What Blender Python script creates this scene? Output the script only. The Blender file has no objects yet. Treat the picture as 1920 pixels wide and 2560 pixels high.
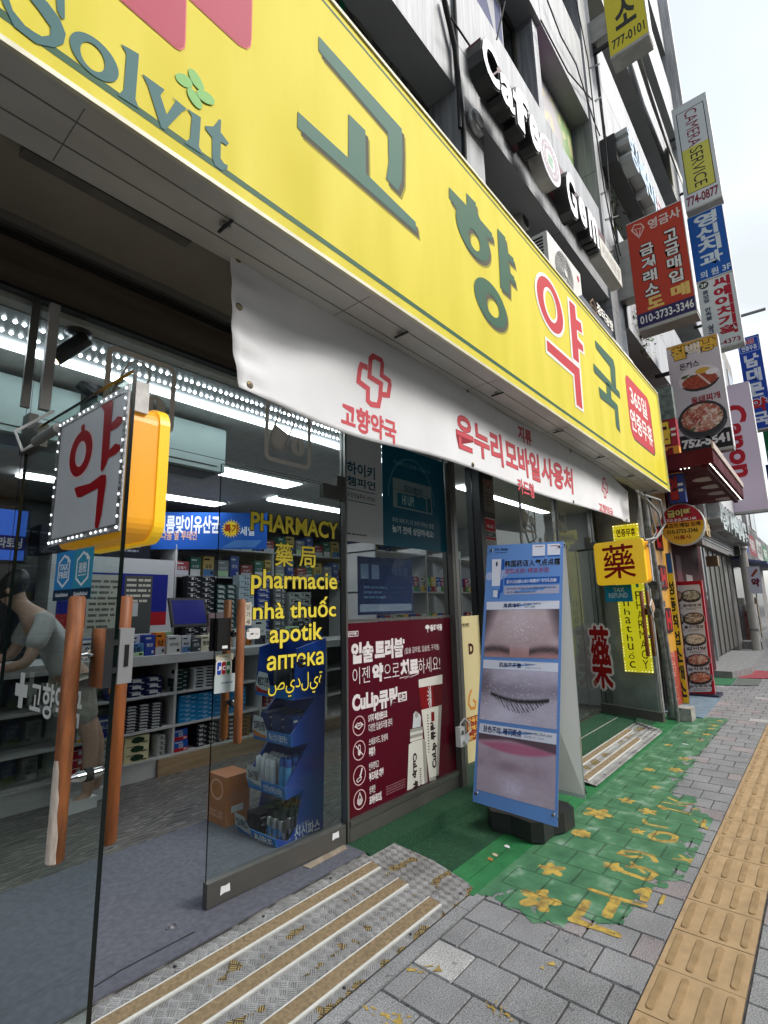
import bpy, math, random
import numpy as np
from mathutils import Vector, Matrix
R = math.radians
random.seed(7); rng = np.random.default_rng(5)
scn = bpy.context.scene
COL = scn.collection

# ---------------------------------------------------------------- camera
CAM_H = 1.46
YAW, PITCH, ROLL, FPX = R(40.2), R(10.5), R(-1.25), 1280.0
_f = Vector((math.cos(PITCH)*math.cos(YAW), math.cos(PITCH)*math.sin(YAW), math.sin(PITCH)))
_r = Vector((math.sin(YAW), -math.cos(YAW), 0)); _u = _r.cross(_f)
CRT = math.cos(ROLL)*_r + math.sin(ROLL)*_u
CUP = -math.sin(ROLL)*_r + math.cos(ROLL)*_u
CFW = _f; CPOS = Vector((0, 0, CAM_H))
cd = bpy.data.cameras.new('camera'); cam = bpy.data.objects.new('camera', cd); COL.objects.link(cam)
cam.matrix_world = Matrix(((CRT.x, CUP.x, -CFW.x, CPOS.x), (CRT.y, CUP.y, -CFW.y, CPOS.y), (CRT.z, CUP.z, -CFW.z, CPOS.z), (0, 0, 0, 1)))
cd.sensor_fit = 'VERTICAL'; cd.sensor_height = 24.0; cd.sensor_width = 18.0
cd.lens = 24.0*FPX/2560.0
cd.clip_start = 0.05; cd.clip_end = 500
scn.camera = cam

# ---------------------------------------------------------------- sky, sun, exposure
SUN_EL, SUN_AZ = R(36), R(160)      # high sun, veiled by thin cloud, over the street side
wd = bpy.data.worlds.new('World'); scn.world = wd; wd.use_nodes = True
nt = wd.node_tree; nt.nodes.clear()
def wn(t, **k):
    n = nt.nodes.new(t)
    for a, b in k.items(): setattr(n, a, b)
    return n
sky = wn('ShaderNodeTexSky', sky_type='NISHITA', sun_disc=False, sun_elevation=SUN_EL, sun_rotation=SUN_AZ, dust_density=3.0, air_density=1.0)
hs = wn('ShaderNodeHueSaturation'); hs.inputs['Saturation'].default_value = 0.5; hs.inputs['Value'].default_value = 1.45
tc = wn('ShaderNodeTexCoord'); mp = wn('ShaderNodeMapping'); mp.inputs['Scale'].default_value = (1, 1, 2.2)
cn = wn('ShaderNodeTexNoise'); cn.inputs['Scale'].default_value = 2.6; cn.inputs['Detail'].default_value = 6
cr = wn('ShaderNodeValToRGB'); cr.color_ramp.elements[0].position = .36; cr.color_ramp.elements[1].position = .62
mx = wn('ShaderNodeMix', data_type='RGBA'); mx.inputs['B'].default_value = (3.2, 3.42, 3.55, 1)
bg = wn('ShaderNodeBackground'); bg.inputs['Strength'].default_value = 0.15; out = wn('ShaderNodeOutputWorld')
L = nt.links.new
L(sky.outputs[0], hs.inputs['Color']); L(tc.outputs['Generated'], mp.inputs[0]); L(mp.outputs[0], cn.inputs['Vector'])
L(cn.outputs['Fac'], cr.inputs[0]); L(cr.outputs[0], mx.inputs['Factor']); L(hs.outputs[0], mx.inputs['A'])
L(mx.outputs['Result'], bg.inputs[0]); L(bg.outputs[0], out.inputs[0])
sl = bpy.data.lights.new('sun', 'SUN'); sl.energy = 2.4; sl.angle = R(34); sl.color = (1, .97, .92)
so = bpy.data.objects.new('sun', sl); COL.objects.link(so)
_sd = Vector((math.sin(SUN_AZ)*math.cos(SUN_EL), math.cos(SUN_AZ)*math.cos(SUN_EL), math.sin(SUN_EL)))
so.rotation_euler = (-_sd).to_track_quat('-Z', 'Y').to_euler(); so.location = _sd*60
vs = scn.view_settings; vs.view_transform = 'Standard'; vs.look = 'None'; vs.gamma = 1; vs.use_curve_mapping = False; vs.exposure = 0.84
cy = scn.cycles; cy.max_bounces = 12; cy.transparent_max_bounces = 24; cy.diffuse_bounces = 4; cy.glossy_bounces = 4
cy.use_denoising = True; cy.caustics_reflective = False; cy.caustics_refractive = False; cy.sample_clamp_indirect = 6

# ---------------------------------------------------------------- picking points of the place
def ray(px): return CFW + CRT*((px[0]-960)/FPX) - CUP*((px[1]-1280)/FPX)
def at(px, ax, val):
    d = ray(px); return CPOS + d*((val-CPOS[ax])/d[ax])
def pX(px, x): return at(px, 0, x)
def pY(px, y): return at(px, 1, y)
def pZ(px, z=0.): return at(px, 2, z)
def W(x0, y0, size, shown=1659):
    k = size/shown
    def f(*q):
        if len(q) == 1: q = q[0]
        return [(x0+a*k, y0+b*k) for a, b in q] if hasattr(q[0], '__len__') else (x0+q[0]*k, y0+q[1]*k)
    return f

# ---------------------------------------------------------------- materials
def lin(c):
    c = [x/255. for x in c]
    return tuple(x/12.92 if x <= .04045 else ((x+.055)/1.055)**2.4 for x in c) + (1.,)
MATS = {}
def mat(name, col, rough=.6, metal=0., var=0., scale=6., stretch=(1, 1, 1), bump=0., bscale=60., emit=0., spec=.5, coat=0., detail=5., ecol=None):
    if name in MATS: return MATS[name]
    m = bpy.data.materials.new(name); m.use_nodes = True; t = m.node_tree; b = t.nodes['Principled BSDF']
    c = lin(col) if max(col) > 1.001 else tuple(col)+(1.,)
    b.inputs['Base Color'].default_value = c; b.inputs['Roughness'].default_value = rough; b.inputs['Metallic'].default_value = metal
    b.inputs['Specular IOR Level'].default_value = spec
    if coat: b.inputs['Coat Weight'].default_value = coat; b.inputs['Coat Roughness'].default_value = .08
    if emit:
        b.inputs['Emission Color'].default_value = lin(ecol) if ecol else c; b.inputs['Emission Strength'].default_value = emit
    if var or bump:
        tc = t.nodes.new('ShaderNodeTexCoord'); mp = t.nodes.new('ShaderNodeMapping'); mp.inputs['Scale'].default_value = stretch
        t.links.new(tc.outputs['Object'], mp.inputs[0])
    if var:
        n = t.nodes.new('ShaderNodeTexNoise'); n.inputs['Scale'].default_value = scale; n.inputs['Detail'].default_value = detail
        t.links.new(mp.outputs[0], n.inputs['Vector'])
        mr = t.nodes.new('ShaderNodeMapRange'); mr.inputs['From Min'].default_value = .3; mr.inputs['From Max'].default_value = .7
        mr.inputs['To Min'].default_value = 1-var; mr.inputs['To Max'].default_value = 1+var*.6
        t.links.new(n.outputs['Fac'], mr.inputs[0])
        v = t.nodes.new('ShaderNodeVectorMath'); v.operation = 'SCALE'; v.inputs[0].default_value = c[:3]
        t.links.new(mr.outputs[0], v.inputs['Scale']); t.links.new(v.outputs[0], b.inputs['Base Color'])
        rr = t.nodes.new('ShaderNodeMapRange'); rr.inputs['From Min'].default_value = .3; rr.inputs['From Max'].default_value = .7
        rr.inputs['To Min'].default_value = min(1, rough*1.15); rr.inputs['To Max'].default_value = rough*.85
        t.links.new(n.outputs['Fac'], rr.inputs[0]); t.links.new(rr.outputs[0], b.inputs['Roughness'])
    if bump:
        n2 = t.nodes.new('ShaderNodeTexNoise'); n2.inputs['Scale'].default_value = bscale; n2.inputs['Detail'].default_value = 4
        t.links.new(mp.outputs[0], n2.inputs['Vector']); bp = t.nodes.new('ShaderNodeBump'); bp.inputs['Strength'].default_value = bump; bp.inputs['Distance'].default_value = .01
        t.links.new(n2.outputs['Fac'], bp.inputs['Height']); t.links.new(bp.outputs[0], b.inputs['Normal'])
    MATS[name] = m; return m
_pc = {}
def ink(r, g, b, rough=.55):          # flat printed colour
    k = (r, g, b, rough)
    if k not in _pc: _pc[k] = mat('print_%d_%d_%d_%d' % (r, g, b, rough*100), (r, g, b), rough, spec=.18)
    return _pc[k]
def glass(name, tint=(.86, .93, .9), ior=1.45, rough=0.):
    m = bpy.data.materials.new(name); m.use_nodes = True; t = m.node_tree; t.nodes.clear()
    o = t.nodes.new('ShaderNodeOutputMaterial'); mi = t.nodes.new('ShaderNodeMixShader'); fr = t.nodes.new('ShaderNodeFresnel'); fr.inputs['IOR'].default_value = ior
    tr = t.nodes.new('ShaderNodeBsdfTransparent'); tr.inputs[0].default_value = tint+(1,)
    gl = t.nodes.new('ShaderNodeBsdfGlossy'); gl.inputs['Roughness'].default_value = rough; gl.inputs[0].default_value = (.95, 1, .98, 1)
    ge = t.nodes.new('ShaderNodeNewGeometry'); mm = t.nodes.new('ShaderNodeMath'); mm.operation = 'MULTIPLY'; iv = t.nodes.new('ShaderNodeMath'); iv.operation = 'SUBTRACT'; iv.inputs[0].default_value = 1
    t.links.new(ge.outputs['Backfacing'], iv.inputs[1]); t.links.new(fr.outputs[0], mm.inputs[0]); t.links.new(iv.outputs[0], mm.inputs[1])
    t.links.new(mm.outputs[0], mi.inputs[0]); t.links.new(tr.outputs[0], mi.inputs[1]); t.links.new(gl.outputs[0], mi.inputs[2]); t.links.new(mi.outputs[0], o.inputs[0])
    MATS[name] = m; return m
def attr_mat(name, attr='paint', rough=.5, noise=0., nscale=200., gain=1.):
    m = bpy.data.materials.new(name); m.use_nodes = True; t = m.node_tree; b = t.nodes['Principled BSDF']; b.inputs['Roughness'].default_value = rough
    a = t.nodes.new('ShaderNodeAttribute'); a.attribute_name = attr
    if noise:
        tc = t.nodes.new('ShaderNodeTexCoord'); n = t.nodes.new('ShaderNodeTexNoise'); n.inputs['Scale'].default_value = nscale; n.inputs['Detail'].default_value = 3
        t.links.new(tc.outputs['Object'], n.inputs['Vector']); mr = t.nodes.new('ShaderNodeMapRange'); mr.inputs['From Min'].default_value = .3; mr.inputs['From Max'].default_value = .7
        mr.inputs['To Min'].default_value = 1-noise; mr.inputs['To Max'].default_value = 1+noise; t.links.new(n.outputs['Fac'], mr.inputs[0])
        v = t.nodes.new('ShaderNodeVectorMath'); v.operation = 'SCALE'; t.links.new(a.outputs['Color'], v.inputs[0]); t.links.new(mr.outputs[0], v.inputs['Scale']); t.links.new(v.outputs[0], b.inputs['Base Color'])
    else: t.links.new(a.outputs['Color'], b.inputs['Base Color'])
    MATS[name] = m; return m

# ---------------------------------------------------------------- mesh building
_org = {}
class MB:
    def __init__(s): s.v = []; s.f = []; s.fm = []; s.ms = []; s.sm = []
    def mi(s, m):
        if m not in s.ms: s.ms.append(m)
        return s.ms.index(m)
    def add(s, vs, fs, m, smooth=False):
        o = len(s.v); s.v += [tuple(p) for p in vs]; k = s.mi(m)
        for f in fs: s.f.append([o+i for i in f]); s.fm.append(k); s.sm.append(smooth)
        return s
    def face(s, pts, m): return s.add(pts, [list(range(len(pts)))], m)
    def box(s, a, b, m, skip='', mm=None):
        x0, y0, z0 = (min(a[i], b[i]) for i in range(3)); x1, y1, z1 = (max(a[i], b[i]) for i in range(3))
        vs = [(x, y, z) for z in (z0, z1) for y in (y0, y1) for x in (x0, x1)]
        F = {'-z': (0, 2, 3, 1), '+z': (4, 5, 7, 6), '-y': (0, 1, 5, 4), '+y': (2, 6, 7, 3), '-x': (0, 4, 6, 2), '+x': (1, 3, 7, 5)}
        for k, f in F.items():
            if k in skip: continue
            s.add([vs[i] for i in f], [(0, 1, 2, 3)], (mm or {}).get(k, m))
        return s
    def obox(s, c, ax, ay, az, m, mm=None):       # centre and three half vectors
        c, ax, ay, az = (Vector(q) for q in (c, ax, ay, az))
        vs = [c+ax*i+ay*j+az*k for k in (-1, 1) for j in (-1, 1) for i in (-1, 1)]
        F = {'-z': (0, 2, 3, 1), '+z': (4, 5, 7, 6), '-y': (0, 1, 5, 4), '+y': (2, 6, 7, 3), '-x': (0, 4, 6, 2), '+x': (1, 3, 7, 5)}
        for k, f in F.items(): s.add([vs[i] for i in f], [(0, 1, 2, 3)], (mm or {}).get(k, m))
        return s
    def prism(s, pts, vec, m, side=None):
        pts = [Vector(p) for p in pts]; vec = Vector(vec); n = len(pts)
        s.add(pts, [list(range(n))[::-1]], m); s.add([p+vec for p in pts], [list(range(n))], m)
        for i in range(n):
            j = (i+1) % n; s.add([pts[i], pts[j], pts[j]+vec, pts[i]+vec], [(0, 1, 2, 3)], side or m)
        return s
    def cyl(s, p0, p1, r0, m, r1=None, n=14, caps=True, smooth=True, cm=None):
        p0, p1 = Vector(p0), Vector(p1); r1 = r0 if r1 is None else r1; d = (p1-p0).normalized()
        a = d.orthogonal().normalized(); b = d.cross(a)
        A = [p0+(a*math.cos(t)+b*math.sin(t))*r0 for t in np.linspace(0, 2*math.pi, n, endpoint=False)]
        B = [p1+(a*math.cos(t)+b*math.sin(t))*r1 for t in np.linspace(0, 2*math.pi, n, endpoint=False)]
        s.add(A+B, [(i, (i+1) % n, n+(i+1) % n, n+i) for i in range(n)], m, smooth)
        if caps: s.add(A, [list(range(n))[::-1]], cm or m); s.add(B, [list(range(n))], cm or m)
        return s
    def tube(s, path, r, m, n=8, caps=True):
        P = [Vector(p) for p in path]; rings = []; up = None
        for i, p in enumerate(P):
            d = (P[min(i+1, len(P)-1)]-P[max(i-1, 0)]).normalized()
            if up is None: up = d.orthogonal().normalized()
            up = (up-d*up.dot(d)); up = up.normalized() if up.length > 1e-6 else d.orthogonal().normalized()
            b = d.cross(up); rings.append([p+(up*math.cos(t)+b*math.sin(t))*r for t in np.linspace(0, 2*math.pi, n, endpoint=False)])
        vs = [q for g in rings for q in g]; fs = []
        for i in range(len(P)-1):
            for k in range(n): fs.append((i*n+k, i*n+(k+1) % n, (i+1)*n+(k+1) % n, (i+1)*n+k))
        s.add(vs, fs, m, True)
        if caps: s.add(rings[0], [list(range(n))[::-1]], m); s.add(rings[-1], [list(range(n))], m)
        return s
    def lathe(s, base, prof, m, n=18, axis=(0, 0, 1)):
        base = Vector(base); ax = Vector(axis).normalized(); a = ax.orthogonal().normalized(); b = ax.cross(a); vs = []
        for r, h in prof:
            vs += [base+ax*h+(a*math.cos(t)+b*math.sin(t))*r for t in np.linspace(0, 2*math.pi, n, endpoint=False)]
        fs = [(i*n+k, i*n+(k+1) % n, (i+1)*n+(k+1) % n, (i+1)*n+k) for i in range(len(prof)-1) for k in range(n)]
        s.add(vs, fs, m, True); L_ = len(vs)
        s.add(vs[:n], [list(range(n))[::-1]], m); s.add(vs[L_-n:], [list(range(n))], m)
        return s
    def build(s, name, parent=None, bev=0., label=None, loc=None, seg=2):
        org = _org.get(parent, Vector((0, 0, 0))) if parent else Vector(loc or (0, 0, 0))
        me = bpy.data.meshes.new(name)
        me.from_pydata([(p[0]-org[0], p[1]-org[1], p[2]-org[2]) for p in s.v], [], s.f)
        for m in s.ms: me.materials.append(m)
        me.polygons.foreach_set('material_index', s.fm); me.polygons.foreach_set('use_smooth', s.sm); me.update()
        o = bpy.data.objects.new(name, me); COL.objects.link(o)
        if parent: o.parent = parent
        else: o.location = org
        _org[o] = org
        if bev:
            md = o.modifiers.new('edge', 'BEVEL'); md.width = bev; md.segments = seg; md.limit_method = 'ANGLE'; md.angle_limit = R(40)
        if label: o['label'] = label
        return o
def thing(name, label, cat, loc, group=None):
    o = bpy.data.objects.new(name, None); COL.objects.link(o); o.location = loc; o.empty_display_size = .1
    _org[o] = Vector(loc); o['label'] = label; o['category'] = cat
    if group: o['group'] = group
    return o
def tag(o, label, cat, group=None):
    o['label'] = label; o['category'] = cat
    if group: o['group'] = group
    return o
def struct(o, kind='structure'): o['kind'] = kind; return o
def dup(root, delta, label=None, rotz=0):
    r = root.copy(); COL.objects.link(r); r.location = Vector(root.location)+Vector(delta); r.rotation_euler = (0, 0, rotz)
    if label: r['label'] = label
    for ch in list(root.children):
        c = ch.copy(); COL.objects.link(c); c.parent = r
        for g in ch.children:
            d = g.copy(); COL.objects.link(d); d.parent = c
    return r

# ---------------------------------------------------------------- lettering
_gl = {}
TXT = bpy.data.scenes.new('lettering_workshop')
def glyphs(s, bold=0., res=3):
    k = (s, round(bold, 4), res)
    if k in _gl: return _gl[k]
    cu = bpy.data.curves.new('t', 'FONT'); cu.body = s; cu.offset = bold; cu.resolution_u = res
    o = bpy.data.objects.new('t', cu); TXT.collection.objects.link(o); vl = TXT.view_layers[0]; vl.update()
    ev = o.evaluated_get(vl.depsgraph); me = ev.to_mesh()
    v = np.array([tuple(p.co[:2]) for p in me.vertices]) if len(me.vertices) else np.zeros((0, 2)); f = [list(p.vertices) for p in me.polygons]
    ev.to_mesh_clear(); bpy.data.objects.remove(o); bpy.data.curves.remove(cu)
    _gl[k] = (v, f); return v, f
LAY = .0007
class Panel:
    def __init__(s, O, u, v, n=None):
        s.O, s.u, s.v = Vector(O), Vector(u).normalized(), Vector(v).normalized(); s.n = s.u.cross(s.v) if n is None else Vector(n)
    def uv(s, px):
        d = ray(px); t = (s.O-CPOS).dot(s.n)/d.dot(s.n); q = CPOS+d*t-s.O; return (q.dot(s.u), q.dot(s.v))
    def P(s, q, lay=0): return s.O+s.u*q[0]+s.v*q[1]+s.n*(lay*LAY)
    def rc(s, tl, br): a, b = s.uv(tl), s.uv(br); return (a[0], b[1], b[0], a[1])
    def ext(s, l, t, r, b): return (s.uv(l)[0], s.uv(b)[1], s.uv(r)[0], s.uv(t)[1])
    def poly(s, mb, q, m, lay=1, depth=0, side=None):
        base = [s.P(a, lay) for a in q]
        if depth: mb.prism(base, s.n*depth, m, side)
        else: mb.face(base, m)
    def pxpoly(s, mb, pxs, m, lay=1, depth=0, side=None, off=(0, 0)):
        q = [s.uv(p) for p in pxs]; s.poly(mb, [(a+off[0], b+off[1]) for a, b in q], m, lay, depth, side)
    def rect(s, mb, r, m, lay=1, depth=0): s.poly(mb, [(r[0], r[1]), (r[2], r[1]), (r[2], r[3]), (r[0], r[3])], m, lay, depth)
    def rrect_pts(s, r, rad, k=6):
        u0, v0, u1, v1 = r; q = []
        for cx, cy, a in ((u1-rad, v1-rad, 0), (u0+rad, v1-rad, 90), (u0+rad, v0+rad, 180), (u1-rad, v0+rad, 270)):
            q += [(cx+rad*math.cos(R(a+90*i/k)), cy+rad*math.sin(R(a+90*i/k))) for i in range(k+1)]
        return q
    def rrect(s, mb, r, rad, m, lay=1, depth=0, side=None): s.poly(mb, s.rrect_pts(r, rad), m, lay, depth, side)
    def ell_pts(s, r, n=32): return [((r[0]+r[2])/2+(r[2]-r[0])/2*math.cos(t), (r[1]+r[3])/2+(r[3]-r[1])/2*math.sin(t)) for t in np.linspace(0, 2*math.pi, n, endpoint=False)]
    def ell(s, mb, r, m, lay=1, n=32, depth=0, side=None): s.poly(mb, s.ell_pts(r, n), m, lay, depth, side)
    def ring(s, mb, ro, ri, m, lay=1, n=40, off=(0, 0)):
        A = [s.P((a+off[0], b+off[1]), lay) for a, b in s.ell_pts(ro, n)]; B = [s.P((a+off[0], b+off[1]), lay) for a, b in s.ell_pts(ri, n)]
        mb.add(A+B, [(i, (i+1) % n, n+(i+1) % n, n+i) for i in range(n)], m)
    def stroke(s, mb, q, w, m, lay=1, closed=False):
        q = [Vector((a[0], a[1])) for a in q]; n = len(q); Lf, Rt = [], []
        for i in range(n):
            a = q[(i-1) % n] if closed or i > 0 else q[i]; b = q[(i+1) % n] if closed or i < n-1 else q[i]
            d1 = (q[i]-a); d2 = (b-q[i]); d1 = d1.normalized() if d1.length else d2.normalized(); d2 = d2.normalized() if d2.length else d1
            t = (d1+d2); t = t.normalized() if t.length > 1e-6 else d1; nn = Vector((-t.y, t.x)); k = w/2/max(.45, nn.dot(Vector((-d1.y, d1.x))))
            Lf.append(q[i]+nn*k); Rt.append(q[i]-nn*k)
        V = [s.P(a, lay) for a in Lf]+[s.P(a, lay) for a in Rt]; rg = range(n if closed else n-1)
        mb.add(V, [(n+i, n+(i+1) % n, (i+1) % n, i) for i in rg], m)
    def text(s, mb, t, r, m, lay=2, bold=0., depth=0, side=None, rot=0, fit=True, res=3, off=(0, 0)):
        if bold and not depth and any('\u4e00' <= c <= '\u9fff' for c in t):      # dense characters: thicken by overprinting
            k = abs(bold)*.75*(r[3]-r[1]) if not rot else abs(bold)*.75*(r[2]-r[0]); q = [(0, 0)]+[(k*math.cos(a), k*math.sin(a)) for a in np.arange(8 if bold > .03 else 4)*(.7854 if bold > .03 else 1.5708)+.3927]
            for i, (a, b) in enumerate(q): s.text(mb, t, r, m, lay+.085*i, 0., 0, None, rot, fit, res, (off[0]+a, off[1]+b))
            return
        v, f = glyphs(t, bold, res)
        if not len(v): return
        def rr(a): return a if not rot else (np.stack([a[:, 1], -a[:, 0]], 1) if rot == -90 else np.stack([-a[:, 1], a[:, 0]], 1))
        v = rr(v); mn, mxx = v.min(0)+bold, v.max(0)-bold; sz = np.maximum(mxx-mn, 1e-6); sx, sy = (r[2]-r[0])/sz[0], (r[3]-r[1])/sz[1]
        ox, oy = r[0], r[1]
        if not fit:
            k = min(sx, sy); ox += (sx-k)*sz[0]/2; oy += (sy-k)*sz[1]/2; sx = sy = k
        q = (v-mn)*(sx, sy)+(ox+off[0], oy+off[1])
        if not depth: mb.add([s.P(a, lay) for a in q], f, m); return
        n = len(q); ed = {}
        for g in f:
            for i in range(len(g)): a, b = g[i], g[(i+1) % len(g)]; ed[(a, b)] = ed.get((a, b), 0)+1
        B = [s.P(a, lay) for a in q]; T = [p+s.n*depth for p in B]; mb.add(T, f, m)
        mb.add(B+T, [(a, b, b+n, a+n) for (a, b) in ed if (b, a) not in ed], side or m)
    def otext(s, mb, t, r, m, mo, w=.03, lay=2, bold=0., rot=0, res=3):       # lettering with an outline
        s.text(mb, t, r, mo, lay, bold+w, rot=rot, res=res); s.text(mb, t, r, m, lay+1, bold, rot=rot, res=res)
    def lines(s, mb, r, n, m, lay=1, fill=.45, seed=1):             # rows of print too small to read
        rd = random.Random(seed); h = (r[3]-r[1])/n
        for i in range(n):
            x = r[0]; e = r[2]-(r[2]-r[0])*rd.random()*.3*(i == n-1 or rd.random() < .3)
            while x < e:
                w = (r[3]-r[1])/n*rd.uniform(.5, 2.2); s.rect(mb, (x, r[3]-h*(i+.5)-h*fill/2, min(x+w, e), r[3]-h*(i+.5)+h*fill/2), m, lay); x += w*1.22
class Quad(Panel):                    # a four-cornered sheet; uv run 0..1
    def __init__(s, px, pts, n):
        s.c = [Vector(p) for p in pts]; s.n = Vector(n)      # bl, br, tr, tl
        A = []; 
        for (x, y), (a, b) in zip(px, ((0, 0), (1, 0), (1, 1), (0, 1))):
            A.append([x, y, 1, 0, 0, 0, -a*x, -a*y, a]); A.append([0, 0, 0, x, y, 1, -b*x, -b*y, b])
        A = np.array(A); h = np.linalg.solve(A[:, :8], A[:, 8]); s.H = np.append(h, 1).reshape(3, 3)
    def uv(s, px): q = s.H @ np.array([px[0], px[1], 1]); return (q[0]/q[2], q[1]/q[2])
    def P(s, q, lay=0):
        a, b = q; bl, br, tr, tl = s.c
        return bl*(1-a)*(1-b)+br*a*(1-b)+tr*a*b+tl*(1-a)*b+s.n*(lay*LAY)
def picture(name, parent, pan, r, nx, ny, fn, m, lay=2):           # a printed photograph: colours on a fine grid
    us = np.linspace(0, 1, nx); vsx = np.linspace(0, 1, ny); U, V_ = np.meshgrid(us, vsx)
    c = np.clip(fn(U, V_), 0, 1).reshape(-1, 3); org = _org[parent]
    pts = [tuple(pan.P((r[0]+(r[2]-r[0])*a, r[1]+(r[3]-r[1])*b), lay)-org) for a, b in zip(U.ravel(), V_.ravel())]
    fs = [(j*nx+i, j*nx+i+1, (j+1)*nx+i+1, (j+1)*nx+i) for j in range(ny-1) for i in range(nx-1)]
    me = bpy.data.meshes.new(name); me.from_pydata(pts, [], fs)
    at_ = me.attributes.new('paint', 'FLOAT_COLOR', 'POINT'); c = np.where(c <= .04045, c/12.92, ((c+.055)/1.055)**2.4)
    at_.data.foreach_set('color', np.concatenate([c, np.ones((len(c), 1))], 1).ravel().astype(np.float32)); me.materials.append(m)
    o = bpy.data.objects.new(name, me); COL.objects.link(o); o.parent = parent; _org[o] = org; return o
def vnoise(U, V_, sx, sy, seed=0):                                  # smooth value noise on a plane
    g = np.random.default_rng(seed).random((64, 64)); x = U*sx; y = V_*sy; i = np.floor(x).astype(int); j = np.floor(y).astype(int); a = x-i; b = y-j
    a = a*a*(3-2*a); b = b*b*(3-2*b); G = lambda p, q: g[p % 64, q % 64]
    return G(i, j)*(1-a)*(1-b)+G(i+1, j)*a*(1-b)+G(i, j+1)*(1-a)*b+G(i+1, j+1)*a*b

XV, YV, ZV = Vector((1, 0, 0)), Vector((0, 1, 0)), Vector((0, 0, 1))
def street_panel(y): return Panel((0, y, 0), XV, ZV)               # faces the street (-Y)
def cross_panel(x): return Panel((x, 0, 0), -YV, ZV)               # faces back along the pavement (-X)
# common materials
white = mat('white_paint', (225, 226, 226), .5, var=.05); steel = mat('brushed_steel', (150, 150, 148), .32, 1., var=.1, scale=4, stretch=(1, 1, 12)); dark = mat('dark_metal', (34, 34, 36), .45, .3)
black = mat('black_plastic', (18, 18, 19), .42); chrome = mat('chrome', (200, 200, 200), .12, 1.); rubber = mat('black_rubber', (14, 14, 15), .8)
alu = mat('aluminium', (168, 170, 170), .38, .85, var=.08, scale=3)
GL = glass('shop_glass', (.95, .975, .965), 1.38); GLD = glass('door_glass', (.89, .935, .92), 1.42); GLU = glass('upper_window_glass', (.35, .4, .42), 1.6)
gedge = mat('glass_edge', (6, 16, 15), .2)
PIC = attr_mat('printed_photo', rough=.45)
# ================================================================ ground
asph = mat('asphalt', (.05, .05, .052), .9, var=.25, scale=30, bump=.3, bscale=200)
g = MB(); g.face([(-60, -60, -.16), (140, -60, -.16), (140, 60, -.16), (-60, 60, -.16)], asph); struct(g.build('road'))
joint = mat('paving_joint', (.07, .068, .064), .95, var=.3, scale=25)
g = MB(); g.box((-6, -2.3, -.15), (60, 2.6, -.0075), joint); struct(g.build('pavement_bed'))
kerbm = mat('granite_kerb', (.33, .33, .32), .8, var=.25, scale=120, bump=.25, bscale=220)
g = MB()
for i in range(66): g.box((-6+i, -2.55, -.15), (-6+i+.992, -2.304, .004), kerbm)
struct(g.build('road_kerb'))
# pavers: one sheet of small granite blocks in running bond
vs, fs, cs = [], [], []
def paver(x0, y0, x1, y1, c):
    o = len(vs); e, i = .0035, .0075
    for x, y, z in ((x0+e, y0+e, -.009), (x1-e, y0+e, -.009), (x1-e, y1-e, -.009), (x0+e, y1-e, -.009), (x0+i, y0+i, 0), (x1-i, y0+i, 0), (x1-i, y1-i, 0), (x0+i, y1-i, 0)): vs.append((x, y, z+dz)); cs.append(c)
    fs.extend([[o+4, o+5, o+6, o+7], [o, o+1, o+5, o+4], [o+1, o+2, o+6, o+5], [o+2, o+3, o+7, o+6], [o+3, o, o+4, o+7]])
PW = .1985; X0 = 1.718-PW*40
def pcol():
    q = random.random(); k = random.uniform(.92, 1.06)
    if q < .045: return (.41*k, .41*k, .40*k, 1)
    if q < .13: return (.295*k, .262*k, .262*k, 1)
    return (.262*k, .264*k, .268*k, 1)
for i in range(290):
    xa = X0+i*PW; off = 1.428 if i % 2 == 0 else 1.328
    ytop = 1.522 if xa < 2.55 else (1.60 if xa < 7.3 else 2.4)
    y = off-PW*4
    while y < ytop-.01:
        a, b = max(y, .7335), min(y+PW, ytop)
        if b-a > .02: dz = random.uniform(-.0012, .0008); paver(xa, a, xa+PW, b, pcol())
        y += PW
    y = .424-PW*(13 if i % 2 else 13.5)
    while y < .424-.01:
        dz = random.uniform(-.0012, .0008); paver(xa, y, xa+PW, min(y+PW, .4235), pcol()); y += PW
me = bpy.data.meshes.new('pavement'); me.from_pydata(vs, [], fs); a = me.attributes.new('paint', 'FLOAT_COLOR', 'POINT'); a.data.foreach_set('color', np.array(cs, np.float32).ravel())
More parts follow.
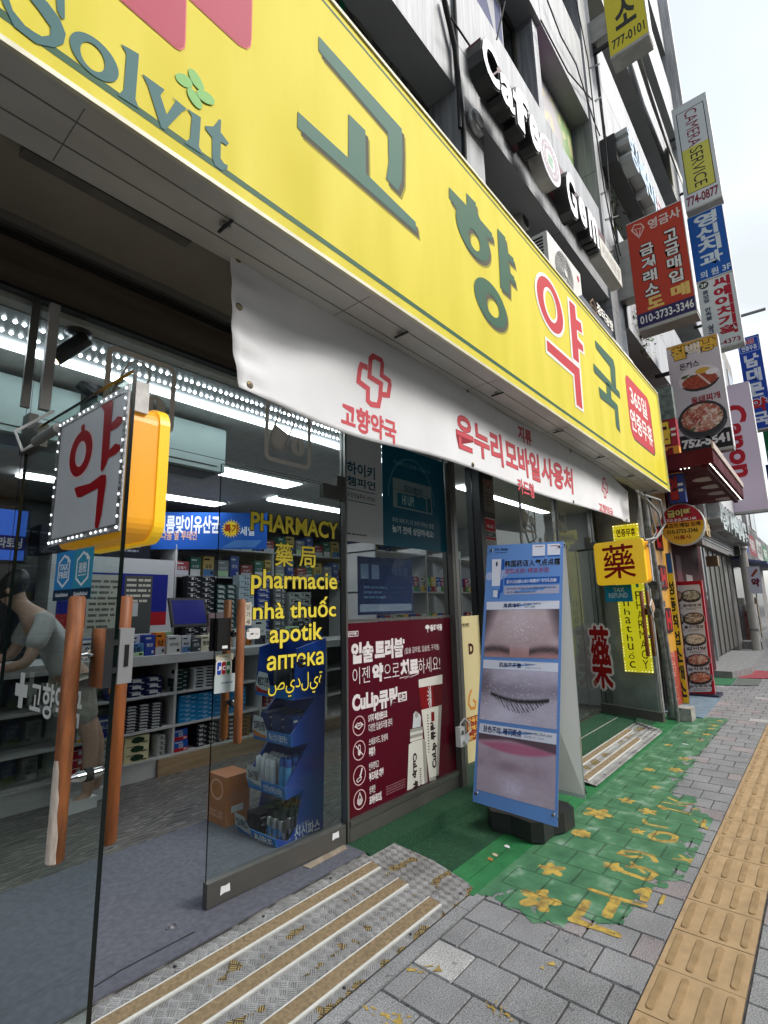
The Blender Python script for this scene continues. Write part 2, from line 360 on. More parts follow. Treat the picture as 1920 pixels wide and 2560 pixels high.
def speckle(name, attr=True, col=(.27, .27, .275)):
    m = bpy.data.materials.new(name); m.use_nodes = True; t = m.node_tree; b = t.nodes['Principled BSDF']; b.inputs['Roughness'].default_value = .8; N = t.nodes.new; K = t.links.new
    tc = N('ShaderNodeTexCoord'); n = N('ShaderNodeTexNoise'); n.inputs['Scale'].default_value = 190; n.inputs['Detail'].default_value = 2; n.inputs['Roughness'].default_value = .7
    K(tc.outputs['Object'], n.inputs['Vector']); r = N('ShaderNodeValToRGB'); e = r.color_ramp.elements; e[0].position = .33; e[0].color = (.42, .42, .42, 1); e[1].position = .66; e[1].color = (1.5, 1.5, 1.48, 1); x = e.new(.5); x.color = (.98, .98, .98, 1)
    K(n.outputs['Fac'], r.inputs[0])
    n3 = N('ShaderNodeTexNoise'); n3.inputs['Scale'].default_value = 3.5; n3.inputs['Detail'].default_value = 7; K(tc.outputs['Object'], n3.inputs['Vector'])
    r3 = N('ShaderNodeMapRange'); r3.inputs['From Min'].default_value = .3; r3.inputs['From Max'].default_value = .7; r3.inputs['To Min'].default_value = .78; r3.inputs['To Max'].default_value = 1.12; K(n3.outputs['Fac'], r3.inputs[0])
    n4 = N('ShaderNodeTexNoise'); n4.inputs['Scale'].default_value = 17; n4.inputs['Detail'].default_value = 2; K(tc.outputs['Object'], n4.inputs['Vector']); r4 = N('ShaderNodeMapRange'); r4.inputs['From Min'].default_value = .66; r4.inputs['From Max'].default_value = .72; r4.inputs['To Min'].default_value = 1.; r4.inputs['To Max'].default_value = .62; K(n4.outputs['Fac'], r4.inputs[0]); m4 = N('ShaderNodeMath'); m4.operation = 'MULTIPLY'; K(r3.outputs[0], m4.inputs[0]); K(r4.outputs[0], m4.inputs[1])
    mul = N('ShaderNodeMix'); mul.data_type = 'RGBA'; mul.blend_type = 'MULTIPLY'; mul.inputs['Factor'].default_value = 1
    if attr:
        at_ = N('ShaderNodeAttribute'); at_.attribute_name = 'paint'; K(at_.outputs['Color'], mul.inputs['A'])
    else: mul.inputs['A'].default_value = col+(1,)
    K(r.outputs[0], mul.inputs['B']); v = N('ShaderNodeVectorMath'); v.operation = 'SCALE'; K(mul.outputs['Result'], v.inputs[0]); K(m4.outputs[0], v.inputs['Scale']); K(v.outputs[0], b.inputs['Base Color'])
    bp = N('ShaderNodeBump'); bp.inputs['Strength'].default_value = .25; bp.inputs['Distance'].default_value = .003; K(n.outputs['Fac'], bp.inputs['Height']); K(bp.outputs[0], b.inputs['Normal'])
    MATS[name] = m; return m
gran = speckle('granite_paver'); me.materials.append(gran)
o = bpy.data.objects.new('pavement', me); COL.objects.link(o); struct(o); o['label'] = 'grey granite block pavement in running bond'
kerbstone = speckle('granite_edging', False, (.27, .275, .28))
g = MB()
for a, b in ((-2.2, -.2), (-.196, 1.0), (1.004, 2.375), (2.379, 2.56)): g.box((a, 1.528, -.05), (b, 1.592, .001), kerbstone)
struct(g.build('edging_kerb', bev=.003))
# yellow guiding strip of ribbed tactile tiles
tb = mat('tactile_tile', (.46, .315, .165), .8, var=.16, scale=9, bump=.3, bscale=260); tr_ = mat('tactile_rib', (.37, .245, .115), .75, var=.2, scale=14, bump=.3, bscale=260)
g = MB(); TP = .3055; tx0 = 2.527-TP*14
for i in range(130):
    x = tx0+i*TP; dz = random.uniform(-.001, .001)
    g.box((x+.0025, .4275, -.02), (x+TP-.0025, .7285, dz), tb, skip='-z')
    if x > 22: continue
    for k in range(4):
        yc = .4275+.0376+k*.0753; x0_, x1_ = x+.024, x+TP-.024; w = .0165; n = 5 if x < 9 else 2
        prof = []
        for (cx, s0) in ((x1_-w, -90), (x0_+w, 90)):
            prof += [(cx+w*math.cos(R(s0+180*q/n)), yc+w*math.sin(R(s0+180*q/n))) for q in range(n+1)]
        sc_ = lambda p, d: ((p[0]-(x0_+x1_)/2)*(1-d/(x1_-x0_)*2)+(x0_+x1_)/2, (p[1]-yc)*(1-d/w)+yc)
        A = [(p[0], p[1], dz-.001) for p in prof]; B = [sc_(p, .004)+(dz+.0055,) for p in prof]; m_ = len(prof)
        g.add(A+B, [(q, (q+1) % m_, m_+(q+1) % m_, m_+q) for q in range(m_)], tr_); g.add(B, [list(range(m_))], tr_)
struct(g.build('tactile_paving'))
# painted green ground: boards against the step, then paint over the pavers, with yellow flowers and letters
def gp(l): return [tuple(pZ(p)[:2]) for p in l]
V5 = W(1440, 1740, 480); V6 = W(1440, 2080, 480); V8 = W(960, 1920, 960)
poly = gp([(1085, 2222), (1190, 2232), (1235, 2240), (1262, 2262), (1330, 2300), (1352, 2308), V6((380, 800)), V6((520, 660)), V6((610, 620)), V6((650, 500)), V6((720, 480)), V6((800, 400)), V6((990, 440)), V6((1060, 290)), V6((1040, 180)), V5((1180, 1240)), V5((1260, 1090)), V5((1070, 1010)), V5((1040, 880)), V5((830, 840)), V5((950, 690)), V5((1060, 520)), V5((1190, 370)), V5((1310, 210)), V5((1290, 195)), V5((960, 180)), V5((720, 200))])
poly = [(poly[0][0], 1.8)]+poly+[(poly[-1][0], 1.8)]
FL = [(V8((670, 570)), .105), (V8((727, 440)), .075), (V8((850, 283)), .06), (V5((190, 1015)), .10), (V5((440, 905)), .06), (V5((50, 1190)), .06), (V5((625, 1000)), .06), (V5((320, 1475)), .055), (V5((530, 1170)), .05), (V5((630, 637)), .05), (V5((862, 640)), .065), (V5((800, 425)), .045), (V5((938, 545)), .055), (V5((1070, 385)), .04), (V5((1128, 332)), .05), (V5((1170, 285)), .04), (V5((1185, 256)), .05), (V5((1240, 215)), .04), (V5((690, 790)), .04), (V5((965, 318)), .045)]
FL = [(tuple(pZ(c)[:2]), r) for c, r in FL]
ST = [(V6([(128, 500), (330, 570), (590, 640)]), .034), (V6([(345, 590), (270, 725)]), .05), (V6([(95, 610), (30, 710), (-30, 760), (140, 820)]), .042), (V6([(170, 825), (355, 892)]), .04), (V6([(530, 520), (620, 500), (590, 590)]), .04), (V6([(760, 550), (730, 625)]), .018),
      (V5([(690, 1435), (660, 1385), (540, 1350), (410, 1345), (375, 1365), (470, 1392), (560, 1392)]), .03), (V5([(450, 1475), (580, 1485), (690, 1540), (620, 1590)]), .03), (V5([(390, 1515), (520, 1560), (610, 1590)]), .034), (V5([(480, 1440), (590, 1530)]), .02),
      (V5([(640, 1215), (700, 1180), (790, 1185), (860, 1215), (850, 1255), (760, 1260), (670, 1240), (640, 1215)]), .035), (V5([(590, 1070), (600, 1105), (780, 1140)]), .024), (V5([(720, 955), (985, 1022)]), .022), (V5([(735, 915), (970, 958)]), .016), (V5([(800, 880), (900, 925), (1010, 935)]), .02), (V5([(730, 955), (760, 975)]), .05), (V5([(1110, 1080), (1095, 1125), (1150, 1160)]), .028), (V5([(1020, 1075), (1050, 1095)]), .02), (V5([(850, 1410), (960, 1420), (1050, 1415)]), .02), (V5([(900, 1380), (990, 1445)]), .018), (V5([(1000, 975), (1060, 985)]), .018),
      ]
ST2 = [(W(800, 2080, 480)([(780, 1190), (880, 1210)]), .03), (W(800, 2080, 480)([(930, 1165), (1050, 1200)]), .035), (W(800, 2080, 480)([(370, 1560), (560, 1620), (720, 1640)]), .06), (V8([(690, 860), (740, 845)]), .03), (W(800, 2080, 480)([(1500, 1500), (1600, 1600)]), .05)]
ST = [(gp(q), w) for q, w in ST]; ST2 = [(gp(q), w) for q, w in ST2]
gx0, gx1, gy0, gy1, st = 1.6, 7.9, .78, 1.60, .0125
xs = np.arange(gx0, gx1, st); ys = np.arange(gy0, gy1+st/2, st); GX, GY = np.meshgrid(xs, ys)
def sd_poly(P):
    P = np.array(P); d = np.full(GX.shape, 9.); ins = np.zeros(GX.shape, bool)
    for a, b in zip(P, np.roll(P, -1, 0)):
        e = b-a; t = np.clip(((GX-a[0])*e[0]+(GY-a[1])*e[1])/(e@e+1e-9), 0, 1); d = np.minimum(d, np.hypot(GX-a[0]-t*e[0], GY-a[1]-t*e[1]))
        with np.errstate(all='ignore'): c = ((a[1] > GY) != (b[1] > GY)) & (GX < (b[0]-a[0])*(GY-a[1])/(b[1]-a[1]+1e-12)+a[0])
        ins ^= c
    return np.where(ins, d, -d)
green = sd_poly(poly)
yel = np.full(GX.shape, -9.)
for q, w in ST:
    for a, b in zip(q[:-1], q[1:]):
        e = np.subtract(b, a); t = np.clip(((GX-a[0])*e[0]+(GY-a[1])*e[1])/(e@e+1e-9), 0, 1); yel = np.maximum(yel, w/2-np.hypot(GX-a[0]-t*e[0], GY-a[1]-t*e[1]))
for q, w in ST2:
    for a, b in zip(q[:-1], q[1:]):
        e = np.subtract(b, a); t = np.clip(((GX-a[0])*e[0]+(GY-a[1])*e[1])/(e@e+1e-9), 0, 1); yel = np.maximum(yel, np.minimum((w/2-np.hypot(GX-a[0]-t*e[0], GY-a[1]-t*e[1]))*.35, .0)-.0012)
fd = random.Random(4)
for (cx, cy_), r in FL:
    a0 = fd.random()*6
    for k in range(5):
        t = a0+k*1.2566+fd.uniform(-.15, .15); px_, py_ = cx+math.cos(t)*r*.58, cy_+math.sin(t)*r*.58; c_, s_ = math.cos(t), math.sin(t)
        u = (GX-px_)*c_+(GY-py_)*s_; v = -(GX-px_)*s_+(GY-py_)*c_; yel = np.maximum(yel, (1-np.sqrt((u/(r*.47))**2+(v/(r*.29))**2))*r*.29)
nx, ny = len(xs), len(ys); vs = np.stack([GX.ravel(), GY.ravel(), np.full(GX.size, .0022)], 1)
keep = (np.maximum(green, yel) > -.07); fs = [(j*nx+i, j*nx+i+1, (j+1)*nx+i+1, (j+1)*nx+i) for j in range(ny-1) for i in range(nx-1) if keep[j, i] or keep[j+1, i+1]]
me = bpy.data.meshes.new('pavement_paint'); me.from_pydata(vs.tolist(), [], fs)
for nm, A in (('green', green), ('yellow', yel)): me.attributes.new(nm, 'FLOAT', 'POINT').data.foreach_set('value', A.ravel().astype(np.float32))
m = bpy.data.materials.new('ground_paint'); m.use_nodes = True; t = m.node_tree; b = t.nodes['Principled BSDF']; b.inputs['Roughness'].default_value = .55; N = t.nodes.new; K = t.links.new
def math_(op, a, c=0.):
    n = N('ShaderNodeMath'); n.operation = op
    for i, x in enumerate((a, c)):
        if isinstance(x, (int, float)): n.inputs[i].default_value = x
        else: K(x, n.inputs[i])
    return n.outputs[0]
tc = N('ShaderNodeTexCoord')
def nz(s, d=4):
    n = N('ShaderNodeTexNoise'); n.inputs['Scale'].default_value = s; n.inputs['Detail'].default_value = d; K(tc.outputs['Object'], n.inputs['Vector']); return n.outputs['Fac']
def attr(n):
    a = N('ShaderNodeAttribute'); a.attribute_name = n; return a.outputs['Fac']
ga = math_('ADD', attr('green'), math_('MULTIPLY', math_('SUBTRACT', nz(14, 6), .5), .16)); gm = math_('GREATER_THAN', ga, 0.)
wear = math_('GREATER_THAN', math_('ADD', nz(8, 10), math_('MULTIPLY', math_('MINIMUM', ga, .25), .75)), .45); gm = math_('MULTIPLY', gm, wear)
ya = math_('ADD', attr('yellow'), math_('MULTIPLY', math_('SUBTRACT', nz(45, 5), .47), .018)); ym = math_('GREATER_THAN', ya, 0.); ym = math_('MULTIPLY', ym, math_('GREATER_THAN', nz(34, 8), .36))
cg = N('ShaderNodeValToRGB'); e = cg.color_ramp.elements; e[0].position = .3; e[0].color = (.035, .125, .06, 1); e[1].position = .72; e[1].color = (.26, .38, .29, 1); x = e.new(.56); x.color = (.075, .22, .105, 1); K(nz(7, 10), cg.inputs[0])
cyy = N('ShaderNodeValToRGB'); e = cyy.color_ramp.elements; e[0].position = .32; e[0].color = (.22, .15, .05, 1); e[1].position = .58; e[1].color = (.56, .385, .075, 1); K(nz(16, 6), cyy.inputs[0])
sx = N('ShaderNodeSeparateXYZ'); K(tc.outputs['Object'], sx.inputs[0]); PX = math_('DIVIDE', math_('ADD', sx.outputs[0], 1000*PW-1.718), PW); PYY = math_('DIVIDE', math_('ADD', sx.outputs[1], 1000*PW-1.428), PW); PYY = math_('ADD', PYY, math_('MULTIPLY', math_('MODULO', math_('FLOOR', PX), 2.), .5))
jm = math_('MULTIPLY', math_('MAXIMUM', math_('LESS_THAN', math_('ABSOLUTE', math_('SUBTRACT', math_('FRACT', math_('ADD', PX, .5)), .5)), .026), math_('LESS_THAN', math_('ABSOLUTE', math_('SUBTRACT', math_('FRACT', math_('ADD', PYY, .5)), .5)), .026)), math_('LESS_THAN', sx.outputs[1], 1.53)); jf = math_('SUBTRACT', 1., math_('MULTIPLY', jm, .45)); jb = N('ShaderNodeBump'); jb.inputs['Strength'].default_value = .8; jb.inputs['Distance'].default_value = .006; K(math_('SUBTRACT', 1., jm), jb.inputs['Height']); K(jb.outputs[0], b.inputs['Normal'])
mx = N('ShaderNodeMix'); mx.data_type = 'RGBA'; K(ym, mx.inputs['Factor']); K(cg.outputs[0], mx.inputs['A']); K(cyy.outputs[0], mx.inputs['B']); jv = N('ShaderNodeVectorMath'); jv.operation = 'SCALE'; K(mx.outputs['Result'], jv.inputs[0]); K(jf, jv.inputs['Scale']); K(jv.outputs[0], b.inputs['Base Color'])
tr = N('ShaderNodeBsdfTransparent'); ms = N('ShaderNodeMixShader'); K(math_('MAXIMUM', gm, ym), ms.inputs[0]); K(tr.outputs[0], ms.inputs[1]); K(b.outputs[0], ms.inputs[2]); K(ms.outputs[0], t.nodes['Material Output'].inputs[0])
me.materials.append(m); o = bpy.data.objects.new('pavement_paint', me); COL.objects.link(o); struct(o); o['label'] = 'worn green paint with yellow flowers and letters on the pavers'
gboard = mat('green_painted_board', (.028, .19, .062), .5, var=.3, scale=7, bump=.15, bscale=40)
g = MB()
for a, b in ((1.572, 1.668), (1.672, 1.80)):
    g.box((2.5, a, -.03), (7.75, b, .0045 if a < 1.6 else .006), gboard)
struct(g.build('painted_boards'))
turf = mat('green_turf_mat', (.012, .075, .03), .95, var=.35, scale=60, bump=.6, bscale=420)
g = MB(); g.box((2.30, 1.785, -.02), (4.95, 2.135, .010), turf); g.box((6.9, 1.785, -.02), (7.55, 2.3, .010), turf); g.box((2.34, 2.135, -.02), (7.3, 2.40, .102), turf); g.box((4.95, 1.9, -.02), (7.3, 2.4, .1), turf)
struct(g.build('turf_step', bev=.008)); 
# ---------------------------------------------------------------- tread plate ramps
def tread_mat(name, stain):
    m = bpy.data.materials.new(name); m.use_nodes = True; t = m.node_tree; b = t.nodes['Principled BSDF']; N = t.nodes.new; K = t.links.new
    b.inputs['Metallic'].default_value = .75
    def mt(op, a, c=0., d=None):
        n = N('ShaderNodeMath'); n.operation = op
        for i, x in enumerate((a, c, d)):
            if x is None: continue
            if isinstance(x, (int, float)): n.inputs[i].default_value = x
            else: K(x, n.inputs[i])
        return n.outputs[0]
    tc = N('ShaderNodeTexCoord'); sp = N('ShaderNodeSeparateXYZ'); mp = N('ShaderNodeMapping'); mp.inputs['Rotation'].default_value = (0, 0, R(45)); mp.inputs['Scale'].default_value = (29, 29, 29)
    K(tc.outputs['Object'], mp.inputs[0]); K(mp.outputs[0], sp.inputs[0]); x, y = sp.outputs[0], sp.outputs[1]
    fx, fy = mt('SUBTRACT', mt('FRACT', x), .5), mt('SUBTRACT', mt('FRACT', y), .5)
    par = mt('MODULO', mt('ADD', mt('FLOOR', x), mt('ADD', mt('FLOOR', y), 200)), 2.)      # checker
    a_ = mt('ADD', mt('MULTIPLY', fx, mt('SUBTRACT', 1., par)), mt('MULTIPLY', fy, par)); b_ = mt('ADD', mt('MULTIPLY', fy, mt('SUBTRACT', 1., par)), mt('MULTIPLY', fx, par))
    bars = mt('POWER', mt('ABSOLUTE', mt('SINE', mt('MULTIPLY', b_, 12.6))), 2.)
    env = mt('MULTIPLY', mt('SMOOTH_MIN', mt('MULTIPLY', mt('SUBTRACT', .43, mt('ABSOLUTE', a_)), 12), 1., .2), mt('GREATER_THAN', .42, mt('ABSOLUTE', b_)))
    h = mt('MAXIMUM', mt('MULTIPLY', bars, env), 0.)
    bp = N('ShaderNodeBump'); bp.inputs['Strength'].default_value = .9; bp.inputs['Distance'].default_value = .004; K(h, bp.inputs['Height']); K(bp.outputs[0], b.inputs['Normal'])
    n = N('ShaderNodeTexNoise'); n.inputs['Scale'].default_value = 9; n.inputs['Detail'].default_value = 8; K(tc.outputs['Object'], n.inputs['Vector'])
    r = N('ShaderNodeValToRGB'); e = r.color_ramp.elements; e[0].position = .3; e[0].color = (.26, .255, .25, 1); e[1].position = .7; e[1].color = (.46, .46, .455, 1); K(n.outputs['Fac'], r.inputs[0])
    s2 = N('ShaderNodeSeparateXYZ'); K(tc.outputs['Object'], s2.inputs[0]); py = s2.outputs[1]; msk = None
    for yc, w in stain:
        q = mt('LESS_THAN', mt('ADD', mt('ABSOLUTE', mt('SUBTRACT', py, yc)), mt('MULTIPLY', mt('SUBTRACT', n.outputs['Fac'], .40), .24)), w); msk = q if msk is None else mt('MAXIMUM', msk, q)
    st_ = N('ShaderNodeMix'); st_.data_type = 'RGBA'; st_.inputs['A'].default_value = (.07, .055, .035, 1); st_.inputs['B'].default_value = (.42, .30, .10, 1); K(mt('GREATER_THAN', h, .35), st_.inputs['Factor'])
    mx = N('ShaderNodeMix'); mx.data_type = 'RGBA'; K(msk, mx.inputs['Factor']); K(r.outputs[0], mx.inputs['A']); K(st_.outputs['Result'], mx.inputs['B']); K(mx.outputs['Result'], b.inputs['Base Color'])
    K(mt('SUBTRACT', .62, mt('MULTIPLY', h, .2)), b.inputs['Roughness']); K(mt('SUBTRACT', .7, mt('MULTIPLY', msk, .6)), b.inputs['Metallic'])
    MATS[name] = m; return m
grit = mat('anti_slip_grit', (.26, .19, .105), .85, var=.3, scale=60, bump=.5, bscale=300); nose = mat('white_nosing', (205, 205, 200), .5, var=.1, scale=10)
def ramp(label, O, xl, xr, rise, run, strips, corner, stain):
    root = thing('metal_ramp', label, 'ramp', (xl, O[1], 0), 'tread plate ramps at the shop doors')
    tm = tread_mat('tread_plate_'+str(len(MATS)), stain); pn = Panel(O, XV, (0, run, rise)); Ls = math.hypot(run, rise)
    out = [(xl-O[0], 0), (xr-O[0]-corner*.6, 0), (xr-O[0]-corner*.15, corner*.1), (xr-O[0], corner*.5), (xr-O[0]+.02, Ls*.5), (xr-O[0]-.02, Ls), (xl-O[0], Ls)]
    mb = MB(); pn.poly(mb, out, tm, 0, .004); mb.build('tread_plate', root)
    mb = MB(); 
    for x in np.arange(xl+.15, xr-.1, .55): mb.box((x, O[1]+run*.55, 0), (x+.05, O[1]+run, O[2]+rise*.5), dark)
    mb.build('support', root)
    for (va, vb, wn_, xe) in strips:
        mb = MB(); q = (xl-O[0]+.03, va+wn_, xe-O[0], vb); pn.rect(mb, q, grit, 6, .006); mb.build('anti_slip_strip', root)
        mb = MB(); pn.rect(mb, (q[0], va, q[2]-.004, va+wn_-.0005), nose, 6, .0075); pn.rect(mb, (q[0], vb+.0005, q[2], vb+.006), nose, 6, .0065); mb.build('nosing', root)
    mb = MB()
    for x in np.arange(xl+.3, xr-.06, .42):
        for v in (.03, Ls-.03): p = pn.P((x-O[0], v), 0)+pn.n*.004; mb.lathe(p, [(.0075, 0), (.006, .003), (.002, .004)], dark, 8, pn.n)
    mb.build('screws', root)
    return root
RO = (0, 1.594, .004); rp = Panel(RO, XV, (0, .575, .086)); vv = lambda px: rp.uv(px)[1]
s1, s2, s3 = vv((800, 2267)), vv((800, 2371)), vv((800, 2513))
ramp('large tread plate ramp with three gold grit strips at the nearest glass doors', RO, -1.2, 2.57, .086, .575,
     [(s3, s3+.075, .012, rp.uv((1102, 2264))[0]), (s2, s2+.07, .012, rp.uv((1020, 2214))[0]), (s1, s1+.07, .012, rp.uv((953, 2173))[0])], .12, [((s2+s3)/2*.99+.035, .03), (s3-.045, .03), ((s1+s2)/2+.04, .022)])
ramp('smaller tread plate ramp lying on the green paint at the farther glass door', (0, 1.60, .012), 4.45, 6.75, .086, .50,
     [(.07, .135, .014, 6.1), (.22, .285, .014, 6.35), (.37, .435, .014, 6.3)], .2, [(.19, .028), (.34, .028)])
# ================================================================ pharmacy building: ground floor
FY = 2.335; ZF = .10; CE = 2.72; XL, XR = -2.2, 7.34; YB = 7.2
bld = thing('pharmacy_building', 'building with a glass fronted pharmacy below storeys of silver metal panels', 'building', (2.5, FY, 0))
floorw = bpy.data.materials.new('dark_wood_floor'); floorw.use_nodes = True
t = floorw.node_tree; b = t.nodes['Principled BSDF']; N = t.nodes.new; K = t.links.new; tc = N('ShaderNodeTexCoord'); mp = N('ShaderNodeMapping'); mp.inputs['Scale'].default_value = (1, 4.5, 1); K(tc.outputs['Object'], mp.inputs[0])
wv = N('ShaderNodeTexWave'); wv.bands_direction = 'Y'; wv.inputs['Scale'].default_value = 3.2; wv.inputs['Distortion'].default_value = 22; wv.inputs['Detail'].default_value = 3; wv.inputs['Detail Scale'].default_value = .9; K(mp.outputs[0], wv.inputs['Vector'])
r = N('ShaderNodeValToRGB'); e = r.color_ramp.elements; e[0].position = .45; e[0].color = (.045, .042, .039, 1); e[1].position = .95; e[1].color = (.22, .21, .195, 1); K(wv.outputs['Fac'], r.inputs[0]); K(r.outputs[0], b.inputs['Base Color']); b.inputs['Roughness'].default_value = .45
g = MB(); g.box((XL, FY-.17, -.05), (XR, YB, ZF), floorw); struct(g.build('shop_floor'))
rugm = mat('blue_grey_carpet', (.115, .12, .15), .95, var=.2, scale=40, bump=.5, bscale=500)
g = MB(); g.box((-1.2, 2.168, ZF+.0005), (2.335, 3.305, ZF+.007), rugm); tag(g.build('entrance_mat', bev=.003), 'blue grey carpet mat inside the open glass doors', 'mat')
rug_ = bpy.data.objects['entrance_mat']; g = MB(); zr = ZF+.0075; Pq = [pZ(q, zr) for q in ((236, 2467), (304, 2425), (390, 2380), (486, 2330))]
g.tube([p for p in Pq], .0035, mat('carpet_crease', (.025, .026, .032), .95), 5); g.build('crease', rug_)
c = pZ((428, 2317), zr); g = MB(); g.tube([c+Vector((.022*math.cos(t_), .022*math.sin(t_), .001)) for t_ in np.linspace(0, 6.283, 20)], .0025, mat('stop_steel', (.2, .2, .21), .4, .7), 5); g.lathe(c, [(.012, 0), (.010, .003)], MATS['stop_steel'], 14); tag(g.build('door_stop', loc=tuple(c)), 'small round metal door socket in the blue grey carpet', 'door socket')
g = MB(); A_ = [pZ(q, zr+.001) for q in ((757, 2166), (775, 2172), (868, 2122), (860, 2113))]; g.prism(A_, (0, 0, .003), mat('tan_plank', (.30, .25, .19), .8, var=.35, scale=14)); tag(g.build('threshold_strip', loc=tuple(A_[0])), 'worn tan threshold strip under the pivot end of the shut glass door', 'threshold')
for px_, c_, nm, lab in (((1268, 2117), (.7, .7, .7), 'paper_scrap', 'tiny white paper scrap on the green boards'), ((1238, 2138), (.55, .48, .32), 'dry_leaf', 'small pale dry leaf on the green boards'), ((1226, 2149), (.40, .18, .05), 'dry_leaf', 'small orange brown dry leaf on the green boards'), ((1713, 1861), (.75, .75, .75), 'cigarette_butt', 'thin white cigarette butt on the green paint far ahead')):
    p = pZ(px_, .008); g = MB(); w = .022 if 'butt' not in nm else .035; h = .012 if 'butt' not in nm else .006; g.prism([p+Vector(q) for q in ((-h, -w, 0), (h*.6, -w*.6, .002), (h, w*.4, .004), (0, w, .001), (-h, w*.3, 0))], (0, 0, .002), mat('scrap_%d' % (c_[1]*100), c_, .8)); tag(g.build(nm, loc=tuple(p)), lab, nm.replace('_', ' '))
ceil = mat('ceiling_tile', (.50, .50, .48), .9, var=.12, scale=30, detail=8, stretch=(1, .35, 1)); wallm = mat('shop_wall_paint', (.34, .35, .34), .8, var=.08); brown = mat('brown_shutter_box', (.12, .095, .072), .5, .2, var=.35, scale=3, stretch=(.4, 1, 9)); sof = mat('soffit_panel', (.25, .23, .19), .6, var=.18, scale=2.2)
concrete = mat('side_wall_concrete', (.26, .255, .24), .85, var=.25, scale=5, bump=.2)
g = MB(); g.box((XL, FY+.02, CE), (XR, YB, CE+.05), ceil); g.build('shop_ceiling', bld)
g = MB(); g.box((XL, YB, 0), (XR, YB+.1, CE+.05), wallm); g.box((XL-.1, FY+.02, 0), (XL, YB, CE+.05), wallm); g.box((XR, FY+.12, 0), (XR+.1, YB, CE+.05), wallm); g.build('shop_wall', bld)
g = MB(); g.box((XL, FY-.03, 2.752), (XR, FY+.19, 3.035), brown); g.box((XL, FY-.045, 2.735), (XR, FY-.0, 2.75), dark); g.build('shutter_box', bld, bev=.004)
g = MB(); g.box((XL, FY-.065, 3.0), (XR, FY-.032, 3.037), alu); g.box((XL, FY-.05, 2.955), (XR, FY-.032, 2.975), dark); g.build('track_rail', bld)
g = MB(); g.box((XL, 1.70, 3.04), (XR, 2.6, 3.09), sof); g.box((XL, 1.79, 3.015), (XR, 1.81, 3.039), dark); g.build('soffit', bld)
g = MB(); g.box((XR+.002, 1.78, 0), (XR+.3, FY+.12, 3.3), concrete); g.build('side_wall', bld); g = MB(); g.box((XL-.4, 1.78, 0), (XL-.002, FY+.3, 3.3), concrete); g.build('side_wall', bld)
# fixed glazing
fr = mat('shopfront_frame', (92, 90, 86), .4, .35, var=.12, scale=5); frs = mat('frame_light', (128, 127, 122), .35, .8, var=.1)
def pane(mb, x0, x1, z0, z1, y=FY, m=None, d=.01): mb.box((x0, y, z0), (x1, y+d, z1), m or GL, mm={'-x': gedge, '+x': gedge, '+z': gedge, '-z': gedge})
g = MB(); pane(g, .575, 2.345, 2.245, 2.75); g.build('transom_window', bld)
g = MB(); pane(g, XL, .562, ZF+.02, 2.75); side = g.build('shop_window', bld)
g = MB(); g.box((XL, FY-.006, ZF), (.56, FY+.02, ZF+.012), frs); g.build('window_frame', side)
g = MB(); pane(g, 2.365, 3.56, .222, 2.75); win = g.build('shop_window', bld)
g = MB(); g.box((2.348, FY-.02, ZF), (2.3635, FY+.03, 2.735), frs); g.box((3.562, FY-.05, .02), (3.60, FY+.05, 2.75), fr); g.box((3.615, FY-.045, .02), (3.66, FY+.05, 2.75), frs); g.box((2.365, FY-.03, .192), (3.56, FY+.04, .221), frs); g.box((2.365, FY-.022, .105), (3.56, FY+.04, .191), fr); g.box((2.365, FY-.006, 1.365), (3.56, FY-.002, 1.385), frs); g.build('window_frame', win, bev=.002)
g = MB(); pane(g, 3.665, 4.02, .222, 2.75); w2 = g.build('shop_window', bld)
g = MB(); g.box((4.025, FY-.07, .02), (4.10, FY+.07, 2.75), black); g.box((4.103, FY-.05, .02), (4.335, FY+.06, 2.75), mat('bronze_column', (74, 66, 58), .35, .6, var=.15, scale=3)); g.box((3.662, FY-.03, .1), (4.02, FY+.05, .221), mat('plinth_green', (.03, .07, .045), .7, var=.3)); g.build('window_frame', w2, bev=.002)
g = MB(); pane(g, 4.34, 5.95, .222, 2.75); w3 = g.build('shop_window', bld)
g = MB(); g.box((4.34, FY-.03, .1), (5.95, FY+.05, .221), fr); g.box((4.965, FY-.012, .222), (4.985, FY+.0, 2.735), frs); g.box((5.955, FY-.02, .1), (5.985, FY+.05, 2.735), frs); g.build('window_frame', w3)
g = MB(); pane(g, 5.99, 7.2, 2.25, 2.75); g.box((7.2, FY-.02, .1), (7.338, FY+.05, 2.735), frs); g.build('transom_window', bld)
g = MB(); pane(g, 6.0, 7.19, .115, 2.24, y=FY+.02); w4 = g.build('shop_window', bld); g = MB(); g.box((6.0, FY-.0, .1), (7.19, FY+.05, .114), frs); g.box((6.55, FY+.012, .116), (6.57, FY+.019, 2.24), frs); g.build('window_frame', w4)
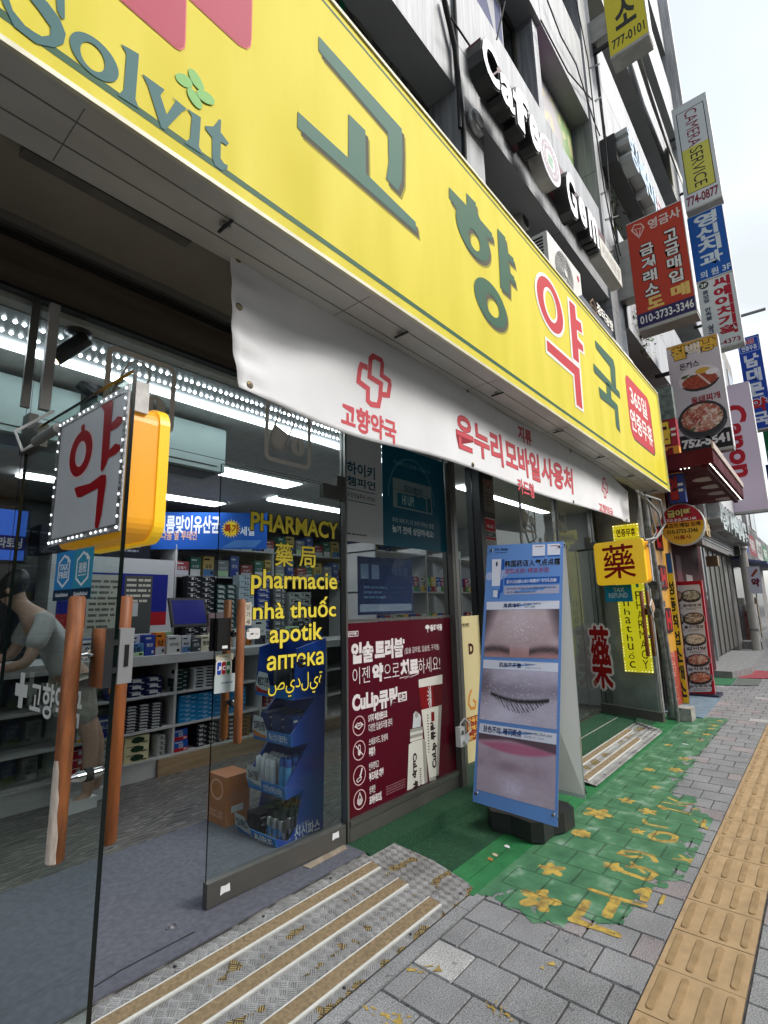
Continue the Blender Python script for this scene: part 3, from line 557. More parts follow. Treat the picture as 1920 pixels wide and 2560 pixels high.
# white pill pictograms etched on the glass over the doors
frost = mat('frosted_film', (205, 200, 190), .7)
def pictogram(parent, l, t, r_, bt, fr=frost):
    p = street_panel(FY-.001); mb = MB(); q = p.ext(l, t, r_, bt); w = q[2]-q[0]; h = q[3]-q[1]; P = lambda a, b_: (q[0]+w*a, q[1]+h*b_)
    p.stroke(mb, p.rrect_pts((q[0]+w*.04, q[1]+h*.04, q[2]-w*.04, q[3]-h*.04), w*.1), w*.075, fr, 1, True)
    cap = []; a = R(68); ax = Vector((math.cos(a), math.sin(a))); nn = Vector((-ax.y, ax.x)); c0 = Vector(P(.36, .55)); hl, rd = h*.2, w*.165
    for s_, a0 in ((1, -90), (-1, 90)):
        for k in range(9): th = R(a0+180*k/8); cap.append(tuple(c0+ax*(s_*hl)+ax*(rd*math.cos(th) if s_ > 0 else rd*math.cos(th))+nn*(rd*math.sin(th))))
    p.stroke(mb, cap, w*.03, fr, 1, True)
    low = [tuple(c0+ax*.0+nn*rd), tuple(c0+nn*-rd)]+[tuple(c0-ax*hl+ax*(rd*math.cos(R(270-180*k/8)))+nn*(rd*math.sin(R(270-180*k/8)))) for k in range(9)]; p.poly(mb, low, fr, 1)
    p.ring(mb, (P(.55, .2)[0], P(.55, .2)[1], P(.86, .5)[0], P(.86, .5)[1]), (P(.68, .26)[0], P(.68, .26)[1], P(.73, .44)[0], P(.73, .44)[1]), fr, 1, 28)
    mb.build('pill_pictogram', parent)
tw = [o for o in bld.children if o.name.startswith('transom_window')]
pictogram(tw[0], (256, 1000), (300, 868), (438, 1000), (420, 1088)); pictogram(tw[0], (662, 1060), (690, 1000), (777, 1120), (760, 1174))
pictogram(w3, (1302, 1290), (1310, 1240), (1340, 1320), (1340, 1335)); pictogram(w3, (1388, 1290), (1395, 1275), (1416, 1320), (1416, 1334))
# two steel straps hanging over the left pane
g = MB(); g.box((.592, FY-.05, 2.27), (.628, FY-.02, 2.735), mat('strap_grey', (.42, .42, .41), .45, .3, var=.15)); g.box((.535, FY-.02, 2.27), (.565, FY-.004, 2.735), frs); g.build('hanging_strap', bld, bev=.003)
# ---------------------------------------------------------------- glass doors
woodh = mat('orange_wood', (.27, .078, .016), .5, var=.45, scale=9, stretch=(6, 6, .6), bump=.1, bscale=60); woodw = mat('worn_orange_wood', (.27, .09, .027), .6, var=.5, scale=12, stretch=(4, 4, .7), bump=.15, bscale=60); pale = mat('bare_wood', (.55, .47, .40), .75, var=.3, scale=40, stretch=(3, 3, .6))
patchm = mat('patch_fitting', (105, 103, 98), .3, .85, var=.12, scale=10)
def leaf(name, H, d, wid, zt, facing, label=None, rail=True):
    """glass door leaf hinged at H, running along unit vector d; facing = outward normal"""
    d = Vector(d).normalized(); n = Vector(facing).normalized(); H = Vector(H); z0 = ZF+.012
    def Q(a, o, z): return H+d*a+n*o+ZV*z
    def bar(mb, a0, a1, o0, o1, za, zb, m, mm=None): mb.obox(Q((a0+a1)/2, (o0+o1)/2, (za+zb)/2-H.z*0), d*((a1-a0)/2), n*((o1-o0)/2), ZV*((zb-za)/2), m, mm)
    mb = MB(); bar(mb, .012, wid, -.006, .006, z0+(.095 if rail else 0), zt, GLD, {'-x': gedge, '+x': gedge, '+z': gedge, '-z': gedge}); p = mb.build(name, bld, label=label)
    if rail: mb = MB(); bar(mb, .0, wid+.002, -.02, .02, z0, z0+.095, fr); bar(mb, .0, wid+.002, -.0215, .0215, z0+.097, z0+.103, frs); mb.build('bottom_rail', p, bev=.002)
    mb = MB(); bar(mb, -.02, .17, -.017, .017, zt-.085, zt+.004, patchm); bar(mb, -.02, .05, -.016, .016, zt+.006, zt+.075, patchm); mb.build('patch_fitting', p, bev=.006)
    return p, Q, bar
def pull(p, Q, a, side, za, zb, m, lead, tip=None):
    mb = MB(); r_ = .021
    c0, c1 = Q(a, side*lead, za), Q(a, side*lead, zb)
    mb.lathe(c0, [(r_*.75, 0), (r_, .006), (r_, (zb-za)-.006), (r_*.75, zb-za)], m, 18)
    o = mb.build('pull_handle', p)
    if tip:
        mb = MB(); k = []
        for z in np.linspace(0, .24, 9):
            k.append(z)
        n = 18; A = []
        ax = Vector((0, 0, 1)); e1 = Vector((math.cos(R(200)), math.sin(R(200)), 0)); e2 = Vector((-e1.y, e1.x, 0)); rr = random.Random(3); cols = 7
        for i, z in enumerate(k):
            w = (1.15-z*3.2)*(.8+.4*rr.random())
            for j in range(cols): th = (j/(cols-1)-.5)*2*max(.12, w); A.append(c0+(e1*math.cos(th)+e2*math.sin(th))*(r_+.0006)+ax*(z+.004+rr.uniform(-.008, .008)*(0 < i < 8)))
        mb.add(A, [(i*cols+j, i*cols+j+1, (i+1)*cols+j+1, (i+1)*cols+j) for i in range(len(k)-1) for j in range(cols-1)], pale, True); mb.build('bare_patch', p)
    return o
def stand_offs(p, Q, a, lead, zs, both=True):
    for z in zs:
        mb = MB()
        for s_ in ((1, -1) if both else (1,)):
            mb.cyl(Q(a, s_*.007, z), Q(a, s_*.03, z), .0135, chrome); mb.cyl(Q(a, s_*.03, z), Q(a, s_*(lead-.012), z), .0125, chrome, .007); 
        mb.cyl(Q(a, -.0085, z), Q(a, .0085, z), .017, rubber)
        mb.build('handle_stand_off', p)
# right leaf, shut
dR, QR, barR = leaf('glass_door', (2.333, FY, 0), (-1, .045, 0), .868, 2.235, (-.045, -1, 0), 'glass door leaf lettered pharmacy in seven languages')
pull(dR, QR, .762, 1, .815, 1.515, woodw, .065); pull(dR, QR, .762, -1, .815, 1.515, woodh, .065); stand_offs(dR, QR, .762, .065, (1.0, 1.34))
# left leaf, swung out to the street
ZTL = 2.165
HL = Vector((.572, FY-.004, 0)); dv = Vector((.036, -.869, 0)).normalized(); nL = Vector((-dv.y*-1, 0, 0))
nL = Vector((dv.y, -dv.x, 0))        # street side of the open leaf, towards -X
dL, QL, barL = leaf('glass_door', HL, dv, .868, ZTL, nL, 'open glass door leaf seen nearly edge on', False)
def on_ray(px, P0, n):               # where the sight line meets a vertical plane
    d = ray(px); n = Vector(n); return CPOS+d*((Vector(P0)-CPOS).dot(n)/d.dot(n))
hp = on_ray((194, 1490), HL+nL*.065, nL); hq = on_ray((140, 2160), HL+nL*.065, nL); aH = (hp-HL).dot(dv)
pull(dL, QL, aH, 1, hq.z, hp.z, woodw, .065, tip=True); pull(dL, QL, aH, -1, hq.z, hp.z, woodh, .065); stand_offs(dL, QL, aH, .065, (hq.z+.19, hp.z-.16))
# lock case at the free edge
zl0, zl1 = at((275, 1718), 1, 1.466).z, at((290, 1570), 1, 1.466).z
mb = MB(); barL(mb, .79, .874, .0075, .030, zl0, zl1, chrome); mb.build('lock_case', dL, bev=.008)
mb = MB(); barL(mb, .79, .874, -.046, -.0075, zl0+.006, zl1-.002, mat('lock_silver', (176, 177, 178), .35, .6)); mb.build('lock_case', dL, bev=.006)
mb = MB(); barL(mb, .8745, .8765, -.033, -.022, zl0+.05, zl1-.045, black); barL(mb, .869, .8735, -.0065, .0065, zl0+.035, zl0+.05, chrome); barL(mb, .869, .8735, -.0065, .0065, zl1-.045, zl1-.03, chrome); mb.build('keyhole', dL)
za, zb = pY((556, 1628), FY).z, pY((556, 1545), FY).z
mb = MB(); barR(mb, .80, .876, -.040, -.0075, za, zb, black); barR(mb, .80, .872, .0075, .034, za, zb, black); barR(mb, .815, .845, .0342, .0350, za+.012, za+.026, white); mb.build('lock_case', dR, bev=.012)
# lettering on the right leaf
pR = Panel(QR(.868, .0068, 0), QR(0, .0068, 0)-QR(.868, .0068, 0), ZV); yl = ink(226, 208, 72); VP = W(540, 1240, 340, 1635)
mb = MB()
for s_, a, bo in (('PHARMACY', ((420, 410), (418, 190), (1465, 360), (1430, 512)), .03), ('藥', ((712, 800), (780, 565), (922, 840), (900, 850)), .02), ('局', ((1003, 850), (1035, 605), (1195, 640), (1170, 858)), .02), ('pharmacie', ((428, 960), (585, 885), (1452, 1060), (438, 1178)), .018),
                    ('nhà thuốc', ((446, 1480), (1330, 1215), (1437, 1310), (460, 1482)), .018), ('apotik', ((648, 1740), (1205, 1520), (1278, 1720), (790, 1825)), .018), ('аптека', ((612, 2080), (1240, 1870), (1288, 2000), (650, 2098)), .018)):
    r_ = pR.ext(*[VP(*q) for q in a]); pR.otext(mb, s_, r_, yl, ink(12, 12, 12), .035, 1, bo)
V4 = W(500, 1660, 380, 952); r_ = (pR.uv(V4(425, 210))[0], pR.uv(V4(440, 215))[1]-.01, pR.uv(V4(768, 100))[0], pR.uv(V4(745, 40))[1]); pR.otext(mb, 'صيدلية', r_, yl, ink(12, 12, 12), .03, 1, .0)
mb.build('lettering', dR)
# lettering on the left leaf
pL = Panel(QL(.868, .0068, 0), QL(0, .0068, 0)-QL(.868, .0068, 0), ZV)
pL = Panel(QL(0, .0068, 0), dv, ZV)  # u runs from hinge to free edge
VL = W(0, 1380, 480); mb = MB(); wht = ink(214, 214, 210)
q = pL.uv(VL(188, 1040)), pL.uv(VL(242, 1190)), pL.uv(VL(175, 1348)), pL.uv(VL(137, 1180))
cx, cz = (q[3][0]+q[1][0])/2, (q[0][1]+q[2][1])/2; w_ = (q[1][0]-q[3][0])/2; h_ = (q[0][1]-q[2][1])/2
pL.rect(mb, (cx-w_*.36, cz-h_, cx+w_*.36, cz+h_), wht, 1); pL.rect(mb, (cx-w_, cz-h_*.36, cx+w_, cz+h_*.36), wht, 2)
pL.text(mb, '고향약국', (pL.uv(VL(262, 1300))[0], pL.uv(VL(400, 1400))[1]-.012, pL.uv(VL(712, 1270))[0], pL.uv(VL(290, 1115))[1]), wht, 1, .02); mb.build('lettering', dL)
# the farther door, also standing open
H3 = Vector((6.93, FY+.0, 0)); d3 = Vector((-.31, -.95, 0)).normalized(); n3 = Vector((d3.y, -d3.x, 0))
d3_, Q3, bar3 = leaf('glass_door', H3, d3, .80, 2.235, n3, 'farther glass door leaf standing open')
pull(d3_, Q3, .73, 1, .83, 1.58, woodh, .06); pull(d3_, Q3, .73, -1, .83, 1.58, woodh, .06); stand_offs(d3_, Q3, .73, .06, (1.05, 1.4))
mb = MB(); bar3(mb, .72, .806, .0075, .03, 1.30, 1.38, chrome); mb.build('lock_case', d3_, bev=.006)
p3 = Panel(Q3(0, .0068, 0), d3, ZV); mb = MB(); V9 = W(1380, 1280, 340, 1343)
r_ = p3.ext(V9(368, 1180), V9(520, 1130), V9(588, 1560), V9(500, 1735)); p3.otext(mb, '藥', r_, ink(150, 24, 22), ink(225, 212, 205), .05, 1, .02, res=2); mb.build('lettering', d3_)
# ================================================================ inside the shop
def emis(name, col, s): return mat(name, col, .5, emit=s, ecol=col)
tube_m = emis('lit_tube', (236, 246, 255), 4.5); led_m = emis('lit_led', (236, 246, 255), 10.0); panel_m = emis('lit_panel', (240, 246, 255), 5.5)
# long LED fitting behind the front glass
ll = thing('strip_light', 'long lit LED batten along the ceiling behind the front glass', 'light', (3, 2.76, CE))
g = MB(); g.box((-1.9, 2.742, CE-.026), (3.56, 2.785, CE-.004), tube_m); g.build('diffuser', ll)
g = MB(); g.box((-1.9, 2.42, CE-.006), (3.5, 2.72, CE-.002), mat('mirror_strip', (120, 122, 122), .35, .4)); g.build('reflector', ll)
g = MB()
for i in range(148):
    for y in (2.52, 2.64): g.lathe((-1.85+i*.036+(.016 if y > 2.6 else 0)+random.uniform(-.003, .003), y, CE-.007), [(.0085, 0), (.008, -.004), (.003, -.009)], led_m, 6)
g.build('led_row', ll)
for (x0, y0, x1, y1, lab) in ((1.75, 3.86, 3.3, 4.12, 'long lit ceiling panel nearest the open doors'), (1.3, 5.22, 3.3, 5.46, 'second lit ceiling panel in front of the blue banner'), (3.55, 4.55, 4.9, 4.75, 'lit ceiling panel with a row of bright bulbs above the pharmacy lettering'), (4.6, 2.75, 6.8, 2.86, 'lit batten behind the end of the white cloth banner'), (.2, 3.5, .95, 3.7, 'lit ceiling panel at the far left of the shop'), (3.8, 3.6, 4.3, 3.75, 'short lit batten seen beside the black column')):
    pl = thing('ceiling_light', lab, 'light', ((x0+x1)/2, (y0+y1)/2, CE), 'lit ceiling lights in the shop')
    g = MB(); g.box((x0, y0, CE-.03), (x1, y1, CE-.004), panel_m); g.build('diffuser', pl)
    g = MB(); g.box((x0-.02, y0-.02, CE-.026), (x1+.02, y0-.001, CE-.001), white); g.box((x0-.02, y1+.001, CE-.026), (x1+.02, y1+.02, CE-.001), white); g.build('frame', pl)
# spotlights
def spot(px, lab):
    c = pZ(px, CE); s_ = thing('spotlight', lab, 'light', c)
    g = MB(); g.lathe(c, [(.055, 0), (.055, -.012), (.02, -.016)], black, 24); g.cyl(c-ZV*.016, c-ZV*.06, .009, black); g.build('ceiling_rose', s_)
    a = c-ZV*.06; dd = Vector((-.55, .25, -.62)).normalized(); g = MB(); g.cyl(a-dd*.05, a+dd*.12, .036, black, n=20); g.build('lamp_body', s_)
    g = MB(); g.cyl(a+dd*.1203, a+dd*.1215, .030, emis('warm_lamp', (255, 214, 170), 3.0), n=20); g.build('lamp_lens', s_)
spot((196, 830), 'black spotlight with a warm lamp on the ceiling behind the left glass')
g = MB(); c = pY((228, 963), 3.0); c = Vector(c); ax, ay = (XV-ZV*.5).normalized()*.05, (XV*.5+ZV).normalized()*.05
g.obox(c, ax, YV*.04, ay, black); g.obox(c-YV*.042, ax*.5, YV*.001, ay*.5, mat('speaker_grey', (90, 90, 92), .5)); tag(g.build('loudspeaker', bev=.004), 'small black square loudspeaker tilted under the ceiling', 'speaker')
g = MB(); g.tube([c-ZV*.02+XV*.05, c+XV*.2-ZV*.01, c+XV*.25+ZV*.12+YV*.1], .006, black); g.build('cable', bpy.data.objects['loudspeaker'])
# pale green air conditioner housings hung from the ceiling
acm = mat('pale_green_cabinet', (.36, .46, .44), .45, var=.06); 
def housing(x0, x1, z0, z1, y, lab):
    a = thing('air_conditioner', lab, 'air conditioner', ((x0+x1)/2, y+.15, z0), 'pale green air conditioners inside the shop')
    g = MB(); g.box((x0, y, z0), (x1, y+.34, z1), acm); g.build('cabinet', a, bev=.01)
    g = MB(); g.box((x0+.03, y-.004, z0+.03), (x1-.06, y-.0005, z0+.035), dark); g.box((x0+.04, y+.05, z0-.012), (x1-.04, y+.22, z0-.001), mat('louvre_grey', (110, 116, 114), .5)); g.build('louvre', a)
housing(1.05, 1.88, 2.38, 2.68, 3.0, 'pale green air conditioner cabinet hung under the ceiling right of the yellow door sign'); housing(.28, .98, 2.38, 2.68, 3.05, 'pale green air conditioner cabinet with bolts behind the left pane')
# back-of-shop partition and cabinets
dkwall = mat('dark_partition', (.075, .075, .078), .7, var=.2, scale=3)
g = MB(); g.box((1.0, 6.6, ZF), (7.3, 6.65, CE-.02), dkwall); tag(g.build('partition_wall'), 'dark partition at the back of the shop behind the counter', 'partition')
# blue sale banner
A, B = Vector((2.70, 5.82, 0)), Vector((3.72, 4.98, 0)); pb = Panel(A, B-A, ZV); Lb = (B-A).length
bb = thing('sale_banner', 'blue hanging banner with white Korean lettering and a yellow sunburst', 'banner', (3.2, 5.4, 2.18))
g = MB(); pb.rect(g, (-.5, 2.165, Lb, 2.60), ink(28, 84, 168), 0, .003); g.build('cloth', bb); pb.O = pb.O+pb.n*.003
g = MB(); VB = W(280, 1240, 400); w2_ = ink(225, 230, 236)
pb.text(g, '여름맞이유산균', pb.ext(VB(475, 250), VB(520, 205), VB(1115, 340), VB(1090, 385)), w2_, 1, .03); pb.text(g, '다음 달 루테인', pb.ext(VB(515, 400), VB(540, 360), VB(878, 420), VB(860, 455)), ink(214, 168, 130), 1, .02); pb.text(g, '세일', pb.ext(VB(1330, 380), VB(1400, 320), VB(1475, 360), VB(1440, 410)), w2_, 1, .02)
c = pb.uv(VB(1235, 340)); star = []
for k in range(40): rr = .115 if k % 2 == 0 else .075; th = k*math.pi/20; star.append((c[0]+rr*math.cos(th), c[1]+rr*math.sin(th)))
pb.poly(g, star, ink(232, 196, 30), 2); pb.text(g, '특가', (c[0]-.075, c[1]-.05, c[0]+.085, c[1]+.05), ink(150, 50, 20), 3, .04)
for k in range(7): pb.rect(g, (Lb*.62+k*.02, 2.19+k*.012, Lb*.9+k*.012, 2.194+k*.012), ink(120, 170, 215), 1)
g.build('lettering', bb)
# counter with shelves
cw = mat('counter_white', (.42, .42, .41), .6, var=.1, scale=4); cwood = mat('light_wood_plinth', (.26, .18, .10), .6, var=.25, scale=5, stretch=(.5, 1, 6)); back_dark = mat('shelf_back', (.10, .10, .105), .8)  # the counter's back panel is a darker grey than its boards
ct = thing('shop_counter', 'long white counter with open shelves full of boxes and a wooden plinth', 'counter', (2.6, 4.5, ZF))
CX0, CX1, CY0, CY1 = .75, 5.2, 4.47, 4.95
g = MB(); g.box((CX0, CY0-.02, 1.015), (CX1, CY1+.15, 1.09), cw); g.build('worktop', ct, bev=.004)
g = MB()
for z in (.235, .47, .745): g = MB(); g.box((CX0, CY0, z), (CX1, CY1-.012, z+.018), cw); g.build('shelf', ct)
g = MB()
for x in (CX0, 1.55, 2.385, 3.3, 4.2, CX1-.02): g = MB(); g.box((x, CY0+.002, ZF), (x+.02, CY1-.013, 1.012), cw); g.build('divider', ct)
g = MB(); g.box((CX0, CY1-.01, ZF), (CX1, CY1+.01, 1.012), back_dark); g.build('back_panel', ct)
g = MB(); g.box((CX0, CY0+.01, ZF), (2.26, CY0+.03, .232), cw); g.build('plinth', ct); g = MB(); g.box((2.26, CY0-.03, ZF), (CX1, CY0+.0, .232), cwood); g.build('plinth', ct, label='light wood plinth board')
# cartons: one of each kind, then copies
def carton(name, w, d, h, body, face, txt, tcol, bold=.02, band=None):
    g = MB(); g.box((-w/2, 0, 0), (w/2, d, h), body, mm={'-y': face}); p = Panel((0, 0, 0), XV, ZV)
    p.rect(g, (-w*.42, h*.80, w*.1, h*.88), tcol, 1); p.rect(g, (w*.2, h*.1, w*.42, h*.24), tcol, 2)
    if band: p.rect(g, (-w/2+.001, 0.001, w/2-.001, h*.35), band, 1)
    if txt: p.text(g, txt, (-w*.32, h*.3, w*.32, h*.72), tcol, 2, bold, fit=False, res=1)
    return g
def stack(kind, x, y, z, nx, nz, lab, cat='box', grp=None, gap=.004, mk=None, w=.1, d=.12, h=.04, rz=0):
    first = None
    for i in range(nx):
        for k in range(nz):
            loc = (x+i*(w+gap)+random.uniform(-.002, .002), y+random.uniform(-.006, .006), z+k*(h+.0015))
            if first is None: first = mk.build(kind, loc=(0, 0, 0)); o = first
            else: o = first.copy(); COL.objects.link(o)
            o.location = loc; o.rotation_euler = (0, 0, rz+random.uniform(-.03, .03)); tag(o, lab, cat, grp or lab)
S1, S2, S3 = .2545, .489, .764
nb = ink(20, 22, 30); lb = ink(24, 110, 160); bl = ink(26, 34, 110); cr_ = ink(196, 190, 150); rd_ = ink(150, 22, 34); wh = ink(180, 182, 182)
def C(*a, **k): return carton('c', *a, **k)
stack('soap_box', 1.83, 4.49, S1, 1, 3, 'white soft carton with black lettering stacked on the lowest counter shelf', mk=C(.16, .14, .062, wh, wh, 'Elrisz', nb), w=.16, h=.062)
stack('cream_box', 2.09, 4.49, S1, 1, 3, 'cream carton with a dark green oval stacked on the lowest counter shelf', mk=(lambda g: (Panel((0, -.001, 0), XV, ZV).ell(g, (-.05, .008, .06, .055), ink(26, 52, 34), 1), g)[1])(C(.2, .15, .066, cr_, cr_, '', nb)), w=.2, h=.066)
stack('red_box', 1.66, 4.49, S1, 1, 3, 'dark red carton stacked left of the white soft cartons', mk=C(.12, .13, .062, rd_, rd_, '●', wh), w=.12, h=.062)
stack('baby_box', 1.02, 4.48, S1, 1, 3, 'pale cream carton with a round blue mark seen through the open left door', mk=(lambda g: (Panel((0, -.001, 0), XV, ZV).ell(g, (-.03, .015, .03, .06), ink(40, 110, 150), 1), g)[1])(C(.24, .15, .07, cr_, ink(205, 200, 165), '', nb)), w=.24, h=.07)
stack('grey_box', 2.3, 4.49, S1, 1, 4, 'slim grey carton beside the cream cartons', mk=C(.06, .13, .04, wh, ink(150, 152, 150), '≡', nb), w=.06, h=.04)
stack('blue_red_box', 2.475, 4.49, S1, 1, 2, 'blue and red carton on the lowest shelf right of the divider', mk=C(.13, .12, .09, bl, ink(22, 72, 150), '||||', wh, band=rd_), w=.13, h=.09)
stack('black_box', 2.68, 4.49, S1, 4, 5, 'flat black medicine box with white print on the lowest counter shelf', mk=C(.1, .12, .037, nb, nb, '■■ ▪', wh), w=.1, h=.037)
stack('yellow_flat_box', 3.13, 4.49, S1, 1, 5, 'brownish yellow box behind the wooden door handle', mk=C(.13, .12, .037, ink(120, 88, 30), ink(120, 88, 30), '▪▪', nb), w=.13, h=.037)
stack('tall_blue_box', 1.83, 4.49, S2, 1, 1, 'dark blue square carton on the middle counter shelf', mk=C(.17, .12, .155, bl, bl, '30-90', wh), w=.17, h=.155)
stack('yellow_box', 1.68, 4.49, S2, 1, 3, 'small white and yellow box stacked beside the dark blue carton', mk=C(.09, .1, .065, wh, wh, '', nb, band=ink(200, 150, 20)), w=.09, h=.065)
stack('flat_black_box', 2.03, 4.49, S2, 3, 9, 'very flat black box with white edge print on the middle counter shelf', mk=C(.1, .12, .022, nb, nb, '▬▬', wh), w=.1, h=.022)
stack('light_blue_box', 2.53, 4.49, S2, 4, 6, 'light blue flat carton stacked on the middle counter shelf', mk=C(.17, .13, .037, lb, lb, 'AIKU', ink(150, 190, 215)), w=.17, h=.037)
stack('maroon_box', 3.42, 4.49, S2, 3, 6, 'maroon flat carton stacked behind the door lettering', mk=C(.12, .12, .037, ink(110, 24, 34), ink(110, 24, 34), '▪ ▪', wh), w=.12, h=.037)
stack('orange_box', 1.9, 4.49, S3, 1, 1, 'orange carton on the top counter shelf', mk=C(.12, .12, .16, bl, ink(200, 120, 30), '▪', nb, band=bl), w=.12, h=.16)
stack('navy_box', 2.06, 4.49, S3, 2, 3, 'navy carton on the top counter shelf', mk=C(.14, .12, .05, ink(18, 24, 60), ink(18, 24, 60), '▬', wh), w=.14, h=.05)
stack('white_slim_box', 2.63, 4.49, S3, 2, 7, 'slim white box stacked on the top counter shelf', mk=C(.1, .1, .025, wh, wh, '▬▬', nb), w=.1, h=.025)
stack('dark_green_box', 2.45, 4.49, S3, 1, 5, 'dark green flat box on the top counter shelf', mk=C(.13, .1, .036, ink(14, 40, 36), ink(14, 40, 36), '', wh), w=.13, h=.036)
stack('blue_carton', 3.42, 4.49, S3, 3, 4, 'blue carton stacked on the top counter shelf behind the lettering', mk=C(.13, .12, .05, bl, ink(30, 60, 140), '▪▪', wh), w=.13, h=.05)
# things on the counter top
CT = 1.091; rr = random.Random(11)
cols = [(190, 192, 190), (160, 190, 150), (110, 120, 60), (70, 110, 150), (40, 60, 140), (190, 110, 40), (185, 185, 180), (170, 172, 178), (60, 62, 66), (200, 196, 170)]
x = 1.62
for i in range(11):
    w, h = rr.uniform(.08, .15), rr.uniform(.10, .19); c = cols[i % len(cols)]; g = carton('b', w, .1, h, ink(*c), ink(*c), ['약', '비타민', 'MgB', '센트', '철분'][i % 5], nb if sum(c) > 300 else wh, band=ink(*cols[(i*3+2) % len(cols)]) if i % 2 else None)
    o = g.build('medicine_box'); o.location = (x+w/2, 4.50+rr.uniform(0, .03), CT); tag(o, 'small medicine display box standing on the counter edge', 'box', 'medicine boxes along the counter edge'); x += w+.012
mon = thing('monitor', 'black tilted monitor with a dark blue screen on the counter', 'monitor', (2.63, 4.75, CT))
g = MB(); g.cyl((2.63, 4.82, CT), (2.63, 4.82, CT+.02), .09, black, n=20); g.cyl((2.63, 4.82, CT+.02), (2.63, 4.8, CT+.22), .018, black); g.build('stand', mon)
g = MB(); g.obox((2.63, 4.74, CT+.36), (.19, 0, 0), (0, .014, -.003), (0, .05, .135), black); g.build('screen_case', mon, bev=.012)
g = MB(); g.obox((2.63, 4.7255, CT+.363), (.165, 0, 0), (0, .0005, 0), (0, .041, .112), mat('blue_screen', (8, 12, 58), .25, emit=.25, ecol=(10, 20, 110))); g.build('screen', mon)
g = MB(); q = [(2.83, 4.66, CT), (3.05, 4.66, CT), (3.07, 4.68, CT+.36), (2.82, 4.68, CT+.34)]; g.prism(q, (0, .05, 0), mat('plastic_pouch', (150, 128, 128), .25, var=.3, scale=14)); tag(g.build('pouch', bev=.01), 'shiny pinkish plastic pouch hanging in front of the monitor', 'pouch')
# white cabinet with notices
cab = thing('medicine_cabinet', 'white framed cabinet with notices and a blue and red panel behind the counter', 'cabinet', (2.3, 5.5, ZF)); g = MB(); g.box((1.65, 5.5, ZF), (2.86, 5.9, 2.02), wh); g.build('frame', cab, bev=.008)
p = street_panel(5.499); g = MB(); p.rect(g, (1.72, .3, 2.79, 1.86), ink(26, 34, 120), 1); p.rect(g, (1.72, .3, 2.79, 1.46), ink(150, 26, 34), 2); p.rect(g, (1.72, .3, 2.79, 1.32), wh, 3); p.rect(g, (1.98, 1.24, 2.3, 1.84), ink(176, 172, 160), 4); p.rect(g, (2.33, 1.24, 2.62, 1.84), ink(70, 72, 70), 4)
p.lines(g, (2.0, 1.3, 2.28, 1.8), 9, ink(90, 86, 80), 5); p.lines(g, (2.35, 1.55, 2.6, 1.82), 5, ink(190, 186, 170), 5); p.rect(g, (2.36, 1.42, 2.48, 1.56), wh, 5); p.rect(g, (1.9, .96, 2.32, 1.22), ink(34, 34, 36), 5); p.text(g, '세틴 + SOD효소', (1.93, 1.14, 2.3, 1.19), wh, 6, .02); p.lines(g, (1.96, .8, 2.28, 1.12), 5, wh, 6); g.build('notices', cab)
g = MB(); g.box((1.55, 5.55, 2.03), (2.6, 5.9, 2.3), ink(16, 18, 30)); p.O = Vector((0, 5.549, 0)); p.lines(g, (2.05, 2.08, 2.5, 2.27), 4, ink(120, 122, 130), 1); tag(g.build('dark_carton'), 'dark carton with small white print lying on the white cabinet', 'box')
# wall shelves stacked with cartons behind the counter
ws = thing('wall_shelf', 'dark wall shelving crowded with stacked medicine cartons behind the counter', 'shelf', (4.2, 5.9, ZF)); g = MB()
for z in (.6, 1.0, 1.85, 2.2): g = MB(); g.box((2.95, 5.62, z), (7.2, 6.0, z+.02), cw); g.build('shelf_board', ws); g = MB()
for x in (2.93, 4.3, 5.7, 7.18): g = MB(); g.box((x, 5.62, ZF), (x+.02, 6.0, 2.22), cw); g.build('upright', ws)
T = [('black_medicine_box', 3.0, 2, 13, .17, .062, (24, 24, 30), '■ ▪▪', 'black box with white print in the tall stacks behind the monitor'), ('green_medicine_box', 3.37, 2, 13, .13, .055, (22, 54, 50), '▬', 'dark green box in the tall stack beside the black boxes'), ('mask_box', 3.68, 1, 12, .22, .07, (170, 182, 190), '◗ ▬', 'pale blue mask box in the tall stack behind the door edge'),
     ('blue_medicine_box', 3.95, 1, 12, .19, .07, (40, 60, 130), '▬▬', 'blue and white medicine box in the tall stack behind the lettering'), ('grey_medicine_box', 4.2, 1, 12, .2, .07, (88, 90, 92), '▬ ▪', 'grey medicine box in a tall stack behind the lettering'), ('white_medicine_box', 4.46, 2, 8, .19, .08, (150, 152, 150), '▪ ▬', 'off-white medicine box stacked farther back in the shop')]
for nm, x, nx_, nz_, w, h, c, tx, lab in T:
    stack(nm, x+w/2, 5.46, 1.03, nx_, nz_, lab, mk=C(w, .14, h, ink(*c), ink(*c), tx, wh if sum(c) < 350 else nb), w=w, h=h, d=.14)
# blue medicine display with trays beside the right leaf
dp = thing('display_stand', 'blue cardboard display stand with four trays of sprays and boxes behind the right door', 'display stand', (2.2, 2.8, ZF)); dblu = mat('display_blue', (18, 62, 150), .4, var=.1, scale=3); dtop = ink(40, 110, 180)
py_ = street_panel(2.60); sp_px = [V4(965, 1240), V4(770, 1040)]
prof = [py_.uv(q) for q in ((742, 1622), (815, 1594), (808, 2072), (697, 2128), (688, 2098), (722, 2104), (742, 2070), (755, 1985), (757, 1976), (718, 2000), (714, 1970), (772, 1862), (773, 1856), (731, 1868), (728, 1838), (788, 1748), (789, 1742), (734, 1751), (735, 1722))]
for yy in (2.60, 2.98):
    g = MB(); P_ = [(a, yy, b_) for a, b_ in prof]; g.prism(P_, (0, .012, 0), dblu); g.build('side_panel', dp)
g = MB(); g.box((2.40, 2.613, ZF), (2.42, 2.979, 1.30), dblu); g.build('back_board', dp)
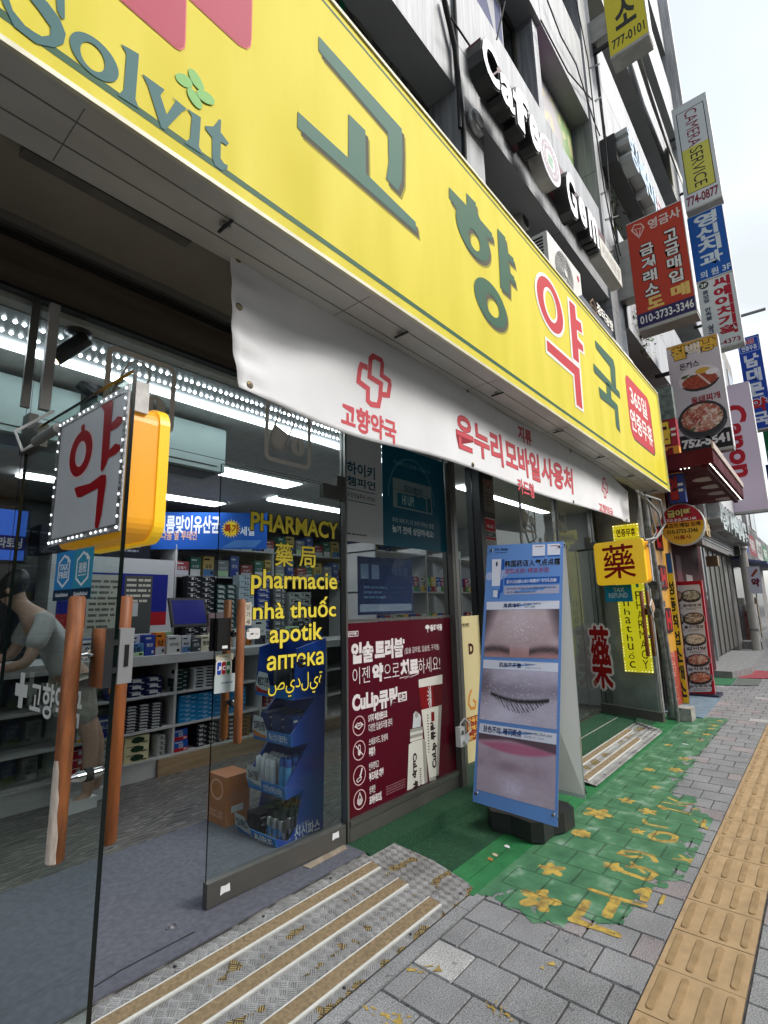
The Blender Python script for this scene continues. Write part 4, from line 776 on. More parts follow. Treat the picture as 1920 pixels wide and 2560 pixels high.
trays = [((697, 2128), (688, 2098)), ((718, 2000), (714, 1970)), ((731, 1868), (728, 1838)), ((734, 1751), (735, 1722))]; tz = []
for k, (a, b_) in enumerate(trays):
    a, b_ = py_.uv(a), py_.uv(b_); tz.append((a[0], a[1]))
    g = MB(); g.box((a[0]+.004, 2.613, a[1]), (2.399, 2.979, a[1]+.012), dblu); g.build('tray', dp)
    pl_ = Panel((a[0], 2.98, a[1]), -YV, Vector((b_[0]-a[0], 0, b_[1]-a[1]))); g = MB(); w = .38; h = math.hypot(b_[0]-a[0], b_[1]-a[1]); pl_.rect(g, (0, 0, w, h), dtop if k else ink(46, 120, 190), 0, .004); pl_.O = pl_.O+pl_.n*.004
    pl_.text(g, ['AIRF', '신신티눈/파프스/티눈', '페노크린/디클로맥스', ''][k], (w*.42, h*.2, w*.9, h*.8), ink(225, 230, 235), 1, .03 if k == 0 else .01); lab_q = (0.01, h*.15, w*.36, h+.07)
    pl_.poly(g, [(lab_q[0], h*.3), (w*.36, h*.25), (w*.38, h*.9), (w*.3, h+.075), (.02, h+.085), (-.015, h*.8)], ink(190, 196, 196), 2); pl_.poly(g, [(lab_q[0], h*.3), (w*.36, h*.25), (w*.34, h*.5), (w*.18, h*.55), (-.01, h*.9)], [ink(36, 100, 170), ink(70, 130, 180), ink(200, 120, 40), ink(150, 30, 36)][k], 3); pl_.text(g, ['효과 빠르고', '고농시간 활동', '효과적인 관절', '빠르고 간편'][k], (.015, h*.9, w*.33, h+.05), ink(30, 40, 60), 4, .03); g.build('tray_front', dp)
g = MB(); pp = street_panel(2.5995); pp.text(g, '신신파스', pp.ext(V4(592, 1080), V4(640, 1010), V4(750, 1020), V4(600, 1110)), ink(215, 222, 230), 1, .02); pp.text(g, '파스의 명가', pp.ext(V4(602, 1025), V4(620, 1000), V4(685, 1000), V4(605, 1040)), ink(200, 210, 225), 1); g.build('lettering', dp)
def spray(c1, c2, r_, h):
    g = MB(); g.lathe((0, 0, 0), [(r_, 0), (r_, h*.72), (r_*.92, h*.75)], c1, 14); g.lathe((0, 0, h*.75), [(r_*.9, 0), (r_*.9, h*.22), (r_*.6, h*.25)], c2, 14); return g
def place(kind, mk, spots, lab, cat):
    f = None
    for q in spots:
        if f is None: f = mk.build(kind); o = f
        else: o = f.copy(); COL.objects.link(o)
        o.location = q; tag(o, lab, cat, lab)
z2 = tz[1][1]+.013; z1 = tz[0][1]+.013; z3 = tz[2][1]+.013; x2, x1, x3 = tz[1][0], tz[0][0], tz[2][0]
place('spray_can', spray(ink(180, 184, 190), ink(205, 208, 212), .022, .17), [(x2+.05+.055*i, 2.95-.05*j, z2) for i in range(3) for j in range(4)], 'white spray can in the second tray of the blue stand', 'spray can')
place('blue_spray_can', spray(ink(70, 140, 190), ink(40, 80, 150), .023, .19), [(x2+.06+.055*i, 2.72-.055*j, z2) for i in range(4) for j in range(2)], 'blue topped spray can in the second tray of the blue stand', 'spray can')
place('silver_spray_can', spray(chrome, ink(20, 24, 30), .024, .17), [(x1+.06+.06*i, 2.76-.058*j, z1) for i in range(4) for j in range(3)], 'silver and black spray can in the lowest tray of the blue stand', 'spray can')
place('black_carton', carton('c', .07, .06, .12, ink(22, 22, 26), ink(22, 22, 26), 'MLB', wh), [(x1+.06+.08*i, 2.82+.068*j, z1) for i in range(3) for j in range(2)], 'small black carton in the lowest tray of the blue stand', 'box')
place('patch_box', carton('c', .06, .09, .15, ink(24, 44, 96), ink(28, 52, 112), '파스', wh), [(x3+.05+.066*i, 2.62+.12*j, z3) for i in range(3) for j in range(3)], 'navy pain patch box in the third tray of the blue stand', 'box')
pou = MB(); pou.prism([(-.05, 0, 0), (.05, 0, 0), (.055, 0, .2), (-.055, 0, .2)], (0, .02, 0), mat('foil_pouch', (96, 100, 104), .35, .3, var=.5, scale=16))
place('foil_pouch', pou, [(tz[3][0]+.07+.1*(i % 3), 2.64+.055*i, tz[3][1]+.014) for i in range(6)], 'grey foil pouch in the top tray of the blue stand', 'pouch')
# orange carton
oc = thing('juice_carton', 'orange cardboard carton on the floor left of the blue stand', 'box', (2.13, 3.2, ZF)); om = mat('orange_card', (.48, .17, .06), .6, var=.15, scale=6)
g = MB(); g.box((2.03, 3.09, ZF+.001), (2.21, 3.30, .40), om); g.build('box_body', oc, bev=.004); g = MB(); pf = cross_panel(2.029); pf.ring(g, (-3.27, .25, -3.12, .38), (-3.255, .265, -3.135, .365), ink(225, 170, 140), 1, 24); pf.text(g, 'GOOD LUCK', (-3.27, .15, -3.12, .19), ink(225, 170, 140), 1, .03); pf2 = street_panel(3.089); pf2.lines(g, (2.05, .28, 2.19, .37), 4, ink(190, 110, 80), 1); pf2.rect(g, (2.07, .18, 2.16, .22), ink(210, 205, 200), 1); g.build('printing', oc)
# racks farther along, seen between the posts and beside the farther door
rk = thing('display_rack', 'white rack of bottles and boxes behind the glass left of the farther door', 'rack', (4.6, 3.4, ZF)); g = MB()
for z in (.3, .75, 1.2, 1.6, 2.0): g.box((3.75, 3.3, z), (6.0, 3.7, z+.015), cw)
for x in (3.75, 4.6, 5.3, 5.98): g.box((x, 3.3, ZF), (x+.02, 3.7, 2.1), cw)
g.build('frame', rk)
bcol = [((40, 80, 150), 'blue'), ((150, 40, 60), 'red'), ((190, 192, 190), 'white'), ((60, 130, 70), 'green'), ((210, 170, 70), 'yellow')]
for k, (c, nm) in enumerate(bcol):
    place(nm+'_pack', carton('c', .09, .1, .16, ink(*c), ink(*c), '약', wh if k != 2 else nb, band=ink(*bcol[(k+2) % 5][0])), [(3.86+.1*((i*5+k) % 20), 3.31+rr.uniform(0, .03), (.316, .766, 1.216, 1.616)[((i*5+k)//20) % 4]) for i in range(16)], nm+' medicine pack on the white rack', 'box')
a_, b_ = pY((-30, 1268), 4.25), pY((58, 1402), 4.25); sc_ = thing('wall_screen', 'blue lit advertising screen with white Korean letters at the left edge of the shop', 'screen', (a_.x, 4.25, b_.z)); g = MB(); g.box((a_.x-.02, 4.252, b_.z-.02), (b_.x+.02, 4.29, a_.z+.02), black); g.build('case', sc_); g = MB(); g.box((a_.x, 4.2495, b_.z), (b_.x, 4.2515, a_.z), mat('screen_blue', (30, 60, 130), .3, emit=.35, ecol=(50, 90, 180))); g.build('display', sc_); g = MB(); p = street_panel(4.249); p.rect(g, (a_.x, b_.z+.07, b_.x, b_.z+.17), ink(24, 30, 100), 1); p.text(g, '멜라토닝', (a_.x+.03, b_.z+.085, b_.x-.02, b_.z+.155), wh, 2, .03); g.build('lettering', sc_)
for k, (c, nm) in enumerate((((120, 124, 130), 'grey'), ((60, 84, 140), 'blue'), ((130, 60, 64), 'red'), ((52, 96, 84), 'green'), ((170, 150, 90), 'yellow'))):
    w, h = (.15, .12, .17, .13, .14)[k], (.2, .26, .16, .22, .24)[k]; place(nm+'_storage_box', carton('c', w, .2, h, ink(*c), ink(*c), ['비타민', '홍삼', '오메가', '유산균', '칼슘'][k], wh if k < 4 else nb, band=ink(*cols[(k*3+1) % len(cols)])), [(3.02+.178*((i*5+k) % 22)+rr.uniform(-.01, .01), 5.62+rr.uniform(0, .05), (2.222, 1.872)[(i*5+k)//22 % 2]) for i in range(8)], nm+' storage box on the high shelf behind the counter', 'box')
# second row and clutter on the worktop, shelves at the left
x = 1.7
for i in range(16):
    w, h = rr.uniform(.07, .14), rr.uniform(.14, .27); c = cols[(i*7+3) % len(cols)]; g = carton('b', w, .1, h, ink(*c), ink(*c), ['약', '오메가', 'Zn', '밀크', '칼슘'][i % 5], nb if sum(c) > 300 else wh, band=ink(*cols[(i*3+5) % len(cols)]) if i % 3 else None)
    if 2.38 < x < 2.9: x += w+.03; continue
    o = g.build('medicine_box'); o.location = (x+w/2, 4.68+rr.uniform(0, .12), CT); o.rotation_euler = (0, 0, rr.uniform(-.25, .25)); tag(o, 'taller medicine box crowded behind the front row on the counter', 'box', 'taller medicine boxes on the counter'); x += w+rr.uniform(.01, .08)
lr = thing('left_display_rack', 'tall dark rack with label strips behind the left pane', 'rack', (.2, 4.3, ZF)); g = MB(); g.box((-.9, 4.62, ZF), (.68, 4.66, 2.3), dkwall); g.build('back_panel', lr)
for k in range(8):
    z = .3+.25*k; g = MB(); g.box((-.9, 4.3, z), (.68, 4.62, z+.018), cw); g.box((-.9, 4.285, z-.02), (.68, 4.299, z+.03), black); p = street_panel(4.284); p.lines(g, (-.85, z-.008, .62, z+.02), 1, wh, 1, seed=k); g.build('shelf', lr)
for k, (c, nm) in enumerate((((170, 172, 170), 'white'), ((60, 80, 130), 'blue'), ((120, 60, 60), 'rust'), ((60, 100, 80), 'green'))):
    place(nm+'_bottle_box', carton('c', .1, .1, .15, ink(*c), ink(*c), '정', nb if k == 0 else wh, band=ink(*cols[k*2])), [(-.82+.125*((i*4+k) % 12), 4.33+rr.uniform(0, .04), .319+.25*(((i*4+k)//12) % 8)) for i in range(22)], nm+' bottle box on the tall dark rack behind the left pane', 'box')
# a person bending over the counter, seen through the open left door
def person(name, label, J, mats, scale=1., hair=True):
    """J: joint positions (world). one continuous skinned body; clothing and hair are its children"""
    root = thing(name, label, 'person', (J['pelvis'][0], J['pelvis'][1], min(J['footL'][2], J['footR'][2])-.04))
    def skin(nm, chain, rad, mt, par):
        names = list(rad); idx = {k: i for i, k in enumerate(names)}; org = _org[par]
        me = bpy.data.meshes.new(nm); me.from_pydata([tuple(Vector(J[k])-org) for k in names], [(idx[a], idx[b_]) for a, b_ in chain], [])
        o = bpy.data.objects.new(nm, me); COL.objects.link(o); o.parent = par; _org[o] = org
        md = o.modifiers.new('skin', 'SKIN'); md.use_smooth_shade = True
        for k in names:
            r_ = rad[k]; r_ = r_ if isinstance(r_, tuple) else (r_, r_); me.skin_vertices[0].data[idx[k]].radius = r_
        me.skin_vertices[0].data[0].use_root = True; sb = o.modifiers.new('sub', 'SUBSURF'); sb.levels = sb.render_levels = 1; me.materials.append(mt); return o
    # fingers
    for s_ in 'LR':
        w = Vector(J['wrist'+s_]); e = Vector(J['elbow'+s_]); d = (w-e).normalized(); a = d.orthogonal().normalized(); a = (a-ZV*a.z).normalized() if abs(a.z) < .9 else a; b_ = d.cross(a)
        J['palm'+s_] = tuple(w+d*.07)
        for k, (o_, l_) in enumerate(((-.03, .07), (-.01, .085), (.01, .08), (.028, .06))):
            J['f%d%s' % (k, s_)] = tuple(w+d*.10+a*o_); J['t%d%s' % (k, s_)] = tuple(w+d*(.10+l_)+a*o_*1.2+b_*.02)
        J['th0'+s_] = tuple(w+d*.05-a*.04); J['th1'+s_] = tuple(w+d*.09-a*.06+b_*.015)
    rad = {'pelvis': (.13, .10), 'waist': (.12, .09), 'chest': (.15, .11), 'neck': .055, 'chin': .06, 'head': (.085, .1), 'crown': .06}
    ch = [('pelvis', 'waist'), ('waist', 'chest'), ('chest', 'neck'), ('neck', 'chin'), ('chin', 'head'), ('head', 'crown')]
    for s_ in 'LR':
        for k, r_ in (('hip', .09), ('knee', .055), ('ankle', .038), ('foot', .04), ('shoulder', .055), ('elbow', .04), ('wrist', .026), ('palm', (.034, .018)), ('f0', .009), ('f1', .009), ('f2', .009), ('f3', .008), ('t0', .007), ('t1', .007), ('t2', .007), ('t3', .006), ('th0', .011), ('th1', .008)): rad[k+s_] = r_
        ch += [('pelvis', 'hip'+s_), ('hip'+s_, 'knee'+s_), ('knee'+s_, 'ankle'+s_), ('ankle'+s_, 'foot'+s_), ('chest', 'shoulder'+s_), ('shoulder'+s_, 'elbow'+s_), ('elbow'+s_, 'wrist'+s_), ('wrist'+s_, 'palm'+s_), ('wrist'+s_, 'th0'+s_), ('th0'+s_, 'th1'+s_)]
        ch += [('palm'+s_, 'f%d%s' % (k, s_)) for k in range(4)]+[('f%d%s' % (k, s_), 't%d%s' % (k, s_)) for k in range(4)]
    body = skin('body', ch, rad, mats['skin'], root)
    J['sL'] = tuple(Vector(J['shoulderL']).lerp(Vector(J['elbowL']), .75)); J['sR'] = tuple(Vector(J['shoulderR']).lerp(Vector(J['elbowR']), .75))
    skin('shirt', [('pelvis', 'waist'), ('waist', 'chest'), ('chest', 'shoulderL'), ('chest', 'shoulderR'), ('shoulderL', 'sL'), ('shoulderR', 'sR')], {'pelvis': (.155, .125), 'waist': (.15, .12), 'chest': (.175, .135), 'shoulderL': .075, 'shoulderR': .075, 'sL': .07, 'sR': .07}, mats['top'], body)
    J['kL'] = tuple(Vector(J['hipL']).lerp(Vector(J['kneeL']), mats.get('leg', .8))); J['kR'] = tuple(Vector(J['hipR']).lerp(Vector(J['kneeR']), mats.get('leg', .8)))
    skin('trousers', [('pelvis', 'hipL'), ('pelvis', 'hipR'), ('hipL', 'kL'), ('hipR', 'kR')], {'pelvis': (.15, .12), 'hipL': .105, 'hipR': .105, 'kL': .085, 'kR': .085}, mats['bottom'], body)
    for s_ in 'LR':
        g = MB(); a, f = Vector(J['ankle'+s_]), Vector(J['foot'+s_]); dd = (f-a); dd.z = 0; dd.normalize(); sd = dd.cross(ZV); zb = root.location.z
        c = Vector((a.x, a.y, 0))+dd*.07; pts = [c-dd*.13-sd*.035, c-dd*.13+sd*.035, c+dd*.06+sd*.045, c+dd*.13+sd*.03, c+dd*.15, c+dd*.13-sd*.03, c+dd*.06-sd*.045]; g.prism([Vector((p_.x, p_.y, zb)) for p_ in pts], (0, 0, .075), mats['shoe']); g.build('shoe', body, bev=.02)
    h = Vector(J['head']); fd_ = Vector(J['face']).normalized(); rt_ = fd_.cross(ZV).normalized(); g = MB()
    g.lathe(h+rt_*-.036+fd_*.085+ZV*.01, [(.001, 0), (.011, .004), (.001, .012)], ink(20, 16, 14), 8, fd_); g.lathe(h+rt_*.036+fd_*.085+ZV*.01, [(.001, 0), (.011, .004), (.001, .012)], ink(20, 16, 14), 8, fd_); g.build('eyes', body)
    g = MB(); g.cyl(h+fd_*.085-ZV*.005, h+fd_*.115-ZV*.035, .01, mats['skin'], .016); g.obox(h+fd_*.09-ZV*.07, rt_*.022, fd_*.006, ZV*.005, ink(140, 70, 66)); 
    for s_ in (-1, 1): g.lathe(h+rt_*s_*.088-fd_*.005, [(.012, 0), (.022, .006), (.008, .016)], mats['skin'], 10, rt_*s_)
    g.build('face_features', body)
    vs, fs = [], []; n1, n2 = 14, 8
    for i in range(n2+1):
        ph = R(90-i*16)
        for j in range(n1):
            th = 2*math.pi*j/n1; q = rt_*math.cos(th)+(-fd_)*math.sin(th); front = max(0, -math.sin(th)); php = ph+(R(60) if False else 0); vs.append(h+ZV*.03-fd_*.012+(q*math.cos(ph)*(.105 if front < .3 else .104)+ZV*math.sin(ph)*.115)*(1 if not (front > .35 and i > 4) else .86))
    fs = [(i*n1+j, i*n1+(j+1) % n1, (i+1)*n1+(j+1) % n1, (i+1)*n1+j) for i in range(n2) for j in range(n1)]
    g = MB(); g.add(vs, fs, mats['hair'], True); g.build('hair', body)
    return root
sk = mat('skin', (.46, .29, .21), .55, var=.06); hr = mat('black_hair', (.012, .010, .009), .5)
person('person', 'person in a white shirt bending over the counter inside the shop', dict(pelvis=(1.46, 4.22, 1.0), waist=(1.38, 4.22, 1.16), chest=(1.24, 4.24, 1.36), neck=(1.14, 4.26, 1.50), chin=(1.09, 4.27, 1.55), head=(1.05, 4.28, 1.62), crown=(1.03, 4.28, 1.71), face=(-.8, .3, -.4),
    hipL=(1.48, 4.12, .95), kneeL=(1.60, 4.14, .55), ankleL=(1.62, 4.2, .18), footL=(1.52, 4.2, .14), hipR=(1.50, 4.32, .95), kneeR=(1.70, 4.3, .55), ankleR=(1.74, 4.34, .18), footR=(1.64, 4.34, .14),
    shoulderL=(1.22, 4.06, 1.42), elbowL=(1.12, 4.02, 1.15), wristL=(1.0, 4.2, 1.10), shoulderR=(1.24, 4.42, 1.42), elbowR=(1.14, 4.46, 1.17), wristR=(1.02, 4.5, 1.14)), dict(skin=sk, hair=hr, top=mat('white_shirt', (.52, .52, .50), .85, var=.25, scale=6, bump=.6, bscale=9), bottom=mat('beige_shorts', (.35, .32, .26), .8), shoe=mat('white_shoes', (.6, .6, .6), .6), leg=.7))
px_ = pZ((1916, 1618), 0); bx, by = 20.6, 1.02
person('person', 'person in dark clothes at the right edge of the pavement far off', dict(pelvis=(bx, by, .95), waist=(bx, by, 1.12), chest=(bx, by, 1.34), neck=(bx, by, 1.50), chin=(bx-.03, by, 1.56), head=(bx-.02, by, 1.63), crown=(bx, by, 1.71), face=(-1, .1, 0),
    hipL=(bx, by-.1, .9), kneeL=(bx-.1, by-.1, .5), ankleL=(bx-.05, by-.11, .09), footL=(bx-.18, by-.11, .05), hipR=(bx, by+.1, .9), kneeR=(bx+.05, by+.1, .5), ankleR=(bx+.18, by+.11, .1), footR=(bx+.05, by+.11, .05),
    shoulderL=(bx, by-.19, 1.42), elbowL=(bx+.05, by-.25, 1.14), wristL=(bx-.06, by-.27, .9), shoulderR=(bx, by+.19, 1.42), elbowR=(bx+.03, by+.27, 1.14), wristR=(bx-.12, by+.27, .92)), dict(skin=sk, hair=hr, top=mat('dark_shirt', (.02, .022, .03), .8), bottom=mat('dark_trousers', (.025, .025, .03), .8), shoe=mat('black_shoes', (.02, .02, .02), .5), leg=1.))
# ================================================================ the yellow pharmacy sign
SY = 1.40; Z0, Z1, SX0, SX1 = 2.885, 4.275, -1.6, 7.55
ysign = thing('shop_sign', 'huge yellow pharmacy sign board with green and red Korean letters over the glass front', 'sign', (3, 1.6, Z0))
def face_mat(name, col, wash=.06):
    m = mat(name, col, .5, var=wash, scale=1.4, detail=8, spec=.12, stretch=(3, 3, .5)); return m
yface = face_mat('yellow_sign_face', (218, 203, 62), .08); cabm = mat('sign_cabinet_white', (.50, .50, .47), .5, .2, var=.2, scale=4, stretch=(.4, 1, 1))
g = MB(); g.box((SX0, SY+.004, Z0-.002), (SX1, SY+.30, Z1+.004), cabm, skip=''); g.build('cabinet', ysign, bev=.004)
g = MB(); g.box((SX0+.012, SY-.002, Z0+.014), (SX1-.012, SY+.003, Z1-.014), yface); g.build('sign_face', ysign)
g = MB()
for a, b in (((SX0, SY-.012, Z0-.004), (SX1, SY+.003, Z0+.013)), ((SX0, SY-.012, Z1-.013), (SX1, SY+.003, Z1+.006)), ((SX1-.012, SY-.012, Z0+.0135), (SX1+.001, SY+.003, Z1-.0135))): g.box(a, b, mat('pale_trim', (.62, .60, .42), .4, var=.15))
for y in (SY+.09, SY+.2): g.box((SX0, y, Z0-.004), (SX1, y+.005, Z0-.0015), mat('seam_grey', (.16, .16, .155), .6))
x = .4
while x < SX1: g.box((x, SY+.03, Z0-.0035), (x+.003, SY+.29, Z0-.0012), MATS['seam_grey']); x += 1.22
g.build('trim', ysign)
x = .9
while x < 7.4: g = MB(); g.box((x, SY+.11, Z0-.016), (x+.035, SY+.13, Z0-.006), alu); g.box((x+.01, SY+.07, Z0-.024), (x+.02, SY+.16, Z0-.016), dark); x += 1.05; g.build('clip', ysign)
sp = street_panel(SY-.0022); gr = ink(42, 88, 60, .5); grd = ink(54, 100, 84, .5); sh1 = mat('print_shadow_soft', (158, 150, 62), .6, spec=.1); sh2 = mat('print_shadow', (92, 88, 74), .6, spec=.1); red = ink(190, 30, 36, .45); wht = ink(232, 230, 222, .4); pk = ink(176, 62, 84, .5); pk2 = ink(214, 112, 104, .5)
g = MB()
for z, h in ((2.953, .026), (4.212, .014)): sp.rect(g, (SX0+.02, z, SX1-.06, z+h), gr, 1)
sp.rect(g, (SX1-.075, 2.953, SX1-.06, 4.226), gr, 1)
D1 = W(720, 0, 480); D2 = W(960, 0, 960); D3 = W(1100, 440, 240, 726); D4 = W(1320, 640, 360, 914); D5 = W(0, 0, 660, 952)
def shadowed(P, c, k=1.):
    sp.pxpoly(g, P, sh1, 1, off=(.034*k, -.030*k)); sp.pxpoly(g, P, sh2, 2, off=(.022*k, -.02*k)); sp.pxpoly(g, P, c, 4)
def sring(o, i, c, l=4):
    o, i = sp.ext(*o), sp.ext(*i); sp.ring(g, o, i, sh1, 1, off=(.034, -.03)); sp.ring(g, o, i, sh2, 2, off=(.022, -.02)); sp.ring(g, o, i, c, l)
shadowed([(795.8, 91), (1003.5, 322.6), (1005, 376), (1004, 451), (994, 478), (964.5, 448.5), (971, 405), (969, 331), (795.8, 127.3)], grd)
shadowed([(743.5, 279.5), (870, 395.5), (870.5, 285), (912.5, 327), (914, 434), (1038, 555.6), (1040.5, 582), (742.6, 320)], grd)
shadowed(D3([(66, 85), (200, 225), (198, 130), (268, 205), (270, 262), (305, 335), (390, 435), (395, 485), (340, 460), (240, 345), (125, 250), (66, 165)]), gr)
sring(D3([(118, 320), (215, 250), (372, 600), (330, 677)]), D3([(212, 450), (238, 398), (300, 510), (276, 574)]), gr, 5)
shadowed(D3([(432, 398), (490, 462), (505, 575), (552, 622), (562, 680), (512, 635), (520, 722), (558, 765), (570, 832), (521, 785), (522, 905), (455, 845)]), gr)
sring(D3([(255, 830), (305, 740), (503, 1105), (462, 1180)]), D3([(342, 930), (372, 890), (446, 1040), (422, 1082)]), gr)
for (o, i, c, l) in (([(38, 160), (85, 88), (232, 440), (190, 530)], [(105, 250), (122, 215), (178, 385), (160, 411)], wht, 4), ([(50, 170), (90, 112), (222, 425), (188, 510)], [(94, 245), (120, 195), (186, 390), (163, 432)], red, 5)): sp.ring(g, sp.ext(*D4(o)), sp.ext(*D4(i)), c, l)
yv = D4([(258, 280), (296, 318), (303, 402), (335, 428), (341, 492), (308, 468), (312, 528), (346, 570), (350, 612), (317, 587), (322, 682), (285, 650)]); yw = D4([(246, 253), (303, 310), (310, 390), (342, 418), (350, 508), (316, 484), (318, 515), (352, 556), (358, 632), (326, 606), (330, 700), (276, 660)])
sp.pxpoly(g, yw, wht, 4); sp.pxpoly(g, yv, red, 5)
sp.pxpoly(g, D4([(106, 508), (332, 704), (354, 995), (298, 955), (283, 762), (112, 615)]), wht, 4); sp.pxpoly(g, D4([(116, 533), (324, 716), (344, 975), (306, 944), (291, 753), (120, 600)]), red, 5)
shadowed(D4([(423, 533), (540, 660), (549, 700), (556, 835), (528, 795), (520, 700), (428, 578)]), gr, .6); shadowed(D4([(413, 680), (578, 862), (581, 900), (417, 730)]), gr, .6); shadowed(D4([(448, 830), (500, 878), (495, 800), (521, 830), (526, 903), (566, 945), (582, 1115), (558, 1082), (549, 968), (455, 893)]), gr, .6)
q = sp.ext(*D4([(617, 790), (628, 757), (805, 1235), (795, 1258)])); ro = sp.rrect_pts(q, .12); sp.poly(g, [(a+.02, b-.02) for a, b in ro], sh2, 1); sp.poly(g, ro, red, 2)
sp.text(g, '365일', sp.ext(*D4([(645, 850), (650, 822), (754, 1000), (748, 1030)])), wht, 3, .02); sp.text(g, '연중무휴', sp.ext(*D4([(648, 1000), (660, 975), (790, 1170), (785, 1205)])), wht, 3, .02)
# the lettering at the near end: brand word, clover, big pink strokes
sv = ink(56, 104, 104, .5)
sp.pxpoly(g, D5([(-30, -70), (0, -20), (8, 10), (50, 98), (130, 160), (195, 174), (228, 160), (236, 125), (215, 70), (170, 10), (110, -45), (70, -80), (60, -60), (140, 40), (182, 100), (180, 130), (150, 134), (95, 102), (45, 40), (30, -5), (-10, -60)]), sv, 4); sp.pxpoly(g, D5([(200, -20), (232, -6), (233, 70), (222, 71), (205, 40)]), sv, 4)
sp.ring(g, sp.ext(*D5([(247, 175), (298, 107), (428, 255), (388, 311)])), sp.ext(*D5([(287, 190), (318, 149), (376, 255), (355, 270)])), sv, 4)
for P in ([(435, 160), (500, 197), (487, 360), (502, 396), (424, 345), (445, 325), (455, 195)], [(511, 267), (592, 325), (577, 345), (600, 415), (633, 366), (617, 348), (673, 395), (655, 405), (594, 470), (580, 462), (532, 310)], [(672, 392), (723, 425), (716, 530), (731, 560), (664, 516), (684, 500), (691, 420)], [(738, 455), (768, 458), (790, 430), (796, 436), (794, 478), (824, 518), (816, 527), (795, 512), (794, 572), (806, 590), (820, 598), (818, 612), (800, 616), (775, 600), (764, 570), (764, 497), (742, 470)]): sp.pxpoly(g, D5(P), sv, 4)
lf = ink(104, 172, 70, .4)
for k, e in enumerate(([(634, 275), (645, 255), (690, 310), (674, 322)], [(680, 270), (692, 253), (732, 312), (718, 325)], [(675, 345), (690, 325), (726, 375), (712, 390)], [(709, 335), (726, 322), (768, 378), (755, 386)])):
    q = sp.ext(*D5(e)); c = ((q[0]+q[2])/2, (q[1]+q[3])/2); w, h = (q[2]-q[0])/2, (q[3]-q[1])/2; s_ = (1, -1, -1, 1)[k]; P = []
    for t_ in np.linspace(0, 2*math.pi, 22, endpoint=False): u, v = math.cos(t_), math.sin(t_); r_ = 1-.12*max(0, -u*s_*.7+v*.7)**4; P.append((c[0]+(u*.98+v*.16*s_)*w*r_*1.12, c[1]+(v*.98+u*.16*s_)*h*r_*1.12))
    sp.poly(g, P, lf, 4+k)
for P in ([(418, -10), (632, 176), (650, 185), (666, 176), (669, 150), (676, -160), (300, -190)], [(660, -20), (860, 165), (890, 179), (904, 170), (907, 140), (912, -120), (700, -160)]):
    sp.pxpoly(g, D5(P), pk2, 3); c = (sum(a for a, _ in P)/len(P), sum(b for _, b in P)/len(P)); sp.pxpoly(g, D5([(c[0]+(a-c[0])*.955, c[1]+(b-c[1])*.955) for a, b in P]), pk, 4)
g.build('lettering', ysign)
# ---------------------------------------------------------------- white cloth banner under it
bm = bpy.data.materials.new('banner_cloth'); bm = mat('banner_cloth', (.80, .80, .81), .8, var=.07, scale=2.5, detail=8, bump=.12, bscale=9)
BYP = 1.66; cb = thing('cloth_banner', 'long white cloth banner with pink Korean lettering tied under the yellow sign', 'banner', (3.7, BYP, 2.2))
nx, nz = 150, 26; BX0, BX1 = 1.035, 6.56
def bpos(a, b):
    x = BX0+(BX1-BX0)*a+(.055*(1-b) if a < .01 else .055*(1-b)*max(0, 1-a*9))
    zt = 2.905-.02*a+.01*math.sin(a*25); zb = 2.325+.03*math.cos(a*6.2)*.5+.055*a-.05*math.exp(-((a-.12)/.1)**2)
    if a > .9: zt -= (a-.9)*1.1
    y = BYP+.012*math.sin(a*14+b*1.5)+.03*math.exp(-((a-.09+.13*(1-b)-.02)/.05)**2)*math.sin(b*3.1)*1.3-.022*math.exp(-((a-.15+.17*(1-b)-.02)/.045)**2)*math.sin(b*3.1)+.010*math.exp(-((a-.012)/.012)**2)*math.sin(b*30)+.03*(1-b)*math.exp(-((a-.97)/.02)**2)
    return Vector((x, y, zb+(zt-zb)*b))
vs = [bpos(i/(nx-1), j/(nz-1)) for j in range(nz) for i in range(nx)]; fs = [(j*nx+i, j*nx+i+1, (j+1)*nx+i+1, (j+1)*nx+i) for j in range(nz-1) for i in range(nx-1)]
g = MB(); g.add(vs, fs, bm, True); o = g.build('cloth', cb); md = o.modifiers.new('thick', 'SOLIDIFY'); md.thickness = .0015; md.offset = 1
class Cloth(Panel):                   # lettering follows the folds
    def P(s, q, lay=0):
        b0 = street_panel(BYP); x, z = q; a = (x-BX0)/(BX1-BX0); p = bpos(a, .5)
        lo, hi = bpos(a, 0).z, bpos(a, 1).z; b = (z-lo)/max(hi-lo, .01); p = bpos(a, b); return Vector((x, p.y-.002-lay*LAY, z))
bp_ = Cloth((0, BYP, 0), XV, ZV); g = MB(); pr = ink(206, 84, 92); po = ink(150, 40, 48); E4 = W(560, 840, 540, 952); E5 = W(1100, 1000, 500, 952)
def crossmark(P, w):
    for l in P: bp_.stroke(g, [bp_.uv(p) for p in l], w, pr, 1)
crossmark([E4([(628, 142), (600, 130), (594, 150), (592, 200), (635, 232), (636, 285), (650, 300), (682, 306), (688, 270), (690, 212), (638, 180), (638, 105), (650, 92), (685, 110), (690, 125), (690, 175), (724, 200), (727, 215), (722, 262), (696, 258)])], .030)
bp_.text(g, '고향약국', bp_.ext(E4(525, 375), E4(560, 300), E4(758, 420), E4(745, 470)), pr, 1, .035)
crossmark([E5([(772, 392), (768, 430), (778, 440), (778, 462), (787, 466), (789, 428), (776, 418), (776, 375), (787, 374), (788, 398), (798, 408), (797, 440), (790, 440)])], .022)
bp_.text(g, '고향약국', bp_.ext(E5(752, 530), E5(765, 495), E5(820, 530), E5(815, 555)), pr, 1, .03)
